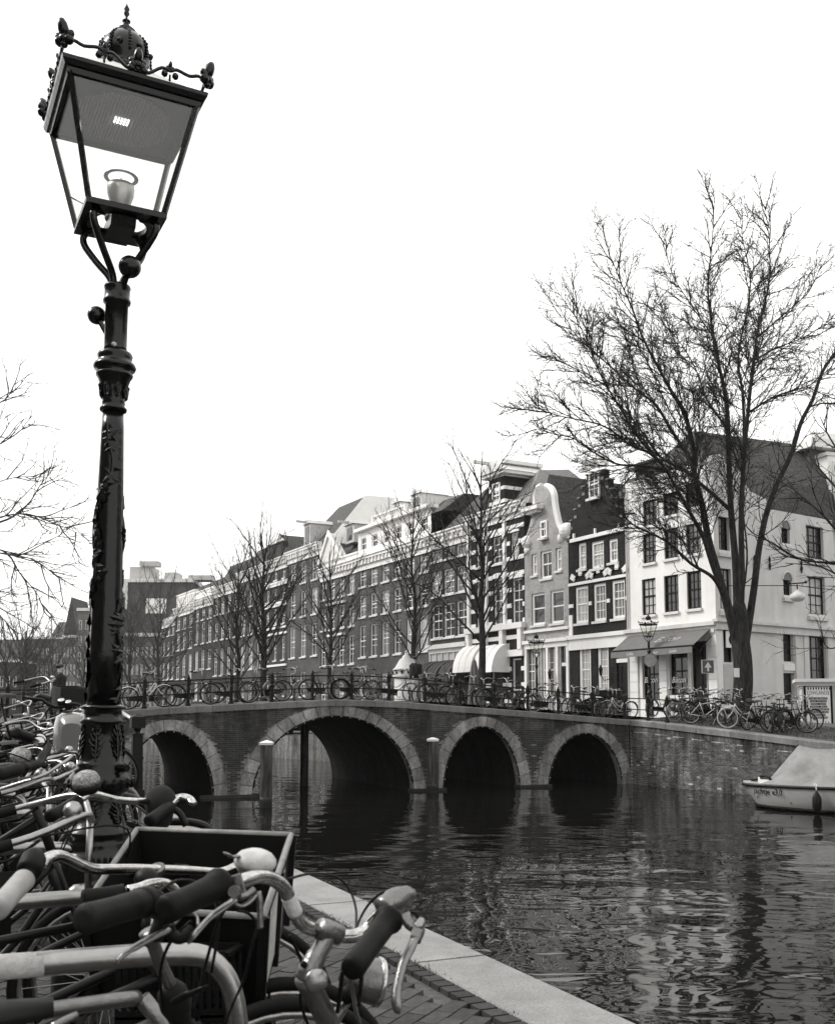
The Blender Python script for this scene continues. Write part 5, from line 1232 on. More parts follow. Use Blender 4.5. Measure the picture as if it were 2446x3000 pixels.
BK = [('whited', 397, 477, 1, 'white bicycle at the left end of the bridge railing nearest the lamp post'), ('blackd', 524, 626, 1, 'black upright bicycle alone above the left bridge arch'), ('blackh', 835, 746, -1, 'dark bicycle facing left above the left part of the widest arch'),
 ('blackd', 919, 1003, 1, 'black step-through bicycle facing right, first of the overlapping pair above the widest arch'), ('blackd', 1015, 1097, 1, 'black bicycle with chain case, second of the overlapping pair above the widest arch'), ('grey', 1128, 1217, 1, 'slim grey bicycle in front of the white advertising column'),
 ('blackh', 1268, 1334, 1, 'small dark bicycle before the dark awnings'), ('blackd', 1428, 1516, 1, 'black bicycle before the striped house right of the elm trunk'), ('grey', 1574, 1659, 1, 'grey bicycle in front of the bell-gable house'), ('crate', 1693, 1776, 1, 'black bicycle with a crate on its front, near the right end of the bridge'), ('whited', 1920, 1868, -1, 'white step-through bicycle at the right end of the railing')]
for i, (kd, ua, ub, dr, lab) in enumerate(BK):
    sa, sb = bs(ua, 2050)[0], bs(ub, 2050)[0]; sm = (sa+sb)/2; slope = math.atan2(cz(sm+.5)-cz(sm-.5), 1.0)
    b = bike(kd, lab, bw_pt(min(sm, BLEN-.2), .42), BZR+(math.pi if dr < 0 else 0), R(4)*dr, GB)
    b.rotation_euler.y = -slope*dr
for i, (u, dr) in enumerate(((868, 1), (1120, -1), (1345, 1), (1480, -1), (1822, 1))):
    s_ = bs(u, 2050)[0]; bike('blackd' if i % 2 else 'silver', ['dark bicycle half hidden behind the two above the widest arch', 'grey bicycle behind the pair left of the advertising column', 'dark bicycle behind the small one by the awnings', 'grey bicycle partly hidden left of the striped house', 'dark loaded bicycle beside the white cafe pillar'][i], bw_pt(s_, 1.1 if i < 4 else .8, .0), BZR+(math.pi if dr < 0 else 0)+R(12), R(3), GB)
for u, dr, kd, lab in ((455, -1, 'blackd', 'dark bicycle overlapping the white one near the lamp post'), (700, 1, 'blackh', 'dark bicycle standing back from the railing between two posts left of the widest arch'), (790, -1, 'blackd', 'black bicycle behind the left-facing one above the widest arch'), (1060, 1, 'silver', 'grey bicycle tangled behind the overlapping black pair'), (1300, -1, 'blackh', 'dark bicycle under the dark awnings facing left'), (1400, 1, 'blackd', 'black bicycle just left of the elm trunk by the white awnings'), (1540, -1, 'blackh', 'dark bicycle between the striped and bell-gable houses'), (1625, 1, 'blackd', 'black bicycle behind the grey one before the bell-gable door'), (1735, -1, 'blackd', 'black bicycle behind the crate bicycle on the bridge'), (1790, 1, 'crate', 'second crate bicycle, beside the last bridge arch')):
    bike(kd, lab, bw_pt(bs(u, 2050)[0], .95), BZR+(math.pi if dr < 0 else 0)+R(8), R(4)*dr, GB)
# right quay
GQ = 'bicycles parked on the right quay'
def q_at(u, o):                              # point on the verge below pixel column u at distance o behind the wall
    s_ = qs(u, 2120)[0]
    for _ in range(3):
        p = Vector((Q0.x, Q0.y, 0))+qd*s_+qn*o; uv = inview(Vector((p.x, p.y, so_z(s_, o)))); s_ += (u-uv[0])/70.0
    return Vector((p.x, p.y, so_z(s_, o)))
QB = [('silver', 2010, 1.0, 20, 3, 'grey bicycle lying against the rack right of the bridge end'), ('white', 2068, .95, -14, 6, 'white bicycle with bright rims in front of the group left of the big elm'), ('cream', 2180, 1.0, 165, -8, 'bicycle with cream tyres and a front rack right of the elm trunk'),
 ('blackh', 2222, .9, 30, 5, 'black bicycle overlapping the one with cream tyres'), ('blackd', 2262, .9, 70, 4, 'black bicycle seen end-on between the elm and the poster box'), ('basket', 2310, 1.0, -20, -5, 'black bicycle with a wire basket beside the white poster box'), ('blackd', 2340, 1.9, 10, 3, 'dark bicycle behind the basket bicycle by the poster box'),
 ('blackd', 1975, 1.6, 60, 3, 'dark bicycle before the cafe window left of the rack'), ('blackh', 2030, 1.9, 40, -4, 'black bicycle behind the white one at the rack'), ('silver', 1990, 2.2, 80, 4, 'grey bicycle standing end-on before the cafe door'), ('basket', 2120, 1.7, 75, 4, 'bicycle with a wire basket against the left side of the elm'), ('blackd', 2098, 1.1, 80, -5, 'black bicycle end-on left of the elm trunk'), ('blackh', 2140, 2.5, 20, 5, 'dark bicycle partly hidden behind the elm trunk'), ('blackd', 2285, 2.1, 55, 4, 'black bicycle deep in the group right of the elm'), ('grey', 1935, 1.5, 30, 4, 'grey bicycle just beyond the last railing post'), ('blackd', 2050, 1.5, 35, -6, 'black bicycle right behind the white-rimmed one'), ('blackh', 2085, 2.0, 15, 5, 'dark bicycle between the white one and the elm trunk'), ('blackd', 2205, 1.6, 15, 6, 'black bicycle behind the one with cream tyres'), ('blackh', 2240, 1.4, -30, -6, 'dark bicycle crossing the end-on one right of the elm'), ('blackd', 2325, 1.4, 35, 7, 'black bicycle pressed against the basket bicycle'), ('blackd', 2000, 1.7, 15, 5, 'black bicycle behind the grey one on the rack')]
for kd, u, o, az, ln, lab in QB: bike(kd, lab, q_at(u, o), R(az), R(ln), GQ)
# railing on the right quay: last posts and a tube rack
qr = thing('quay_railing', 'short railing with two square-headed posts at the right end of the bridge', 'railing', (Q0.x, Q0.y, 0), QR)
pm = bpy.data.meshes['post']; ps = []
for u in (1886, 1941):
    s_ = qs(u, 2100)[0]; obj('post', pm, qr, (s_, .2, qz(s_)-.01)); ps.append(s_)
MB().tube([(-.9, .2, qz(0)+.83), (ps[0], .2, qz(ps[0])+.82), (ps[1], .2, qz(ps[1])+.82)], .024, 6).build('rail', M['iron_dull'], qr); MB().tube([(-.9, .2, qz(0)+.41), (ps[0], .2, qz(ps[0])+.4), (ps[1], .2, qz(ps[1])+.4)], .02, 6).build('rail', M['iron_dull'], qr)
for i, (u, o) in enumerate(((1985, 1.3), (2030, 1.5))):
    a = q_at(u, o); m = MB(); m.tube(crom([(0,0,0),(0,0,.7),(.08,0,.8),(1.1,0,.8),(1.18,0,.7),(1.18,0,0)], 3), .024, 6); rk = m.build('bicycle_rack', M['galv'], None, True, a); rk.rotation_euler = (0,0,R(5)); tag(rk, ['low tube bicycle rack nearest the last railing post', 'low tube bicycle rack left of the big elm'][i], 'bicycle rack')
# poster box (kiosk)
kp = P(2352, 2150, 38.0); kz = P(2352, 2146, 38).z; kt = P(2400, 2016, 38).z
kr = R(-18)
kk = thing('kiosk', 'white utility kiosk with a flat moulded roof beside the bicycles', 'kiosk', (kp.x, kp.y, kz-.35), kr); H_ = kt-kz+.35
MB().box(0, 3.2, 0, 2.4, 0, H_).build('wall', M['cream'], kk); MB().box(-.03, 3.25, -.03, 2.4, .0, .55).build('plinth', M['cream'], kk)
m = MB()
for i, (o_, z0, z1) in enumerate(((.03, 0, .08), (.1, .08, .16), (.16, .16, .22), (.24, .22, .34))): m.box(-o_, 3.3, -o_, 2.4, H_+z0+.001, H_+z1)
m.build('roof', M['trim'], kk)
px0 = P(2362, 2080, 37.9).x-kp.x
pf = MB(); pw, ph = .86, 1.42; pz = .62
pst = thing('poster', 'black framed concert poster with a line-up list on the white kiosk', 'poster', (kp.x+(px0)*math.cos(kr)+.04*math.sin(kr), kp.y+(px0)*math.sin(kr)-.04*math.cos(kr), kz-.35+pz), kr)
MB().box(-.06, pw+.06, -.05, .0, -.07, ph+.06).build('frame', M['black'], pst); MB().box(.015, pw-.015, -.056, -.0501, .01, ph-.01).build('print', M['poster'], pst)
def ptext(b_, z, size, mt='black', w=None, x=None, dy=-.0565):
    t = text(b_, size, M[mt], 'lettering', pst, .001); ws = [v.co.x for v in t.data.vertices]; ww = max(ws)-min(ws)
    if w:
        for v in t.data.vertices: v.co.x *= w/ww
    t.location = (pw/2 if x is None else x, dy, z); return t
ptext('LOWLANDS', 1.12, .19, w=.74)
ptext('2024' if 0 else '·2025·', 1.04, .05) if 0 else None
for k, (l_, w_) in enumerate((('TYLER, THE CREATOR', .6), ('LORDE • NEW WAVE', .54), ('PARCELS • SUNAM', .5), ('TURNSTILE • SKOLLIE', .56), ('ARYL AND THE SHIFTERS', .68), ('BLOOD ORANGE • DIJON', .64), ('MAJOR LAZER', .42), ('AND MANY MORE', .56))):
    z = .96-k*.1; MB().box(pw/2-w_/2-.02, pw/2+w_/2+.02, -.058, -.0562, z-.02, z+.06).build('print_bar', M['black'], pst); ptext(l_, z, .062, 'paper', w_, dy=-.0585)
for k in range(9):
    x = .06+k*.092; MB().add([(x, -.0566, ph-.03), (x+.07, -.0566, ph-.03), (x+.035, -.0566, ph-.16)], [(0, 1, 2)]).build('print_ray', M['black'], pst)
for x in (.1, .2, pw-.2, pw-.1): MB().add([(x-.03, -.0566, .03), (x+.03, -.0566, .03), (x, -.0566, .16)], [(0, 1, 2)]).build('print_ray', M['black'], pst)
# leaves heap in front of the kiosk
lv = MB(); q = P(2410, 2163, 34.6)
for k in range(500):
    a, rr = rng.uniform(0, 6.28), abs(rng.gauss(0, .35)); c = Vector((q.x+math.cos(a)*rr, q.y+math.sin(a)*rr*.6, q.z+rng.uniform(0, .22)*max(0, 1-rr))); e = Vector((rng.gauss(0, .07), rng.gauss(0, .07), rng.gauss(0, .07))); g_ = Vector((rng.gauss(0, .07), rng.gauss(0, .07), rng.gauss(0, .07)))
    lv.add([c, c+e, c+g_], [(0, 1, 2)])
tag(lv.build('leaf_pile', M['leaf']), kind='stuff', label='pile of dry leaves on the quay before the kiosk')
gr = MB()
for k in range(5200):
    s_ = rng.uniform(1, QL-9); o_ = rng.uniform(.5, 3.2); c = Vector((Q0.x, Q0.y, 0))+qd*s_+qn*o_+Vector((0,0,so_z(s_, o_)-.01)); a = rng.uniform(0, 6.28); h_ = rng.uniform(.02, .1)
    gr.add([c-Vector((math.cos(a)*.02, 0, 0)), c+Vector((math.cos(a)*.02, .02, 0)), c+Vector((rng.gauss(0, .04), rng.gauss(0, .04), h_))], [(0, 1, 2)])
tag(gr.build('verge_grass', M['grass']), kind='stuff')
# ================================================================== STREET LAMPS
def street_lamp(label, base, zsc=1.0, rz=0, detail=True, group=None, H=None):
    """crown lantern on an ornamented column; near one measured: about 4.9 m tall"""
    L = thing('street_lamp', label, 'street lamp', base, 0, group)
    def Z(v): return (P(300, v, 4.93).z)
    n = 28 if detail else 12
    prof = [(.21,0),(.21,.05),(.19,.07)]
    pr = [(2620,.20),(2560,.19),(2545,.185),(2500,.178),(2492,.165),(2480,.15),(2470,.155),(2462,.15),(2448,.14),(2440,.16),(2432,.158),(2420,.125),(2380,.108),(2340,.10),(2325,.105),(2318,.128),(2300,.148),(2280,.150),(2268,.138),(2262,.128),(2256,.132),(2248,.112),(2240,.118),(2232,.105),(2215,.098),(2160,.092),(2125,.088),(2118,.102),(2112,.106),(2105,.09),(2080,.086),(2076,.104),(2070,.106),(2064,.080)]
    m = MB(); m.lathe(prof+[(r, Z(v)) for v, r in pr], n=n); m.build('pedestal', M['iron'], L, True)
    m = MB(); m.lathe([(.078,Z(2064)),(.074,Z(1900)),(.068,Z(1600)),(.060,Z(1400)),(.054,Z(1260)),(.050,Z(1205))], n=n); m.build('column', M['iron'], L, True)
    pr = [(1205,.064),(1198,.066),(1190,.052),(1184,.056),(1176,.054),(1140,.062),(1112,.078),(1104,.088),(1098,.09),(1092,.08),(1085,.098),(1077,.104),(1068,.098),(1060,.08),(1054,.082),(1044,.086),(1036,.080),(1030,.060)]
    MB().lathe([(r, Z(v)) for v, r in pr], n=n).build('capital', M['iron'], L, True)
    pr = [(1032,.058),(1020,.055),(895,.055),(890,.066),(882,.068),(876,.062),(850,.062),(844,.066),(838,.062),(832,.03)]
    MB().lathe([(r, Z(v)) for v, r in pr], n=n).build('neck', M['iron'], L, True)
    rg = random.Random(4)
    if detail:
        # climbing leaf ornament wound round the shaft
        m = MB()
        def rad(z): return interp([(Z(2064), .078), (Z(1900), .074), (Z(1600), .068), (Z(1400), .060), (Z(1205), .050)], z)
        for ph, z0, z1, tw in ((-.6, Z(2060), Z(1270), 2.6), (2.4, Z(2060), Z(1250), 2.6)):
            vine = []
            N = 90
            for i in range(N):
                t = i/(N-1); z = lerp(z0, z1, t); a = ph+tw*t+.5*math.sin(t*17); vine.append(Vector((math.cos(a)*(rad(z)+.004), math.sin(a)*(rad(z)+.004), z)))
            m.tube(vine, .009, 6)
            for i in range(2, N-2):
                if rg.random() < .8:
                    z = vine[i].z; a = math.atan2(vine[i].y, vine[i].x)+rg.uniform(-.45, .45); r_ = rad(z); up = rg.uniform(-1, 1)
                    o = Vector((math.cos(a), math.sin(a), 0)); tg = Vector((-math.sin(a), math.cos(a), 0)); c = o*(r_)+Vector((0,0,z+rg.uniform(-.02,.02)))
                    d1 = (tg*math.cos(up)+Vector((0,0,1))*math.sin(up)*1.3); d2 = o.cross(d1); s_ = rg.uniform(.02, .038)
                    pts = [c-d1*s_, c-d2*s_*.5+o*.003, c+d1*s_*.35-d2*s_*.75+o*.006, c+d1*s_*1.3+o*.008, c+d1*s_*.35+d2*s_*.75+o*.006, c+d2*s_*.5+o*.003, c+o*(.010+rg.uniform(0,.006))]
                    m.add(pts, [(0,1,6),(1,2,6),(2,3,6),(3,4,6),(4,5,6),(5,0,6)])
        # raised palmette panels lying on the surface
        PP = sorted([(Z(v), r) for v, r in ((2620,.20),(2440,.160),(2420,.125),(2380,.108),(2340,.10),(2240,.112),(2232,.105),(2215,.098),(2160,.092),(2125,.088),(1190,.052),(1184,.056),(1176,.054),(1140,.062),(1112,.078))])
        for zc, hh, cnt, ww_ in ((Z(2172), .145, 6, .036), (Z(2378), .10, 6, .045), (Z(1150), .06, 8, .020)):
            for k in range(cnt):
                a0 = 2*math.pi*k/cnt+.55
                def S_(da, dz, out=.004):
                    z = zc+dz; r_ = interp(PP, z)+out; return Vector((math.cos(a0+da/r_)*r_, math.sin(a0+da/r_)*r_, z))
                m.tube([S_(0, -hh*.6, .003), S_(0, 0, .007), S_(0, hh*.55, .004)], [.004, .006, .003], 5)
                for j in range(6):
                    z0 = -hh*.5+hh*j/6; w_ = ww_*(1-abs(j-2)/4.2)
                    for sg in (-1, 1): m.tube([S_(0, z0, .005), S_(sg*w_*.5, z0+hh*.06, .008), S_(sg*w_, z0+hh*.2, .005), S_(sg*w_*.85, z0+hh*.27, .003)], [.004, .0055, .005, .002], 5)
        for zc, r_, cnt, s_ in ((Z(2510), .176, 40, .026), (Z(2292), .147, 22, .03), (Z(2100), .088, 0, .02)):
            for k in range(cnt):
                a = 2*math.pi*k/cnt; o = Vector((math.cos(a), math.sin(a), 0)); m.ball(o*r_+Vector((0,0,zc)), s_*.5, 6, 4, (1,1,1.7))
        tag(m.build('leaf_ornament', M['iron'], L), kind='stuff')
        for a, z, rr in ((-.75, Z(812)+.02, .055), (2.9, Z(918), .046)):
            o = Vector((math.cos(a), math.sin(a), 0)); c = o*.11+Vector((0,0,z)); b = MB(); b.ball(c, rr, 16, 12); 
            b.build('ball', M['iron'], L, True); MB().tube([o*.05+Vector((0,0,z-.10 if z > 3.4 else z)), c], .014, 6).build('ball_arm', M['iron'], L)
        MB().lathe([(.014,0),(.012,.012),(.005,.014)], (.012, -.056, Z(1022)), 10, (0,-1,0)).build('bolt', M['alu'], L)
        # pipe stub at the foot
        MB().tube([(.10,-.06,Z(2247)), (.15,-.09,Z(2247))], .018, 8).build('pipe_stub', M['iron'], L)
    zb, zt = Z(640)+.02, Z(300)+.06                 # lantern bottom plate and glass top
    zb = 3.89; zt = 4.42; hb, ht = .180, .300
    rzl = rz
    def RQ(x, y, z): return Vector((x*math.cos(rzl)-y*math.sin(rzl), x*math.sin(rzl)+y*math.cos(rzl), z))
    # four curved brackets
    for k in range(4):
        a = math.pi/4+k*math.pi/2+rzl; o = Vector((math.cos(a), math.sin(a), 0)); z0 = Z(842)
        pts = crom([o*.03+Vector((0,0,z0-.0)), o*.05+Vector((0,0,z0+.06)), o*.13+Vector((0,0,z0+.15)), o*.205+Vector((0,0,z0+.25)), o*.20+Vector((0,0,zb-.04)), o*.12+Vector((0,0,zb-.01))], 5)
        MB().tube(pts, [.026]+[.018]*(len(pts)-2)+[.015], 8).build('bracket', M['iron'], L, True)
    m = MB()
    def sq(h_, z): return [RQ(-h_,-h_,z), RQ(h_,-h_,z), RQ(h_,h_,z), RQ(-h_,h_,z)]
    # bottom frame: square plate with round hole
    for (h0_, h1_, z0, z1) in ((hb+.012, hb+.012, zb-.028, zb),):
        N = 32; ro = .13
        for zz in (z0, z1):
            o0 = []
            inn = []
            for i in range(N):
                a = 2*math.pi*i/N; c_, s_ = math.cos(a), math.sin(a); k_ = h0_/max(abs(c_), abs(s_)); o0.append(RQ(c_*k_, s_*k_, zz)); inn.append(RQ(c_*ro, s_*ro, zz))
            m.add(o0+inn, [(i, (i+1) % N, N+(i+1) % N, N+i) for i in range(N)])
        m.add(sq(h0_, z0)+sq(h0_, z1), [(0,1,5,4),(1,2,6,5),(2,3,7,6),(3,0,4,7)])
        m.add([RQ(math.cos(2*math.pi*i/N)*ro, math.sin(2*math.pi*i/N)*ro, z0) for i in range(N)]+[RQ(math.cos(2*math.pi*i/N)*ro, math.sin(2*math.pi*i/N)*ro, z1) for i in range(N)], [(i, (i+1) % N, N+(i+1) % N, N+i) for i in range(N)])
    m.build('lantern_base', M['iron'], L)
    for k in range(4):
        a, b = sq(hb, zb)[k], sq(ht, zt)[k]; MB().bar(a, b, .024, .024).build('glazing_bar', M['iron'], L)
        a2, b2 = sq(hb-.004, zb)[(k+1) % 4], sq(ht-.004, zt)[(k+1) % 4]; a1, b1 = sq(hb-.004, zb)[k], sq(ht-.004, zt)[k]
        c_ = (a1+a2)/2*0; n_ = Vector(((a1+a2).x, (a1+a2).y, 0)).normalized()*-.004
        MB().hexa([a1, a2, a2+n_, a1+n_], [b1, b2, b2+n_, b1+n_]).build('glass_pane', M['lglass'], L)
    # eaves: outward moulded frame
    m = MB(); rows = []
    for h_, z in ((ht-.02, zt-.0), (ht-.006, zt-.014), (ht+.010, zt-.012), (ht+.016, zt+.012), (ht+.028, zt+.016), (ht+.040, zt+.038), (ht+.043, zt+.055), (ht+.02, zt+.065)): q = sq(h_, z); rows.append(q+[q[0]])
    m.grid(rows); m.build('eaves', M['iron'], L)
    m = MB(); 
    # underside ceiling with round reflector
    N = 40; rr_ = ht-.05; outer = []; inner = []
    for i in range(N):
        a = 2*math.pi*i/N; c_, s_ = math.cos(a), math.sin(a); k_ = (ht-.01)/max(abs(c_), abs(s_)); outer.append(RQ(c_*k_, s_*k_, zt+.004)); inner.append(RQ(c_*rr_, s_*rr_, zt+.004))
    m.add(outer+inner, [(i, (i+1) % N, N+(i+1) % N, N+i) for i in range(N)]); m.build('ceiling', M['alu_dark'], L)
    m = MB(); m.lathe([(rr_, -.006), (rr_, .0)], (0,0,zt+.002), 40); m.build('reflector', M['alu_dark'], L)
    if detail:
        m = MB(); g_ = .0155
        for i in range(-14, 15):
            for j in range(-14, 15):
                x, y = i*g_, j*g_
                if x*x+y*y < (rr_-.012)**2 and not (abs(i+.5) < 3 and abs(j) < 2.5): c = RQ(x, y, zt-.005); m.lathe([(.0052, 0), (.003, -.004)], c, 6)
        tag(m.build('reflector_cells', M['alu_lite'], L), kind='stuff')
        led = MB().lathe([(.0045, 0), (.003, -.004)], (0,0,0), 8).mesh('led', M['led'])
        for i in range(-3, 2):
            for j in range(-2, 2): obj('led', led, L, RQ((i+.5)*g_, (j+.5)*g_, zt-.006))
    MB().lathe([(.07, 0), (.075, .008), (.02, .012), (.038, .02), (.036, .06), (.045, .075), (.064, .13), (.068, .165), (.066, .185)], (0, 0, zb), 24).build('burner', M['alu'], L, True)
    MB().tube([RQ(.075*math.cos(2*math.pi*i/28), .075*math.sin(2*math.pi*i/28), zb+.225) for i in range(28)], .012, 5, closed=True, flat=.3).build('burner_ring', M['alu'], L, True)
    MB().tube([(0,0,zb+.15),(0,0,zb+.225)], .004, 5).build('burner_pin', M['alu'], L); 
    MB().add([RQ(-.06,-.10,zb-.07), RQ(.06,-.10,zb-.07), RQ(.06,.12,zb-.07), RQ(-.06,.12,zb-.07), RQ(-.06,-.13,zb-.001), RQ(.06,-.13,zb-.001), RQ(.06,.13,zb-.001), RQ(-.06,.13,zb-.001)], [(0,3,2,1),(4,5,6,7),(0,1,5,4),(1,2,6,5),(2,3,7,6),(3,0,4,7)]).build('gear_box', M['iron'], L)
    MB().tube([RQ(-.17,-.05,zb+.09) if 0 else RQ(-hb-.03,hb+.01,zb+.16), RQ(-.05,-.01,zb)], .004, 5).build('stay_rod', M['iron'], L)
    # hipped white top, dome, finial
    m = MB(); q0, q1 = sq(ht+.025, zt+.055), sq(.10, zt+.235); m.hexa(q0, q1); m.build('lantern_roof', M['trim'], L)
    zd = zt+.215
    MB().lathe([(.10, 0), (.125, .01), (.125, .035), (.105, .05), (.108, .07), (.122, .10), (.124, .14), (.112, .185), (.08, .225), (.05, .24), (.045, .25), (.05, .262), (.03, .28), (.018, .29)], (0,0,zd), 24).build('crown_dome', M['iron'], L, True)
    m = MB()
    for k in range(8):
        a = 2*math.pi*k/8+rzl
        for i in range(9):
            t = i/8; r_ = interp([(0, .124), (.5, .118), (.8, .09), (1, .055)], t); c = Vector((math.cos(a)*(r_+.006), math.sin(a)*(r_+.006), zd+.10+.135*t)); m.ball(c, .009, 6, 4)
        c = Vector((math.cos(a+.39)*.126, math.sin(a+.39)*.126, zd+.13)); m.ball(c, .016, 6, 4)
    tag(m.build('beading', M['iron'], L, True), kind='stuff')
    MB().lathe([(.018,.29),(.03,.30),(.016,.315),(.010,.325),(.022,.332),(.022,.337),(.008,.345),(.006,.36),(.016,.375),(.010,.39),(.016,.40),(.006,.42),(.001,.435)], (0,0,zd-.02), 10).build('finial', M['iron'], L, True)
    def leaf(m, c, o, s_, tw=0):
        up = Vector((0,0,1)); t_ = o.cross(up)
        for (dx, dz, r_) in ((-.4, .35, .4), (.4, .35, .4), (0, .45, .45), (0, .05, .3)): m.ball(c+t_*dx*s_+up*dz*s_, r_*s_, 8, 6, (1, 1, 1))
        m.ball(c+up*1.15*s_+o*.15*s_, .42*s_, 8, 6, (1, 1, 1.9), axis=up+o*.45)
        for sg in (-1, 1): m.ball(c+t_*sg*.5*s_+up*.7*s_, .3*s_, 8, 6, (1, 1, 1.3), axis=up+t_*sg*.7)
        if 0: m.add([c+t_*-.5*s_+up*.5*s_, c+t_*.5*s_+up*.5*s_, c+t_*.25*s_+up*1.3*s_+o*.1*s_, c+up*1.9*s_+o*.55*s_, c+t_*-.45*s_+up*1.25*s_+o*.1*s_, c+up*1.0*s_+o*.35*s_, c+up*1.0*s_-o*.2*s_], [(0,1,5),(1,2,5),(2,3,5),(3,4,5),(4,0,5),(0,6,1),(1,6,2),(2,6,3),(3,6,4),(4,6,0)])
    for k in range(4):                    # scrolled crest along each side
        a, b = sq(ht+.035, zt+.075)[k], sq(ht+.035, zt+.075)[(k+1) % 4]; d = (b-a); o = Vector(((a+b).x, (a+b).y, 0)).normalized(); m = MB()
        us = [(0, .03), (.06, .055), (.13, .042), (.22, .055), (.27, .04), (.33, .045), (.42, .0), (.5, -.005), (.58, .0), (.67, .045), (.73, .04), (.78, .055), (.87, .042), (.94, .055), (1, .03)]
        m.tube(crom([a+d*t+Vector((0,0,h_)) for t, h_ in us], 3), .0085, 6)
        for t in (.27, .73): c = a+d*t+Vector((0,0,.02)); m.ball(c-d.normalized()*.026, .017, 8, 6); m.ball(c+d.normalized()*.026, .017, 8, 6); leaf(m, c+Vector((0,0,.02)), o, .024); m.tube([c-Vector((0,0,.03)), c], .006, 5)
        c = a+d*.5; leaf(m, c+Vector((0,0,.0)), o, .052); m.ball(c-d.normalized()*.03, .02, 8, 6); m.ball(c+d.normalized()*.03, .02, 8, 6)
        m.build('crest', M['iron'], L, True)
        oo = Vector((a.x, a.y, 0)).normalized(); m = MB(); leaf(m, a+Vector((0,0,.02)), oo, .062); m.build('corner_leaf', M['iron'], L, True)
    return L
M['alu_dark'] = mat('lamp_ceiling', .11, .6, var=.15, scale=6)
M['alu_lite'] = mat('lamp_reflector_cell', .4, .35, var=.1)
lampX = P(300, 2200, 4.93).x
near_lamp = street_lamp('large near ornate black lamp post with a crown lantern and leaf-wound column', (P(289, 2395, 4.93).x, 4.93, 0), rz=R(27))
near_lamp.rotation_euler = (0, R(.35), 0)
def far_lamp(u, vtop, vb, Y, label, rz):
    b = P(u, vb, Y); zt = P(u, vtop, Y).z; l = street_lamp(label, (b.x, b.y, zt-4.95*1.0), rz=rz, detail=False, group='black crown lamps on the far quay'); return l
far_lamp(1573, 1856, 2100, 57, 'black crown lamp before the light brick bell-gable house', R(20))
fl2 = far_lamp(1904, 1800, 2100, 50, 'black crown lamp before the cafe awning with a round sign on it', R(50))
c = P(1904, 1935, 49.7); rs = thing('round_sign', 'grey back of a round traffic sign on the lamp by the cafe', 'traffic sign', c, R(8)); MB().lathe([(.31, 0), (.31, .03)], (0,0,0), 24, (0,-1,0)).build('sign_plate', M['signback'], rs); MB().tube([(.32*math.cos(2*math.pi*i/24), -.015, .32*math.sin(2*math.pi*i/24)) for i in range(24)], .02, 5, closed=True).build('rim', M['sign'], rs)
c = P(2073, 1953, 44); c0 = P(2073, 2110, 44); sg = thing('arrow_sign', 'square dark one-way sign with a white arrow pointing up', 'traffic sign', c, R(5))
MB().box(-.27, .27, 0, .03, -.29, .29).build('border', M['paper'], sg); MB().box(-.25, .25, -.005, -.001, -.27, .27).build('plate', M['sign'], sg); MB().add([(-.045,-.008,-.2),(.045,-.008,-.2),(.045,-.008,-.04),(.16,-.008,-.04),(0,-.008,.21),(-.16,-.008,-.04),(-.045,-.008,-.04)], [(0,1,2,6),(3,4,5)]).build('arrow', M['paper'], sg)
MB().tube([(0, .05, -.5), (0, .05, .5)], .03, 6).tube([(0, .05, .0), (0, .05, c0.z-c.z-.3)], .03, 6).build('pole', M['galv'], sg)
# ================================================================== advertising column, parasols, people
Yc = 60; c = P(1190, 2100, Yc); zt = P(1190, 1905, Yc).z; zb = .6
ac = thing('advertising_column', 'round white advertising column with a domed cap behind the bridge bicycles', 'advertising column', (c.x, c.y, zb)); H_ = zt-zb
Rc = 40*Yc/3000
MB().lathe([(Rc*.88, 0), (Rc*.88, H_*.62)], n=24).build('drum', M['lightwall'], ac, True)
MB().lathe([(Rc*.9, H_*.62), (Rc*1.0, H_*.63), (Rc*1.0, H_*.66), (Rc*.94, H_*.67), (Rc*.94, H_*.72), (Rc*.98, H_*.725), (Rc*.98, H_*.745), (Rc*.85, H_*.76), (Rc*.5, H_*.87), (Rc*.3, H_*.9), (Rc*.27, H_*.92), (Rc*.12, H_*.94), (.06, H_*.96), (.08, H_*.975), (.02, H_)], n=24).build('cap', M['lightwall'], ac, True)
m = MB()
for k in range(12): a = math.pi*2*k/12+.2; p = Vector((math.cos(a)*Rc*.95, math.sin(a)*Rc*.95, H_*.695)); m.box(p.x-.06, p.x+.06, p.y-.06, p.y+.06, p.z-.06, p.z+.06)
tag(m.build('vents', M['dark'], ac), kind='stuff')
for u, v, Y, lab, hh in ((1298, 1945, 60, 'closed grey parasol before the dark awnings', 3.1), (1390, 1928, 58, 'closed grey parasol beside the elm trunk and white awnings', 3.3)):
    c = P(u, 2100, Y); z_ = P(u, v, Y).z; pr = thing('parasol', lab, 'parasol', (c.x, c.y, .6), 0, 'closed parasols on the cafe terrace'); H_ = z_-.6
    MB().tube([(0,0,0),(0,0,H_)], .03, 6).build('pole', M['iron_dull'], pr)
    MB().lathe([(.34, H_*.30), (.30, H_*.5), (.2, H_*.8), (.08, H_*.96), (.05, H_*.97), (.001, H_)], n=16, lobes=8, amp=.22).build('canopy', M['awn_grey'], pr)
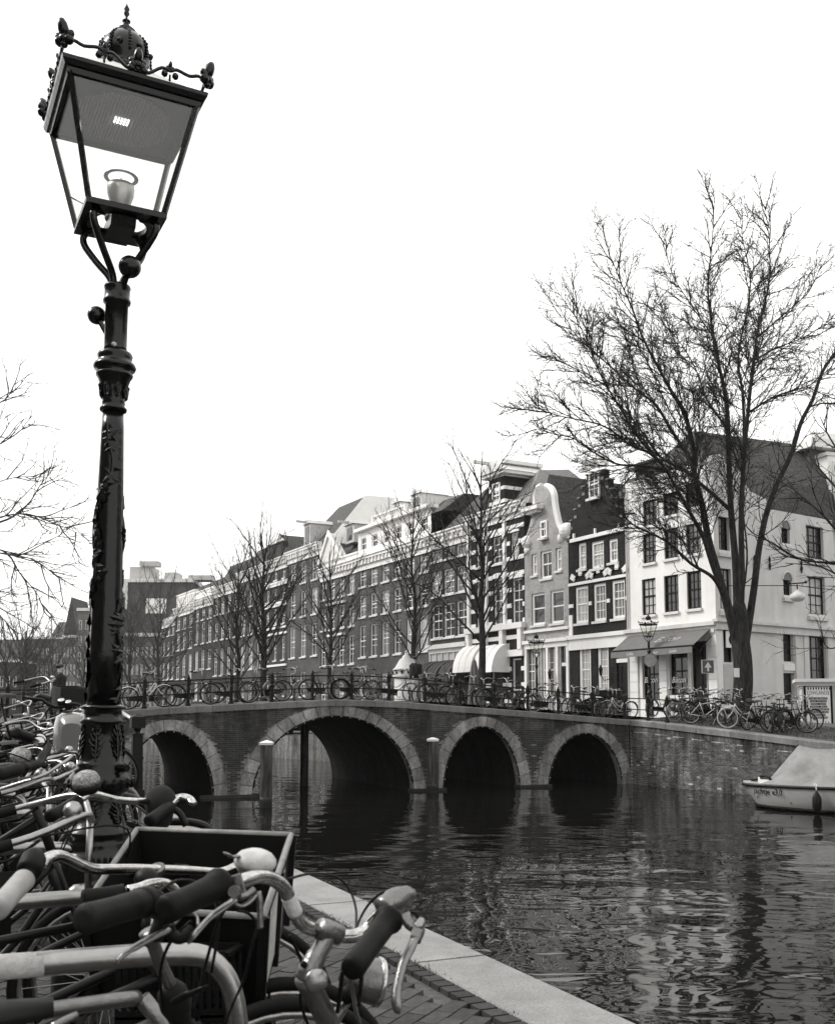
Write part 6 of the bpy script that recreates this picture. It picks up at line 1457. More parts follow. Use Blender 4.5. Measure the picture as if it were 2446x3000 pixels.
def person(label, pos, h=1.78, rz=0, coat='cloth', legs='cloth2', hat=False, bag=False, stride=.25):
    t = thing('person', label, 'person', pos, rz)
    J = {'pel':(0,0,.94,.15,.11),'wa':(0,0,1.08,.14,.10),'ch':(.0,0,1.30,.19,.12),'sh':(0,0,1.44,.15,.10),'nk':(.01,0,1.52,.058,.058),'hd0':(.02,0,1.59,.075,.085),'hd1':(.02,0,1.68,.078,.095),'hd2':(.02,0,1.75,.045,.055),
         'lh':(0,.09,.88,.095,.095),'lk':(.10*stride*4*.5,.10,.50,.06,.06),'la':(-.0+stride*.2,.10,.10,.042,.042),'lt':(.14+stride*.2,.11,.04,.045,.03),
         'rh':(0,-.09,.88,.095,.095),'rk':(.06,-.10,.50,.06,.06),'ra':(-stride,-.10,.12,.042,.042),'rt':(-stride+.14,-.11,.04,.045,.03),
         'ls':(0,.19,1.40,.07,.07),'le':(-.04,.25,1.12,.05,.05),'lw':(.10,.24,.90,.035,.035),'lf':(.13,.24,.82,.04,.025),
         'rs':(0,-.19,1.40,.07,.07),'re':(.03,-.25,1.12,.05,.05),'rw':(.14,-.24,.90,.035,.035),'rf':(.17,-.24,.82,.04,.025)}
    E = [('pel','wa'),('wa','ch'),('ch','sh'),('sh','nk'),('nk','hd0'),('hd0','hd1'),('hd1','hd2'),('pel','lh'),('lh','lk'),('lk','la'),('la','lt'),('pel','rh'),('rh','rk'),('rk','ra'),('ra','rt'),('sh','ls'),('ls','le'),('le','lw'),('lw','lf'),('sh','rs'),('rs','re'),('re','rw'),('rw','rf')]
    ks = list(J); me = bpy.data.meshes.new('body'); s_ = h/1.8
    me.from_pydata([tuple(c*s_ for c in J[k][:3]) for k in ks], [(ks.index(a), ks.index(b)) for a, b in E], [])
    o = bpy.data.objects.new('body', me); C.objects.link(o); o.parent = t
    sk = o.modifiers.new('s', 'SKIN'); 
    for i, k in enumerate(ks): me.skin_vertices[0].data[i].radius = (J[k][3]*s_, J[k][4]*s_)
    me.skin_vertices[0].data[0].use_root = True
    o.modifiers.new('u', 'SUBSURF').levels = 1
    dg = bpy.context.evaluated_depsgraph_get(); nm = bpy.data.meshes.new_from_object(o.evaluated_get(dg)); o.modifiers.clear(); o.data = nm; nm.shade_smooth()
    nm.materials.clear(); nm.materials.append(M[coat]); nm.materials.append(M['skin']); nm.materials.append(M[legs])
    for p in nm.polygons:
        z = p.center.z/s_; y = abs(p.center.y)/s_
        p.material_index = 1 if (z > 1.5 or (z < .9 and y > .2)) else (2 if z < .84 else 0)
    MB().ball((-.005*s_,0,1.715*s_), .105*s_, 12, 8, (1, 1, .85)).build('hair', M['hair'], t, True)
    MB().lathe([(.012,0),(.016,.03),(.004,.04)], (.095*s_,0,1.64*s_), 6, (0,0,1)).build('nose', M['skin'], t, True)
    MB().lathe([(.215*s_,.82*s_),(.20*s_,1.05*s_),(.205*s_,1.25*s_),(.225*s_,1.38*s_),(.12*s_,1.47*s_),(.075*s_,1.53*s_)], n=16).build('coat', M[coat], t, True)
    if hat:
        MB().lathe([(.112*s_,0),(.125*s_,.03),(.10*s_,.07),(.02*s_,.085)], (-.005,0,1.70*s_), 14).add([(.05,-.09,1.705*s_),(.19*s_,-.05,1.70*s_),(.19*s_,.05,1.70*s_),(.05,.09,1.705*s_),(.05,-.08,1.735*s_),(.05,.08,1.735*s_)], [(0,1,2,3),(4,1,2,5),(0,4,1),(3,2,5)]).build('flat_cap', M['cloth2'], t, True)
    if bag: MB().hexa([(-.34,-.13,1.0),(-.2,-.13,.98),(-.2,.13,.98),(-.34,.13,1.0)], [(-.32,-.12,1.42),(-.18,-.12,1.44),(-.18,.12,1.44),(-.32,.12,1.42)]).build('backpack', M['cloth'], t)
    return t
q = P(176, 1942, 31); person('man in a flat cap and dark coat walking right beyond the near bicycles', (q.x, q.y, q.z-1.80), rz=R(5), hat=True)
q = P(1213, 1922, 45); person('person with dark hair and a dark jacket walking left past the white column', (q.x, q.y, q.z-1.78), rz=R(195), bag=True, legs='lightwall')
# ================================================================== mooring posts, boat, quay post, car
def mpost(u, vt, vb, label, wpx=36, cap=True, Y=None, m_='wood'):
    b = PG(u, vb, WZ); zt = P(u, vt, b.y).z; r = wpx*b.y/3000/2; n = 14
    t = thing('mooring_post', label, 'mooring post', (b.x, b.y, 0)); m = MB(); rr = random.Random(int(u)); rows = []
    for k in range(9):
        z = lerp(WZ-1, zt-.05, k/8); rows.append([(r*(1+rr.uniform(-.03,.03))*math.cos(2*math.pi*i/n), r*(1+rr.uniform(-.03,.03))*math.sin(2*math.pi*i/n), z) for i in range(n)]+[None]); rows[-1][-1] = rows[-1][0]
    m.grid(rows); m.build('timber', M[m_], t, True)
    MB().lathe([(r*1.03, WZ-.5), (r*1.03, WZ+.22), (r*1.0, WZ+.3)], n=14).build('wet_foot', M['wood_dark'], t, True)
    if cap: MB().hexa([(-r*.98,-r*.98,zt-.1),(r*.98,-r*.98,zt-.1),(r*.98,r*.98,zt-.1),(-r*.98,r*.98,zt-.1)], [(-r*1.05,-r*1.05,zt-.03),(r*1.05,-r*1.05,zt-.03),(r*1.05,r*1.05,zt-.03),(-r*1.05,r*1.05,zt-.03)]).hexa([(-r*1.05,-r*1.05,zt-.03),(r*1.05,-r*1.05,zt-.03),(r*1.05,r*1.05,zt-.03),(-r*1.05,r*1.05,zt-.03)], [(-r*.2,-r*.2,zt+.03),(r*.2,-r*.2,zt+.03),(r*.2,r*.2,zt+.03),(-r*.2,r*.2,zt+.03)]).build('cap', M['white'], t)
mpost(779, 2172, 2366, 'timber mooring post with a white cap before the left side of the widest arch')
mpost(1268, 2163, 2322, 'timber mooring post with a white cap between the widest and third arch', 34)
mpost(891, 2120, 2302, 'dark mooring post standing under the widest arch', 24, False, m_='wood_dark')  # whole shaft takes the dark wood colour
# car beyond the arch
q = P(838, 2160, 62); car = thing('parked_car', 'dark parked car beyond the canal seen through the widest arch', 'car', (q.x, q.y, -.02), math.atan2(1, -.541)+math.pi)
m = MB(); pr = [(-2, .25), (-2.05, .6), (-1.9, .85), (-1.3, .95), (-.7, 1.4), (.6, 1.42), (1.2, 1.0), (1.95, .85), (2.05, .5), (2.0, .25)]
m.prism(pr, -.82, .82); m.build('body', M['bikeblack'], car)
for sx in (-1.25, 1.25):
    for sy in (-.84, .7): w = MB().lathe([(.31, 0), (.31, .16)], (sx, sy, .31), 18, (0, 1, 0)).build('wheel', M['tyre'], car); MB().lathe([(.2, -.01), (.2, .18)], (sx, sy, .31), 14, (0, 1, 0)).build('rim', M['alu'], w)
MB().prism([(-1.15, .95), (-.65, 1.34), (.55, 1.36), (1.0, 1.0)], -.83, -.821).build('side_window', M['glass'], car)
# boat
bw0 = PG(2212, 2361, WZ); bw1 = PG(2446, 2384, WZ); bdv = (bw1-bw0); bdv.z = 0; bdv.normalize(); bdv = Matrix.Rotation(R(14), 3, 'Z') @ bdv; ba = math.atan2(bdv.y, bdv.x); bnr = Vector((-bdv.y, bdv.x, 0))
tip = P(2176, 2292, bw0.y+.3)
def bpl(u, v, off=0): return PL(u, v, (tip.x-bnr.x*off, tip.y-bnr.y*off), (bdv.x, bdv.y))
bt_dummy = 0
bt_ = thing('boat', 'small white open boat under a grey tarpaulin with a dark rubbing strake', 'boat', (tip.x, tip.y, WZ), ba)
zg = tip.z-WZ
LN = 6.2; BM = 1.05; N = 22
def halfw(t): return BM*min(1, (1-(1-min(t*1.9, 1))**2.0)**.62) if t > 0 else 0
def gun(t): return zg+.16*t
rows = []
ax = .95*halfw(.3)                       # centre line offset so the near side lies on the traced line
hull = MB()
for sd_ in (-1, 1):
    rows = []
    for i in range(N+1):
        t = i/N; w_ = halfw(t); x = LN*t; zz = gun(t); rows.append([Vector((x+.42*(1-min(1,t*5))*f_ + (0 if f_ == 0 else 0), sd_*w_*wf, z_)) for f_, wf, z_ in ((0, 1.0, zz), (.35, .97, zz*.66), (.7, .90, zz*.33), (1.0, .82, .06), (1.15, .6, -.15), (1.2, .0, -.3))])
    hull.grid(rows)
hull.build('hull', M['boat'], bt_, True)
for sd_ in (-1, 1):
    MB().tube([(LN*i/N, sd_*(halfw(i/N)+.01), gun(i/N)-.05) for i in range(N+1)], .045, 6, flat=.8).build('rubbing_strake', M['rubber'], bt_, True)
    MB().tube([(LN*i/N+.40*(1-min(1,i/N*5)), sd_*(halfw(i/N)*.845), .05) for i in range(N+1)], .05, 6).build('boot_line', M['black'], bt_, True)
m = MB(); m.grid([[(LN*i/N, y*halfw(i/N), gun(i/N)+.01+.05*(1-abs(y))) for y in (-1, -.5, 0, .5, 1)] for i in range(0, 7)]); m.build('foredeck', M['boat'], bt_, True)
# tarpaulin: ridge from the stem up to a peak, then aft, sagging between
pkx, pkz = bpl(2338, 2183); pkz -= WZ
cr = random.Random(2); rows = []; x0c = .75; NN = 40
for i in range(NN+1):
    x = lerp(x0c, LN, i/NN); t = x/LN; w_ = halfw(t)*1.01; rz_ = gun(t)+.03+(pkz-gun(t))*((x-x0c)/(pkx-x0c)) if x < pkx else lerp(pkz, pkz-.3, min(1, (x-pkx)/(LN-pkx))) - .05*math.sin((x-pkx)*3)
    row = []
    for j in range(17):
        s_ = -1+2*j/16; a_ = abs(s_); z = lerp(rz_, gun(t)+.0, a_**(.95)); sag = 0
        if x > pkx-.9: sag = -.27*math.sin(math.pi*a_)*min(1, (x-pkx+.9)/1.2)*(1+.5*math.sin(x*4.6+a_*7)) + .05*math.sin(x*9+a_*14)*math.sin(math.pi*a_)
        else: sag = -.02*math.sin(math.pi*a_)*(1+math.sin(x*9))
        row.append((x, s_*w_, z+sag))
    rows.append(row)
m = MB().grid(rows); cv = m.build('tarpaulin', M['boat_cover'], bt_, True)
MB().tube([(x0c-.0, 0, gun(.1)+.05), (pkx, 0, pkz+.01)], .018, 5).build('ridge_pole', M['iron_dull'], bt_)
MB().tube(crom([(.3, -.05, gun(0)+.09), (.55, -.2, gun(0)+.12), (.75, -.3, gun(0)+.23), (1.0, -.42, gun(0)+.2), (1.12, -.45, gun(0)+.06)], 4), .05, 6, flat=.7).build('rolled_flap', M['rubber'], bt_, True)
MB().box(.62, .68, -.32, -.26, gun(0), gun(0)+.2).box(.70, 1.08, -.46, -.36, gun(0)+.04, gun(0)+.14).build('deck_fitting', M['white'], bt_)
t = text('jachtje v3.0', .25, M['black'], 'lettering', bt_, .003, 0, align='LEFT', sx=.95)
xs_ = bpl(2220, 2325, .25)[0]; t0, t1 = (xs_)/LN, (xs_+1)/LN; w0_, w1_ = halfw(t0), halfw(t1)
t.location = (xs_, -w0_*.965-.035, zg*.62); t.rotation_euler = (0, 0, -math.atan2(w1_-w0_, 1)*1.0); t.rotation_euler.x = -.0
for xx, zz in ((.55, .30), (1.35, .25), (1.7, .22)): MB().ball((xx+.12, -halfw((xx)/LN)*.91-.0, zz), .022, 8, 5).build('drain', M['black'], bt_)
fx = bpl(2397, 2330, 1.05)[0]; fd_ = thing('fender', 'dark sausage fender hanging on a rope over the side of the boat', 'fender', bt_.matrix_basis @ Vector((fx, -halfw(fx/LN)-.16, 0)) if 0 else (tip.x+math.cos(ba)*fx+math.sin(ba)*(halfw(fx/LN)+.15), tip.y+math.sin(ba)*fx-math.cos(ba)*(halfw(fx/LN)+.15), WZ+.04))
MB().lathe([(.02,.0),(.07,.03),(.115,.12),(.125,.25),(.115,.40),(.07,.50),(.03,.56),(.02,.6)], n=16).build('float', M['iron_dull'], fd_, True); MB().tube([(0,0,.58),(-.02,.05,.72),(-.03,.12,gun(.4)+.05)], .008, 5).tube([(0,0,.58),(.03,.05,.74),(.02,.12,gun(.4)+.05)], .008, 5).build('rope', M['paper'], fd_)
# square-headed iron posts with pipe rails along the near quay
qf = thing('quay_railing', 'iron posts with square heads and two pipe rails along the near quay behind the lamp', 'railing', (0, 0, 0))
Yp = 16.4; rowp = []
pm2 = MB()
def sqr(a, b, z0, z1): pm2.hexa([(-a,-a,z0),(a,-a,z0),(a,a,z0),(-a,a,z0)], [(-b,-b,z1),(b,-b,z1),(b,b,z1),(-b,b,z1)])
sqr(.15,.14,-.02,.08); sqr(.11,.105,.08,.18); sqr(.085,.075,.18,.62); sqr(.085,.085,.62,.66); sqr(.075,.072,.66,.98); sqr(.09,.09,.98,1.0); pm2.lathe([(.05, 1.0), (.04, 1.03), (.055, 1.06), (.06, 1.08)], n=10); sqr(.1,.1,1.08,1.24); sqr(.1,.01,1.24,1.29)
pmm = pm2.mesh('post', M['iron_dull']); tops = []
for k in range(3):
    Y = Yp+2.2*k; x = P(402, 2200, Yp).x+(Y-Yp)*eslope; z_ = zl(Y); obj('post', pmm, qf, (x, Y, z_), math.atan2(edir.y, edir.x)-math.pi/2).scale = (1.08, 1.08, 1.08); tops.append(Vector((x, Y, z_)))
for hh in (1.25, .6):
    for a, b in zip(tops, tops[1:]): MB().tube([a+Vector((0,0,hh)), b+Vector((0,0,hh))], .035, 8).build('rail', M['galv'], qf, True)
# ================================================================== FOREGROUND: racks and bicycles
def tr(pts, k=6):  # pixel path with depths (u, v, Y) -> smooth 3-D path
    return crom([P(u, v, Y) for u, v, Y in pts], k)
def ztr(pts, z, k=4): return crom([PG(u, v, z) for u, v in pts], k)
M['chrome_big'] = mat('handlebar_chrome', .46, .14, metal=1, var=.3, scale=60, bump=.06, bscale=120)
M['alu_cast'] = mat('cast_aluminium', .18, .32, metal=.9, var=.22, scale=30, bump=.12, bscale=160)
M['tape'] = mat('worn_grey_tape', .48, .6, var=.22, scale=22, bump=.3, bscale=60)
M['crate_in'] = mat('black_crate_plastic', .005, .5, spec=.2, var=.3, scale=8)
M['bell_paint'] = mat('worn_white_bell', .38, .45, var=.35, scale=20)
M['leopard'] = mat('spotted_bell', .2, .5, var=.98, scale=130)
M['sticker'] = mat('worn_sticker', .38, .7, var=.35, scale=14)
# row of tube hoops
hn = enrm                                       # hoops run square to the quay edge
HO = [(712, 2.42, 'nearest, with a strip of worn tape'), (440, 3.60, 'second, just left of the black crate'), (275, 4.86, 'third, ending beside the lamp foot'), (163, 6.4, 'fourth, left of the lamp column'), (92, 7.8, 'fifth and farthest')]
for i, (u, Y, lab) in enumerate(HO):
    x = (u-CX)/F*Y*1.0
    o = thing('bicycle_rack', 'galvanised tube hoop of the bicycle rack, '+lab, 'bicycle rack', (x, Y, zi(Y)), math.atan2(hn.y, hn.x)-R(1 if i else 5), 'galvanised hoops of the bicycle rack')
    MB().tube(crom([(0, 0, -.05), (0, 0, .45), (-.0, 0, .68), (-.05, 0, .79), (-.17, 0, .82), (-.6, 0, .82), (-1.2, 0, .82), (-1.33, 0, .79), (-1.38, 0, .68), (-1.38, 0, .3), (-1.38, 0, -.05)], 5), .0235 if i == 0 else .026, 14).build('hoop', M['galv'], o, True)
    if i == 0: o.scale = (1, 1, 1.10)
    if i == 0: MB().tube([(-.92, 0, .82), (-.42, 0, .82)], .0245, 14, cap=True).build('tape', M['tape'], o, True)
    MB().tube([(-.02, 0, .35), (-1.36, 0, .35)], .012, 8).build('cross_rail', M['galv'], o, True)
# ---- front bicycle with the curved bar
A = thing('bicycle', 'nearest bicycle with a curved chrome handlebar, dark rubber grips and a big pale bell', 'bicycle', P(880, 2870, 2.05)*1.0); A.location.z = 0; ao = A.location.copy()
def ab(m, name, mt, par=A, o=None, smooth=True):
    o = ao if o is None else o
    m.v = [tuple(Vector(p)-o) for p in m.v]; return m.build(name, M[mt], par, smooth)
def r5(x, y): return 600+x/2.48, 2400+y/2.48
def p5(l): return [(*r5(x, y), Y) for x, y, Y in l]
hb_ = tr(p5([(180,490,1.76),(300,440,1.80),(400,415,1.84),(480,430,1.87),(560,480,1.90),(608,560,1.92),(645,650,1.93),(690,740,1.95),(760,790,1.97),(860,820,1.99),(1000,850,2.0),(1100,845,2.01),(1180,800,2.02),(1240,725,2.02),(1310,660,2.0)]), 6)
hbar = ab(MB().tube(hb_, .0132, 14), 'handlebar', 'chrome_big')
i0 = int(len(hb_)*.36); ab(MB().tube(hb_[i0:i0+9], .0142, 14), 'tape', 'tape')
def grip(a, b, r, name='grip', mt='rubber', par=A, o=None, collar=True):
    a = Vector(a); b = Vector(b); d = (b-a).normalized(); L_ = (b-a).length
    pr = [(r*1.0, 0), (r*1.32, .003), (r*1.38, .008), (r*1.32, .014), (r*1.06, .018), (r*1.04, L_*.3), (r*1.0, L_*.55), (r*1.04, L_*.8), (r*1.08, L_*.94), (r*.95, L_*.99), (r*.5, L_)]
    if not collar: pr = pr[4:]
    m = MB().lathe(pr, a, 20, d); return ab(m, name, mt, par, o)
grip(P(*r5(1345, 715), 1.93), P(*r5(1065, 1095), 1.76), .0205)
grip(P(652, 2590, 1.74), P(482, 2668, 1.62), .0215)
# brake perch, right: polished body and lever
m = MB(); m.tube(tr(p5([(1290,640,1.96),(1360,590,1.98),(1430,560,2.0),(1475,545,2.02),(1490,520,2.03)]), 4), [.021]*4+[.024]*4+[.021]*4+[.014]*4+[.007], 12, flat=.85); ab(m, 'shifter', 'alu_cast')
m = MB(); m.tube(tr(p5([(1440,690,1.98),(1500,760,1.97),(1545,800,1.96),(1530,880,1.94)]), 4), [.018, .018, .018, .018, .019, .019, .019, .018, .017, .015, .013, .012, .012], 10, flat=.6); ab(m, 'brake_perch', 'alu_cast')
m = MB(); m.tube(tr(p5([(1530,860,1.94),(1490,950,1.92),(1440,1050,1.9),(1405,1180,1.88),(1390,1290,1.86),(1400,1370,1.85),(1420,1378,1.85)]), 4), .0095, 10, flat=.6); ab(m, 'brake_lever', 'alu_cast')
m = MB(); m.tube(tr(p5([(1520,780,1.96),(1560,770,1.96),(1565,740,1.97)]), 3), .010, 8); ab(m, 'cable_adjuster', 'alu')
for l in ([(590,440,1.95),(750,398,2.1),(900,402,2.25),(1000,450,2.3),(1065,540,2.3),(1098,650,2.25),(1100,760,2.15),(1095,820,2.05)], [(1090,830,2.05),(1130,720,2.1),(1190,620,2.1),(1270,545,2.08),(1350,515,2.06),(1420,520,2.04),(1470,560,2.02)], [(1475,680,2.0),(1520,680,1.98),(1555,710,1.97),(1568,745,1.97)], [(240,665,1.74),(310,680,1.76),(360,730,1.8),(378,800,1.9),(350,900,2.0),(290,1150,2.1),(210,1330,2.1),(150,1480,2.1)]):
    ab(MB().tube(tr(p5(l), 5), .0027, 6), 'brake_cable', 'rubber')
for l in ([(1000,1110,1.9),(985,1250,1.95),(965,1400,2.0)], [(1055,1120,1.95),(1075,1250,2.0),(1100,1400,2.05),(1130,1490,2.08)], [(1140,1130,1.95),(1130,1250,2.0),(1118,1360,2.0)]): ab(MB().tube(tr(p5(l), 4), .0042, 6), 'cable_housing', 'rubber' if l[0][0] != 1055 else 'alu')
# left brake clamp + lever
m = MB(); m.bar(P(*r5(195, 415), 1.74), P(*r5(235, 545), 1.74), .016, .03); m.lathe([(.010, 0), (.010, .012)], P(*r5(222, 518), 1.725), 14, (0,-1,0)); ab(m, 'clamp', 'alu_cast', smooth=False)
m = MB(); m.tube(tr([(692,2635,1.76),(655,2660,1.75),(615,2690,1.73),(585,2722,1.71),(568,2742,1.70),(556,2758,1.70),(557,2764,1.70)], 4), [.010]*8+[.008]*10+[.006]*7, 10, flat=.55); ab(m, 'brake_lever', 'alu_cast')
m = MB(); m.tube(tr([(700,2628,1.77),(722,2622,1.78),(745,2606,1.79)], 3), .007, 8); m.tube(tr([(756,2612,1.79),(762,2640,1.79),(763,2700,1.79),(764,2720,1.79)], 3), .0055, 8); m.tube(tr([(676,2640,1.76),(706,2655,1.77),(735,2640,1.78),(752,2618,1.79)], 3), .006, 8, flat=.6); ab(m, 'brake_linkage', 'alu_cast')
# bell
bc = P(749, 2520, 1.88); m = MB(); m.lathe([(.002, .020), (.016, .0185), (.029, .013), (.037, .004), (.0385, -.004), (.036, -.011)], bc, 28, Vector((.12, -.1, 1))); bl = ab(m, 'bell', 'bell_paint')
m = MB(); m.lathe([(.034, -.012), (.030, -.022), (.016, -.030)], bc, 22, Vector((.12, -.1, 1))); m.tube(tr([(745,2548,1.86),(746,2580,1.85)], 2), .007, 8); ab(m, 'bell_base', 'alu_cast')
ab(MB().tube(tr([(700,2508,1.86),(680,2510,1.85),(668,2503,1.84),(656,2500,1.84)], 4), .0065, 8, flat=.45), 'bell_lever', 'alu_cast')
m = MB(); m.tube(tr([(743,2562,1.86),(746,2600,1.86)], 2), .0155, 10); ab(m, 'clamp_band', 'rubber')
# adjustable stem, knob
m = MB(); m.tube(tr(p5([(905,790,1.99),(905,830,1.99),(870,900,1.98),(810,1000,1.96),(765,1090,1.95),(735,1160,1.95)]), 4), [.018, .019, .019, .018]+[.0165]*4+[.0175]*4+[.020]*4+[.0225]*5, 14); m.lathe([(.02, -.024), (.021, -.022), (.021, .022), (.02, .024)], P(*r5(905, 815), 1.99), 18, (hb_[-30]-hb_[-38])); ab(m, 'stem', 'alu_cast')
ab(MB().lathe([(.0215, -.01), (.0215, .014), (.019, .018), (.001, .019)], P(*r5(806, 1165), 1.93), 22, (.25, -1, .1)), 'stem_bolt', 'alu')
ab(MB().lathe([(.006, 0), (.006, .01)], P(*r5(722, 1052), 1.935), 10, (0, -1, .1)), 'bolt', 'black')
m = MB(); m.tube(tr(p5([(735,1150,1.96),(790,1260,1.98),(850,1380,2.0),(905,1500,2.03),(960,1650,2.06),(1010,1900,2.12)]), 3), [.0225]*3+[.021]*13, 14); ab(m, 'steerer', 'alu_cast')
# headlight on its bracket
ax_ = Vector((.86, .28, -.18)); hc = P(*r5(1165, 1170), 2.12); m = MB().lathe([(.006, -.055), (.022, -.045), (.034, -.025), (.043, .0), (.0465, .022), (.047, .028), (.044, .03), (.043, .026)], hc, 26, ax_); ab(m, 'headlight', 'alu_cast'); ab(MB().lathe([(.0465, .022), (.049, .024), (.049, .031), (.0465, .033)], hc, 26, ax_), 'headlight_rim', 'chrome_big')
ab(MB().lathe([(.018, 0), (.018, .02), (.001, .021)], P(*r5(1062, 1262), 2.08), 16, (-.2, -1, .1)), 'lamp_mount', 'rubber'); ab(MB().tube(tr(p5([(1062,1262,2.1),(1020,1350,2.08),(960,1420,2.06),(930,1480,2.04)]), 4), [.014, .012, .010, .009, .009, .010, .012, .013, .014, .014, .014, .014, .014], 8), 'lamp_bracket', 'alu_cast')
# frame below (mostly under the picture): head tube, front wheel, frame
def under(par, head, axle, back, paint, o, mud=False):
    """head, axle: points; back: direction of the rear of the bicycle"""
    hd = Vector(head); ax = Vector(axle); bk = Vector(back).normalized(); lo = hd + (ax-hd)*.34; bb = Vector((hd.x, hd.y, 0))+bk*.52+Vector((0,0,.29+zi(hd.y))); st = bb+bk*.16+Vector((0,0,.50)); ra = bb+bk*.48+Vector((0,0,.06))
    m = MB(); m.tube([hd, lo], .019, 10); m.tube(crom([lo, lo.lerp(bb, .5)-Vector((0,0,.03)), bb], 4), .018, 8); m.tube(crom([hd.lerp(lo, .3), hd.lerp(st, .5)-Vector((0,0,.16)), bb.lerp(st, .5)], 4), .014, 8); m.tube([bb, st], .015, 8); m.tube([bb, ra], .01, 6); m.tube([bb.lerp(st, .85), ra], .009, 6); ab(m, 'frame', paint, par, o)
    sd_ = bk.cross(Vector((0,0,1))).normalized()
    m = MB()
    for s_ in (-.05, .05): m.tube(crom([lo+sd_*s_*.5, lo.lerp(ax, .5)+sd_*s_, ax+sd_*s_], 4), .011, 8)
    ab(m, 'fork', paint, par, o)
    for c_ in (ax, Vector((ra.x, ra.y, ra.z))):
        n = 40; r_ = .335; cir = lambda q: [c_-bk*q*math.cos(2*math.pi*k/n)+Vector((0,0,q*math.sin(2*math.pi*k/n))) for k in range(n)]
        w = ab(MB().tube(cir(r_), .019, 8, closed=True), 'wheel', 'tyre', par, o); rm = MB().tube(cir(r_-.026), .012, 6, closed=True); rm.v = [tuple(Vector(p)-o) for p in rm.v]; rm.build('rim', M['alu'], w, True)
        m = MB()
        for k in range(32):
            a = 2*math.pi*k/32; b2 = a+(.6 if k % 2 else -.6)*(1 if k % 4 < 2 else -1); s_ = .028 if k % 2 else -.028
            m.tube([c_+sd_*s_-bk*.03*math.cos(b2)+Vector((0,0,.03*math.sin(b2))), c_-bk*(r_-.03)*math.cos(a)+Vector((0,0,(r_-.03)*math.sin(a)))], .0013, 4, cap=False)
        m.lathe([(.012,-.03),(.03,-.028),(.03,-.022),(.014,-.015),(.014,.015),(.03,.022),(.03,.028),(.012,.03)], c_, 12, sd_); m.v = [tuple(Vector(p)-o) for p in m.v]; m.build('spokes', M['spoke'], w)
        if not mud: continue
        f_ = MB(); rr = .375; ps = [(c_-bk*rr*math.cos(a)+Vector((0,0,rr*math.sin(a)))) for a in [R(35)+R(140)*k/16 for k in range(17)]]
        f_.grid([[p+sd_*y+Vector((0,0,dz)) for p in ps] for y, dz in ((-.03,-.014),(-.014,.003),(.014,.003),(.03,-.014))]); ab(f_, 'mudguard', paint, par, o)
    sdl = MB(); sp0 = st+Vector((0,0,.12)); sdl.ball(sp0+bk*.04, .095, 12, 8, (1, 1, .45)); sdl.tube([sp0, sp0-bk*.16+Vector((0,0,.012))], [.05, .025], 8, flat=.7); ab(sdl, 'saddle', 'saddle', par, o); ab(MB().tube([st, sp0], .013, 8), 'seat_post', 'alu', par, o)
    ab(MB().lathe([(.085,-.012),(.085,.012)], bb+sd_*.06, 16, sd_).bar(bb+sd_*.07, bb+sd_*.08+Vector((0,0,-.17)), .02, .012), 'crank', 'alu', par, o)
st_end = P(*r5(960, 1560), 2.05)
under(A, st_end, Vector((st_end.x+.30, st_end.y+.10, .354)), (-.95, -.32, 0), 'alu_cast', ao)
for l in ([(430,2640,1.9),(520,2580,2.0),(600,2600,2.1),(640,2700,2.1),(620,2850,2.1)], [(560,2700,1.8),(500,2760,1.85),(470,2850,1.9),(480,2960,1.95)], [(690,2620,1.8),(640,2700,1.9),(610,2800,2.0),(560,2990,2.0)], [(850,2740,2.0),(890,2840,2.05),(880,2930,2.08),(905,3010,2.1)]): ab(MB().tube(crom([P(*q) for q in l], 5), .0032, 6), 'brake_cable', 'rubber')
# ---- crate bicycle B
B_ = thing('bicycle', 'bicycle with a big black crate on the front and a flat chrome handlebar', 'bicycle', P(560, 2700, 2.7)*1.0); B_.location.z = 0; bo = B_.location.copy()
def r4(x, y): return x/2.48, 2350+y/2.48
def p4(l): return [(*r4(x, y), Y) for x, y, Y in l]
bh = tr(p4([(300,470,2.30),(330,420,2.32),(380,393,2.35),(440,390,2.38),(520,420,2.42),(600,460,2.46),(700,487,2.52),(850,487,2.60),(1000,487,2.68),(1200,492,2.78),(1400,500,2.88),(1560,510,2.96),(1640,500,3.0),(1720,465,3.03),(1800,440,3.02)]), 6)
ab(MB().tube(bh, .0130, 14), 'handlebar', 'chrome_big', B_, bo)
a_, b_ = P(*r4(195, 545), 2.24), P(*r4(-30, 790), 2.05)
grip(a_, b_, .0225, 'grip', 'gripgrey', B_, bo, False); ab(MB().lathe([(.024, -.03), (.027, -.02), (.027, .015), (.020, .03), (.012, .036)], P(*r4(235, 445), 2.27), 18, (P(*r4(250, 410), 2.3)-P(*r4(190, 560), 2.24))), 'bar_end', 'rubber', B_, bo)
ab(MB().tube([P(*r4(240, 470), 2.27), P(*r4(195, 545), 2.24)], .02, 12), 'shifter', 'rubber', B_, bo)
for x, Y in ((985, 2.67), (1318, 2.84)): ab(MB().tube([P(*r4(x-40, 497), Y), P(*r4(x+40, 503), Y+.03)], .0185, 14), 'clamp_band', 'rubber', B_, bo)
ab(MB().tube(tr(p4([(1140,475,2.75),(1150,520,2.76),(1140,590,2.77),(1100,700,2.78),(1060,900,2.8)]), 4), [.022, .022, .02, .019]+[.013]*13, 12), 'stem', 'alu_cast', B_, bo)
bc = P(*r4(1065, 545), 2.62); ab(MB().lathe([(.002,.022),(.014,.020),(.026,.011),(.030,.0),(.030,-.010),(.018,-.02)], bc, 20, (0,-.3,1)), 'bell', 'iron_dull', B_, bo)
BL_, BR_, NR_ = P(403, 2430, 3.36), P(853, 2446, 3.22), P(773, 2686, 2.74); NL_ = BL_+NR_-BR_
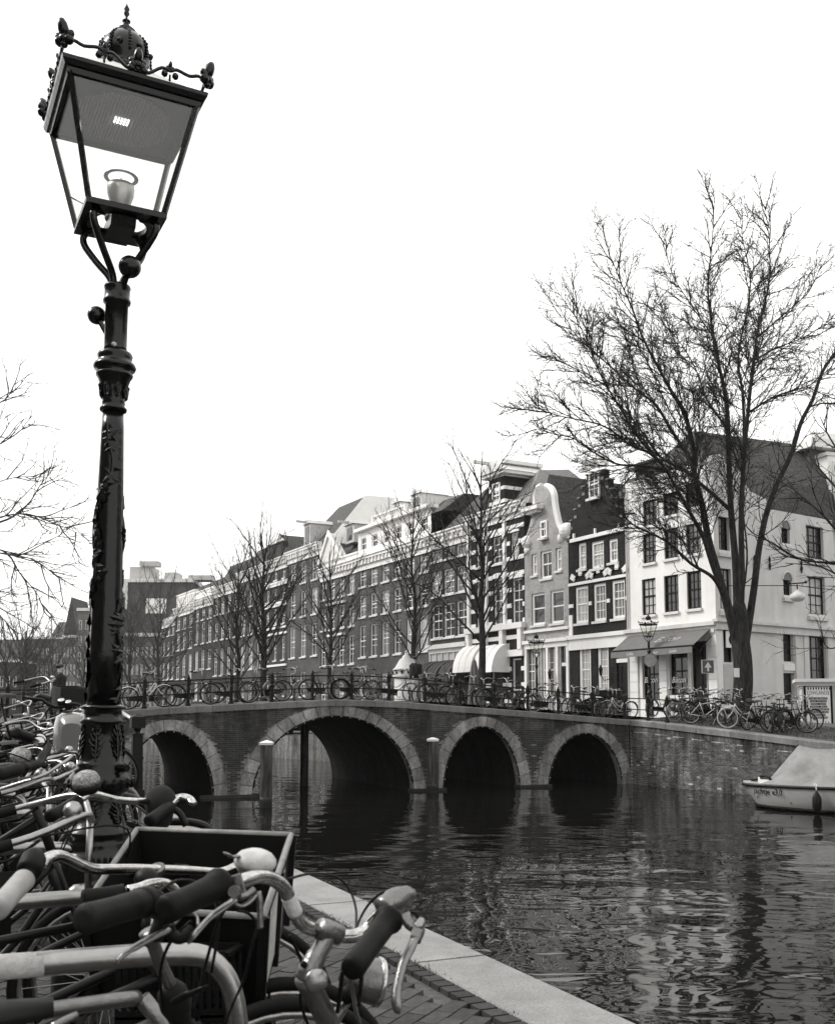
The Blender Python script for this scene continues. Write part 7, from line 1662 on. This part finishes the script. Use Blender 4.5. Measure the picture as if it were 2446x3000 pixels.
cxv = (BR_-BL_).normalized(); cyv = (NR_-BR_).normalized(); czv = cxv.cross(cyv).normalized()
if czv.z > 0: czv = -czv
czv = (czv*.35+Vector((0,0,-1))*.65).normalized()
HC = .27; t_ = .008
cr_ = [BL_, BR_, NR_, NL_]; cen = sum(cr_, Vector())/4
low = [p+czv*HC+(cen-p)*.10 for p in cr_]; inn = [p+(cen-p).normalized()*.016 for p in cr_]; inl = [p+(cen-p).normalized()*.016-czv*.01 for p in low]
for i in range(4):
    j = (i+1) % 4; m = MB(); m.hexa([low[i], low[j], inl[j], inl[i]], [cr_[i], cr_[j], inn[j], inn[i]]); ab(m, 'crate_side', 'crate_in', B_, bo, False)
    m = MB(); m.tube([cr_[i], cr_[j]], .0095, 8); ab(m, 'crate_rim', 'rim_edge', B_, bo)
    for q in (0, .5, 1):                       # outer ribs
        if i in (1, 2):
            a = cr_[i].lerp(cr_[j], q); b = low[i].lerp(low[j], q); nrm_ = (cr_[j]-cr_[i]).cross(czv).normalized(); nrm_ = nrm_ if (a-cen).dot(nrm_) > 0 else -nrm_
            ab(MB().bar(a+nrm_*.008, b+nrm_*.006, .018, .018), 'crate_rib', 'crate_in', B_, bo, False)
ab(MB().quad(*inl), 'crate_floor', 'crate_in', B_, bo, False)
a, b, c_, d = cr_[1].lerp(cr_[2], .25), cr_[1].lerp(cr_[2], .8), low[1].lerp(low[2], .8), low[1].lerp(low[2], .25); nn_ = (b-a).cross(czv).normalized(); nn_ = nn_ if (a-cen).dot(nn_) > 0 else -nn_
ab(MB().quad(a.lerp(d, .15)+nn_*.004, b.lerp(c_, .12)+nn_*.004, b.lerp(c_, .9)+nn_*.004, a.lerp(d, .8)+nn_*.004), 'sticker', 'sticker', B_, bo, False)
hdp = P(*r4(1060, 900), 2.80); under(B_, Vector((hdp.x, hdp.y, .86)), Vector((hdp.x+.34, hdp.y+.14, .354)), (-.93, -.36, 0), 'bikeblack', bo)
ab(MB().tube([low[0].lerp(low[3], .3), Vector((hdp.x+.32, hdp.y+.2, .36))], .007, 6).tube([low[1].lerp(low[2], .7), Vector((hdp.x+.36, hdp.y+.06, .36))], .007, 6), 'rack_stay', 'bikeblack', B_, bo)
# ---- bicycle C: curved chrome bar behind, dark grip
C_ = thing('bicycle', 'bicycle whose short curved chrome bar end shows under the flat handlebar', 'bicycle', P(480, 2800, 2.5)); C_.location.z = 0; c0_ = C_.location.copy()
ab(MB().tube(tr(p4([(930,640,2.42),(1010,622,2.45),(1080,595,2.50),(1150,585,2.55),(1220,595,2.58),(1275,635,2.6),(1275,680,2.6),(1225,720,2.6),(1150,760,2.62)]), 5), .0115, 12), 'handlebar', 'chrome_big', C_, c0_)
grip(P(*r4(955, 650), 2.42), P(*r4(600, 700), 2.36), .019, 'grip', 'rubber', C_, c0_, False)
hdp = P(*r4(1150, 760), 2.62); ab(MB().tube([hdp, Vector((hdp.x-.02, hdp.y, .82))], .012, 8), 'stem', 'alu', C_, c0_); under(C_, Vector((hdp.x-.02, hdp.y, .84)), Vector((hdp.x+.30, hdp.y+.12, .354)), (-.93, -.36, 0), 'bikeblack', c0_)
# ---- bicycle D: brown leather grip near the camera, quill stem, plastic basket
D_ = thing('bicycle', 'bicycle with a stout brown leather grip, quill stem and a black lattice basket', 'bicycle', P(500, 2850, 2.0)); D_.location.z = 0; d0_ = D_.location.copy()
grip(P(*r4(1095, 715), 1.70), P(*r4(600, 855), 1.55), .0215, 'grip', 'grip', D_, d0_, False)
ab(MB().tube([P(*r4(1030, 735), 1.68), P(*r4(1085, 718), 1.70)], .0245, 16), 'grip_ring', 'grip', D_, d0_)
ab(MB().tube(tr(p4([(1090,718,1.70),(1150,760,1.76),(1180,850,1.84),(1140,960,1.9)]), 4), [.022]*5+[.015]*8, 12), 'handlebar', 'iron_dull', D_, d0_)
ab(MB().tube(tr(p4([(1230,930,1.72),(1130,975,1.70),(1000,1045,1.68),(905,1105,1.66),(865,1145,1.655),(856,1175,1.655)]), 4), [.0085]*10+[.0065]*11, 8, flat=.6), 'brake_lever', 'alu_cast', D_, d0_)
ab(MB().tube(tr(p4([(1225,890,1.74),(1250,960,1.74),(1310,990,1.74),(1370,950,1.75),(1385,935,1.75)]), 4), .016, 10, flat=.6), 'brake_perch', 'rubber', D_, d0_)
ab(MB().tube(tr(p4([(1215,930,1.74),(1280,870,1.76),(1340,810,1.78),(1400,805,1.79),(1435,840,1.79),(1440,900,1.78)]), 5), .0035, 6), 'brake_cable', 'alu', D_, d0_)
ab(MB().tube(tr(p4([(1075,940,1.90),(1115,1030,1.91),(1170,1180,1.93),(1250,1350,1.95)]), 4), [.017]*4+[.0125]*9, 14), 'stem', 'alu_cast', D_, d0_)
q0 = P(*r4(1235, 1320), 1.95); q1 = P(*r4(1330, 1640), 2.0); dq = (q1-q0)
ab(MB().lathe([(.016,0),(.028,.02),(.03,.05),(.024,.07),(.020,.09),(.026,.105),(.027,.12),(.022,.13),(.0225,.30)], q0, 20, dq), 'headset', 'iron_dull', D_, d0_)
ab(MB().tube(tr(p4([(1280,1440,1.93),(1360,1400,1.9),(1440,1370,1.87),(1500,1335,1.85)]), 4), [.014]*5+[.010]*5+[.005]*3, 8, flat=.5), 'quick_release', 'iron_dull', D_, d0_)
lo_ = q0+dq.normalized()*.12; under(D_, lo_, Vector((lo_.x+.34, lo_.y+.13, .354)), (-.93, -.36, 0), 'bikeblack', d0_)
# lattice basket behind the stem
lb0, lb1 = P(*r4(860, 1130), 2.66), P(*r4(1640, 1110), 2.66); lx = (lb1-lb0); lz = Vector((.0, .0, -.34)); ly = Vector((.02, .10, 0)); bk_ = MB()
for fo_, fx_ in ((lb0, lx), (lb0+ly, lx)):
    for k in range(15): bk_.bar(fo_+fx_*(k/14), fo_+fx_*(k/14)+lz, .009, .006)
    for k in (0, .42, .46, .9, 1): bk_.bar(fo_+lz*k, fo_+fx_+lz*k, .02, .008, up=(0,1,0))
    for k in range(14):
        for (a0, a1) in ((.05, .38), (.5, .86)): bk_.bar(fo_+fx_*((k+.15)/14)+lz*a0, fo_+fx_*((k+.85)/14)+lz*a1, .006, .004)
for k in (0, 1): bk_.bar(lb0+lx*k, lb0+lx*k+ly, .02, .01); bk_.bar(lb0+lx*k+lz, lb0+lx*k+ly+lz, .02, .01)
bk_.quad(lb0+lz, lb0+lx+lz, lb0+lx+ly+lz, lb0+ly+lz)
ab(bk_, 'basket', 'crate_in', D_, d0_, False)
# ---- top tube at the bottom edge, small tubes
E_ = thing('bicycle', 'bicycle with a silver frame tube across the bottom left corner', 'bicycle', P(100, 2960, 2.1)); E_.location.z = 0; e0_ = E_.location.copy()
ab(MB().tube(tr(p4([(-260,1590,2.0),(0,1555,2.05),(400,1505,2.12),(850,1440,2.2),(1000,1425,2.24)]), 3), .0165, 14), 'top_tube', 'alu_cast', E_, e0_); hdp = P(*r4(1000, 1425), 2.24)
under(E_, Vector((hdp.x+.01, hdp.y, hdp.z)), Vector((hdp.x+.36, hdp.y+.14, .354)), (-.93, -.33, 0), 'alu_cast', e0_)
ab(MB().tube(tr(p4([(380,1640,2.0),(470,1590,2.02),(560,1550,2.04)]), 3), .009, 8), 'lever', 'alu_cast', E_, e0_)
# ---- bicycle F with the spotted bell
F_ = thing('bicycle', 'bicycle with a black-and-white spotted bell in front of the lamp foot', 'bicycle', P(300, 2420, 3.5)); F_.location.z = 0; f0_ = F_.location.copy()
def r3(x, y): return x/2.48, 1900+y/2.48
def p3(l): return [(*r3(x, y), Y) for x, y, Y in l]
ab(MB().tube(tr(p3([(590,1100,3.25),(640,1068,3.27),(700,1062,3.3),(780,1082,3.34),(860,1100,3.4),(960,1108,3.46),(1040,1110,3.52),(1110,1108,3.56),(1200,1100,3.6),(1290,1085,3.6)]), 5), .0115, 12), 'handlebar', 'chrome_big', F_, f0_)
grip(P(*r3(590, 1100), 3.25), P(*r3(355, 1225), 3.1), .019, 'grip', 'rubber', F_, f0_, False)
grip(P(*r3(1245, 1135), 3.56), P(*r3(1080, 1255), 3.4), .019, 'grip', 'rubber', F_, f0_, False)
ab(MB().tube(tr(p3([(1240,1125,3.56),(1290,1085,3.6),(1340,1078,3.6),(1385,1095,3.6),(1405,1130,3.58)]), 4), .0155, 10, flat=.7), 'brake_lever', 'chrome_big', F_, f0_)
bc = P(*r3(630, 970), 3.28); ab(MB().lathe([(.002,.036),(.02,.034),(.036,.024),(.043,.008),(.044,-.004)], bc, 26, (-.1,-.3,1)), 'bell', 'leopard', F_, f0_); ab(MB().lathe([(.044,-.004),(.042,-.024),(.03,-.036)], bc, 20, (-.1,-.3,1)), 'bell_base', 'rubber', F_, f0_)
ab(MB().ball(P(*r3(1170, 1120), 3.58), .055, 14, 10, (1,1,1.1)).ball(P(*r3(1160, 1190), 3.6), .05, 12, 8, (1,1,1.3)), 'handlebar_bag', 'cloth', F_, f0_)
ab(MB().tube(tr(p3([(1250,1160,3.6),(1310,1200,3.6),(1355,1290,3.6)]), 4), .012, 8), 'stem', 'bikeblack', F_, f0_); ab(MB().tube(tr(p3([(1240,1258,3.7),(1380,1262,3.7),(1480,1285,3.7),(1540,1330,3.7)]), 4), .014, 8), 'front_carrier', 'bikeblack', F_, f0_)
hdp = P(*r3(1170, 1190), 3.6); under(F_, Vector((hdp.x, hdp.y, .86)), Vector((hdp.x+.26, hdp.y+.12, .354)), (-.93, -.36, 0), 'bikeblack', f0_)
# ---- bicycle G with the round mirror, left
G_ = thing('bicycle', 'dark bicycle with a small round mirror at the left behind the rack', 'bicycle', P(100, 2350, 4.2)); G_.location.z = 0; g0_ = G_.location.copy()
def r6(x, y): return x/5.787, 1950+y/5.787
def p6(l): return [(*r6(x, y), Y) for x, y, Y in l]
ab(MB().tube(tr(p6([(600,1270,4.3),(740,1280,4.3),(810,1360,4.28),(800,1440,4.25),(740,1530,4.2),(700,1620,4.15),(640,1680,4.1),(480,1720,4.05),(420,1735,4.0)]), 5), .017, 10), 'handlebar', 'iron_dull', G_, g0_)
grip(P(*r6(600, 1260), 4.3), P(*r6(250, 1140), 4.15), .021, 'grip', 'rubber', G_, g0_, False); grip(P(*r6(400, 1735), 4.0), P(*r6(-60, 1850), 3.85), .023, 'grip', 'grip', G_, g0_, False)
mc = P(*r6(688, 1268), 4.2); ab(MB().lathe([(.027,-.006),(.029,0),(.027,.006)], mc, 22, (.2,-1,.25)), 'mirror', 'chrome', G_, g0_); ab(MB().tube([mc+Vector((.2,-1,.25)).normalized()*.007+Vector((.028*math.cos(a), 0, .028*math.sin(a))) for a in [2*math.pi*k/20 for k in range(20)]], .003, 6, closed=True), 'mirror_rim', 'rubber', G_, g0_)
for l in ([(-50,1480,4.0),(150,1490,4.0),(300,1530,4.05),(450,1590,4.1),(560,1660,4.1)], [(820,1525,4.3),(1000,1480,4.35),(1180,1475,4.4),(1290,1490,4.4),(1355,1545,4.4)], [(640,1590,4.2),(800,1620,4.2),(900,1700,4.2),(960,1800,4.2)]): ab(MB().tube(tr(p6(l), 5), .0032, 6), 'brake_cable', 'rubber', G_, g0_)
ab(MB().tube(tr(p6([(1240,1520,4.2),(1150,1600,4.15),(1000,1700,4.1),(800,1830,4.05),(540,1930,4.0)]), 4), .0065, 8), 'brake_lever', 'alu', G_, g0_)
bc = P(*r6(360, 1530), 4.15); ab(MB().lathe([(.002,.03),(.02,.028),(.036,.018),(.042,.0),(.036,-.015)], bc, 20, (.2,-.5,1)), 'bell', 'leopard', G_, g0_)
hdp = P(*r6(560, 1720), 4.1); under(G_, Vector((hdp.x, hdp.y, hdp.z-.12)), Vector((hdp.x+.25, hdp.y+.14, .36)), (-.93, -.36, 0), 'bikeblack', g0_)
# ---- scooter with grey bodywork and two round dials
sp = P(200, 2150, 7.6); SC_ = thing('motor_scooter', 'grey motor scooter with a rounded fairing and two round dials beside the lamp column', 'motor scooter', (sp.x, sp.y, 0)); s0_ = SC_.location.copy()
def px(u, v, Y): return P(u, v, Y)
fr = []; Yn, Yf = 7.45, 7.95
outl = [(158,2215),(156,2170),(158,2125),(166,2098),(184,2088),(215,2085),(245,2090),(262,2105),(266,2140),(262,2185),(250,2225),(225,2240),(185,2236)]
cc_ = (210, 2160); rows = []
for k, (sc_, Y) in enumerate(((.55, Yn-.10), (.86, Yn-.05), (.98, Yn+.03), (1.0, Yn+.2), (.97, Yf), (.8, Yf+.08))):
    rows.append([px(cc_[0]+(u-cc_[0])*sc_, cc_[1]+(v-cc_[1])*sc_, Y) for u, v in outl+outl[:1]])
m = MB().grid(rows); m.add(rows[0][:-1], [tuple(range(len(outl)))]); ab(m, 'fairing', 'scooter', SC_, s0_)
m = MB(); m.grid([[px(u, v, Yn-.055+.0) for u, v in ((172,2110),(198,2112),(212,2140),(214,2180),(212,2215))], [px(u, v, Yn-.125) for u, v in ((165,2130),(180,2135),(190,2160),(192,2190),(188,2222))]]); 
MBd = MB().lathe([(.001, 0), (.012, .001)], px(240, 2100, Yn-.02), 6, (0,-1,0)); ab(MBd, 'badge', 'chrome', SC_, s0_)
for u, v in ((180, 2052), (200, 2057)):
    c = px(u, v, 7.5); g_ = ab(MB().lathe([(.024,-.055),(.028,-.05),(.028,0),(.025,.004)], c, 18, (0,-.55,1)), 'dial_case', 'iron_dull', SC_, s0_); ab(MB().lathe([(.0245,.001),(.0245,.006)], c, 18, (0,-.55,1)), 'dial', 'chrome', SC_, s0_)
ab(MB().tube([px(u, v, 7.5) for u, v in ((75,2042),(100,2048),(125,2050),(145,2065),(165,2072),(190,2070),(220,2062),(245,2070))], .013, 8), 'handlebar', 'iron_dull', SC_, s0_); ab(MB().tube([px(188, 2084, 7.55), px(212, 2078, 7.55)], .02, 10).lathe([(.03,0),(.03,.02),(.012,.03)], px(200, 2086, 7.55), 14), 'filler_cap', 'alu', SC_, s0_)
ab(MB().tube(crom([px(100,2052,7.6), px(118,2040,7.6), px(135,2043,7.6), px(148,2048,7.6)], 4), .04, 10, flat=.6), 'seat', 'saddle', SC_, s0_)
for dx in (-.45, .42): c = Vector((sp.x+dx, 7.75, .25+zi(7.7))); n = 24; ab(MB().tube([c+Vector((.2*math.cos(2*math.pi*k/n), 0, .2*math.sin(2*math.pi*k/n))) for k in range(n)], .05, 8, closed=True), 'wheel', 'tyre', SC_, s0_)
ab(MB().hexa([(sp.x-.45,7.6,.25),(sp.x+.3,7.6,.25),(sp.x+.3,7.9,.25),(sp.x-.45,7.9,.25)], [(sp.x-.4,7.62,.62),(sp.x+.25,7.62,.7),(sp.x+.25,7.88,.7),(sp.x-.4,7.88,.62)]), 'body', 'iron_dull', SC_, s0_, False)
# ---- more parked bicycles between and behind the hoops (copies of the town bicycles)
GN = 'bicycles crowded along the near quay rack'
HA = math.atan2(enrm.y, enrm.x)
NB = [('blackd', 40, 5.4, 8, 4, 'black town bicycle between the third and fourth hoops'), ('blackh', 100, 6.8, -6, -5, 'dark bicycle with a crossbar beside the fourth hoop'), ('silver', 20, 7.3, 12, 5, 'grey bicycle at the left edge leaning on the fifth hoop'),
 ('blackd', 130, 8.3, 0, 5, 'black step-through bicycle just behind the scooter'), ('silver', 150, 9.3, 15, -6, 'silver bicycle behind the scooter next to the lamp column'), ('crate', 70, 12.6, 14, 5, 'bicycle with a dark front crate and raised bar at the upper left'), ('blackd', 95, 9.2, -10, 5, 'black bicycle left of the scooter dials'), ('blackh', 165, 11.2, 20, -4, 'dark bicycle leaning below the man in the cap'),
 ('basket', 185, 12.6, -14, 6, 'dark basket bicycle just left of the lamp column'), ('whited', 15, 9.8, 30, 8, 'pale bicycle with a white frame at the far left'), ('blackd', 130, 14.2, 5, -5, 'black bicycle below the feet of the man in the cap'), ('silver', 190, 15.6, 10, 4, 'grey bicycle farthest up the near rack'), ('blackd', -60, 4.2, 3, -4, 'black bicycle between the second and third hoops'), ('blackh', -20, 3.2, -4, 4, 'dark bicycle low between the first two hoops at the left edge'), ('blackd', 25, 13.6, -20, 6, 'black bicycle at the left edge beyond the crate bicycle'),
 ('blackh', 45, 11.0, -25, 5, 'dark bicycle tangled with the crate bicycle'), ('blackd', 120, 10.2, 25, -7, 'black bicycle tilted over behind the scooter seat'), ('blackh', 60, 8.0, 35, 8, 'dark bicycle turned aside left of the scooter')]
for i, (kd, x, y, az, ln, lab) in enumerate(NB):
    y_ = y; x = (x-CX)/F*y; b = bike(kd, lab, Vector((x, y_, zi(y_))), HA+R(az), R(ln), GN, 1.05 if y > 8 else 1.0)
    if kd == 'crate': b.location.z += .35
# ================================================================== HAZE
HZ = MB().box(-340, 340, -18, 520, WZ-1.0, 42).build('haze', bpy.data.materials.new('haze')); tag(HZ, kind='stuff')
hm = HZ.data.materials[0]; hm.use_nodes = True; hn_ = hm.node_tree; hn_.nodes.clear(); ho_ = hn_.nodes.new('ShaderNodeOutputMaterial'); hv = hn_.nodes.new('ShaderNodeVolumePrincipled')
hv.inputs['Color'].default_value = (.97, .96, .94, 1); hv.inputs['Density'].default_value = .00014; hn_.links.new(hv.outputs[0], ho_.inputs['Volume'])
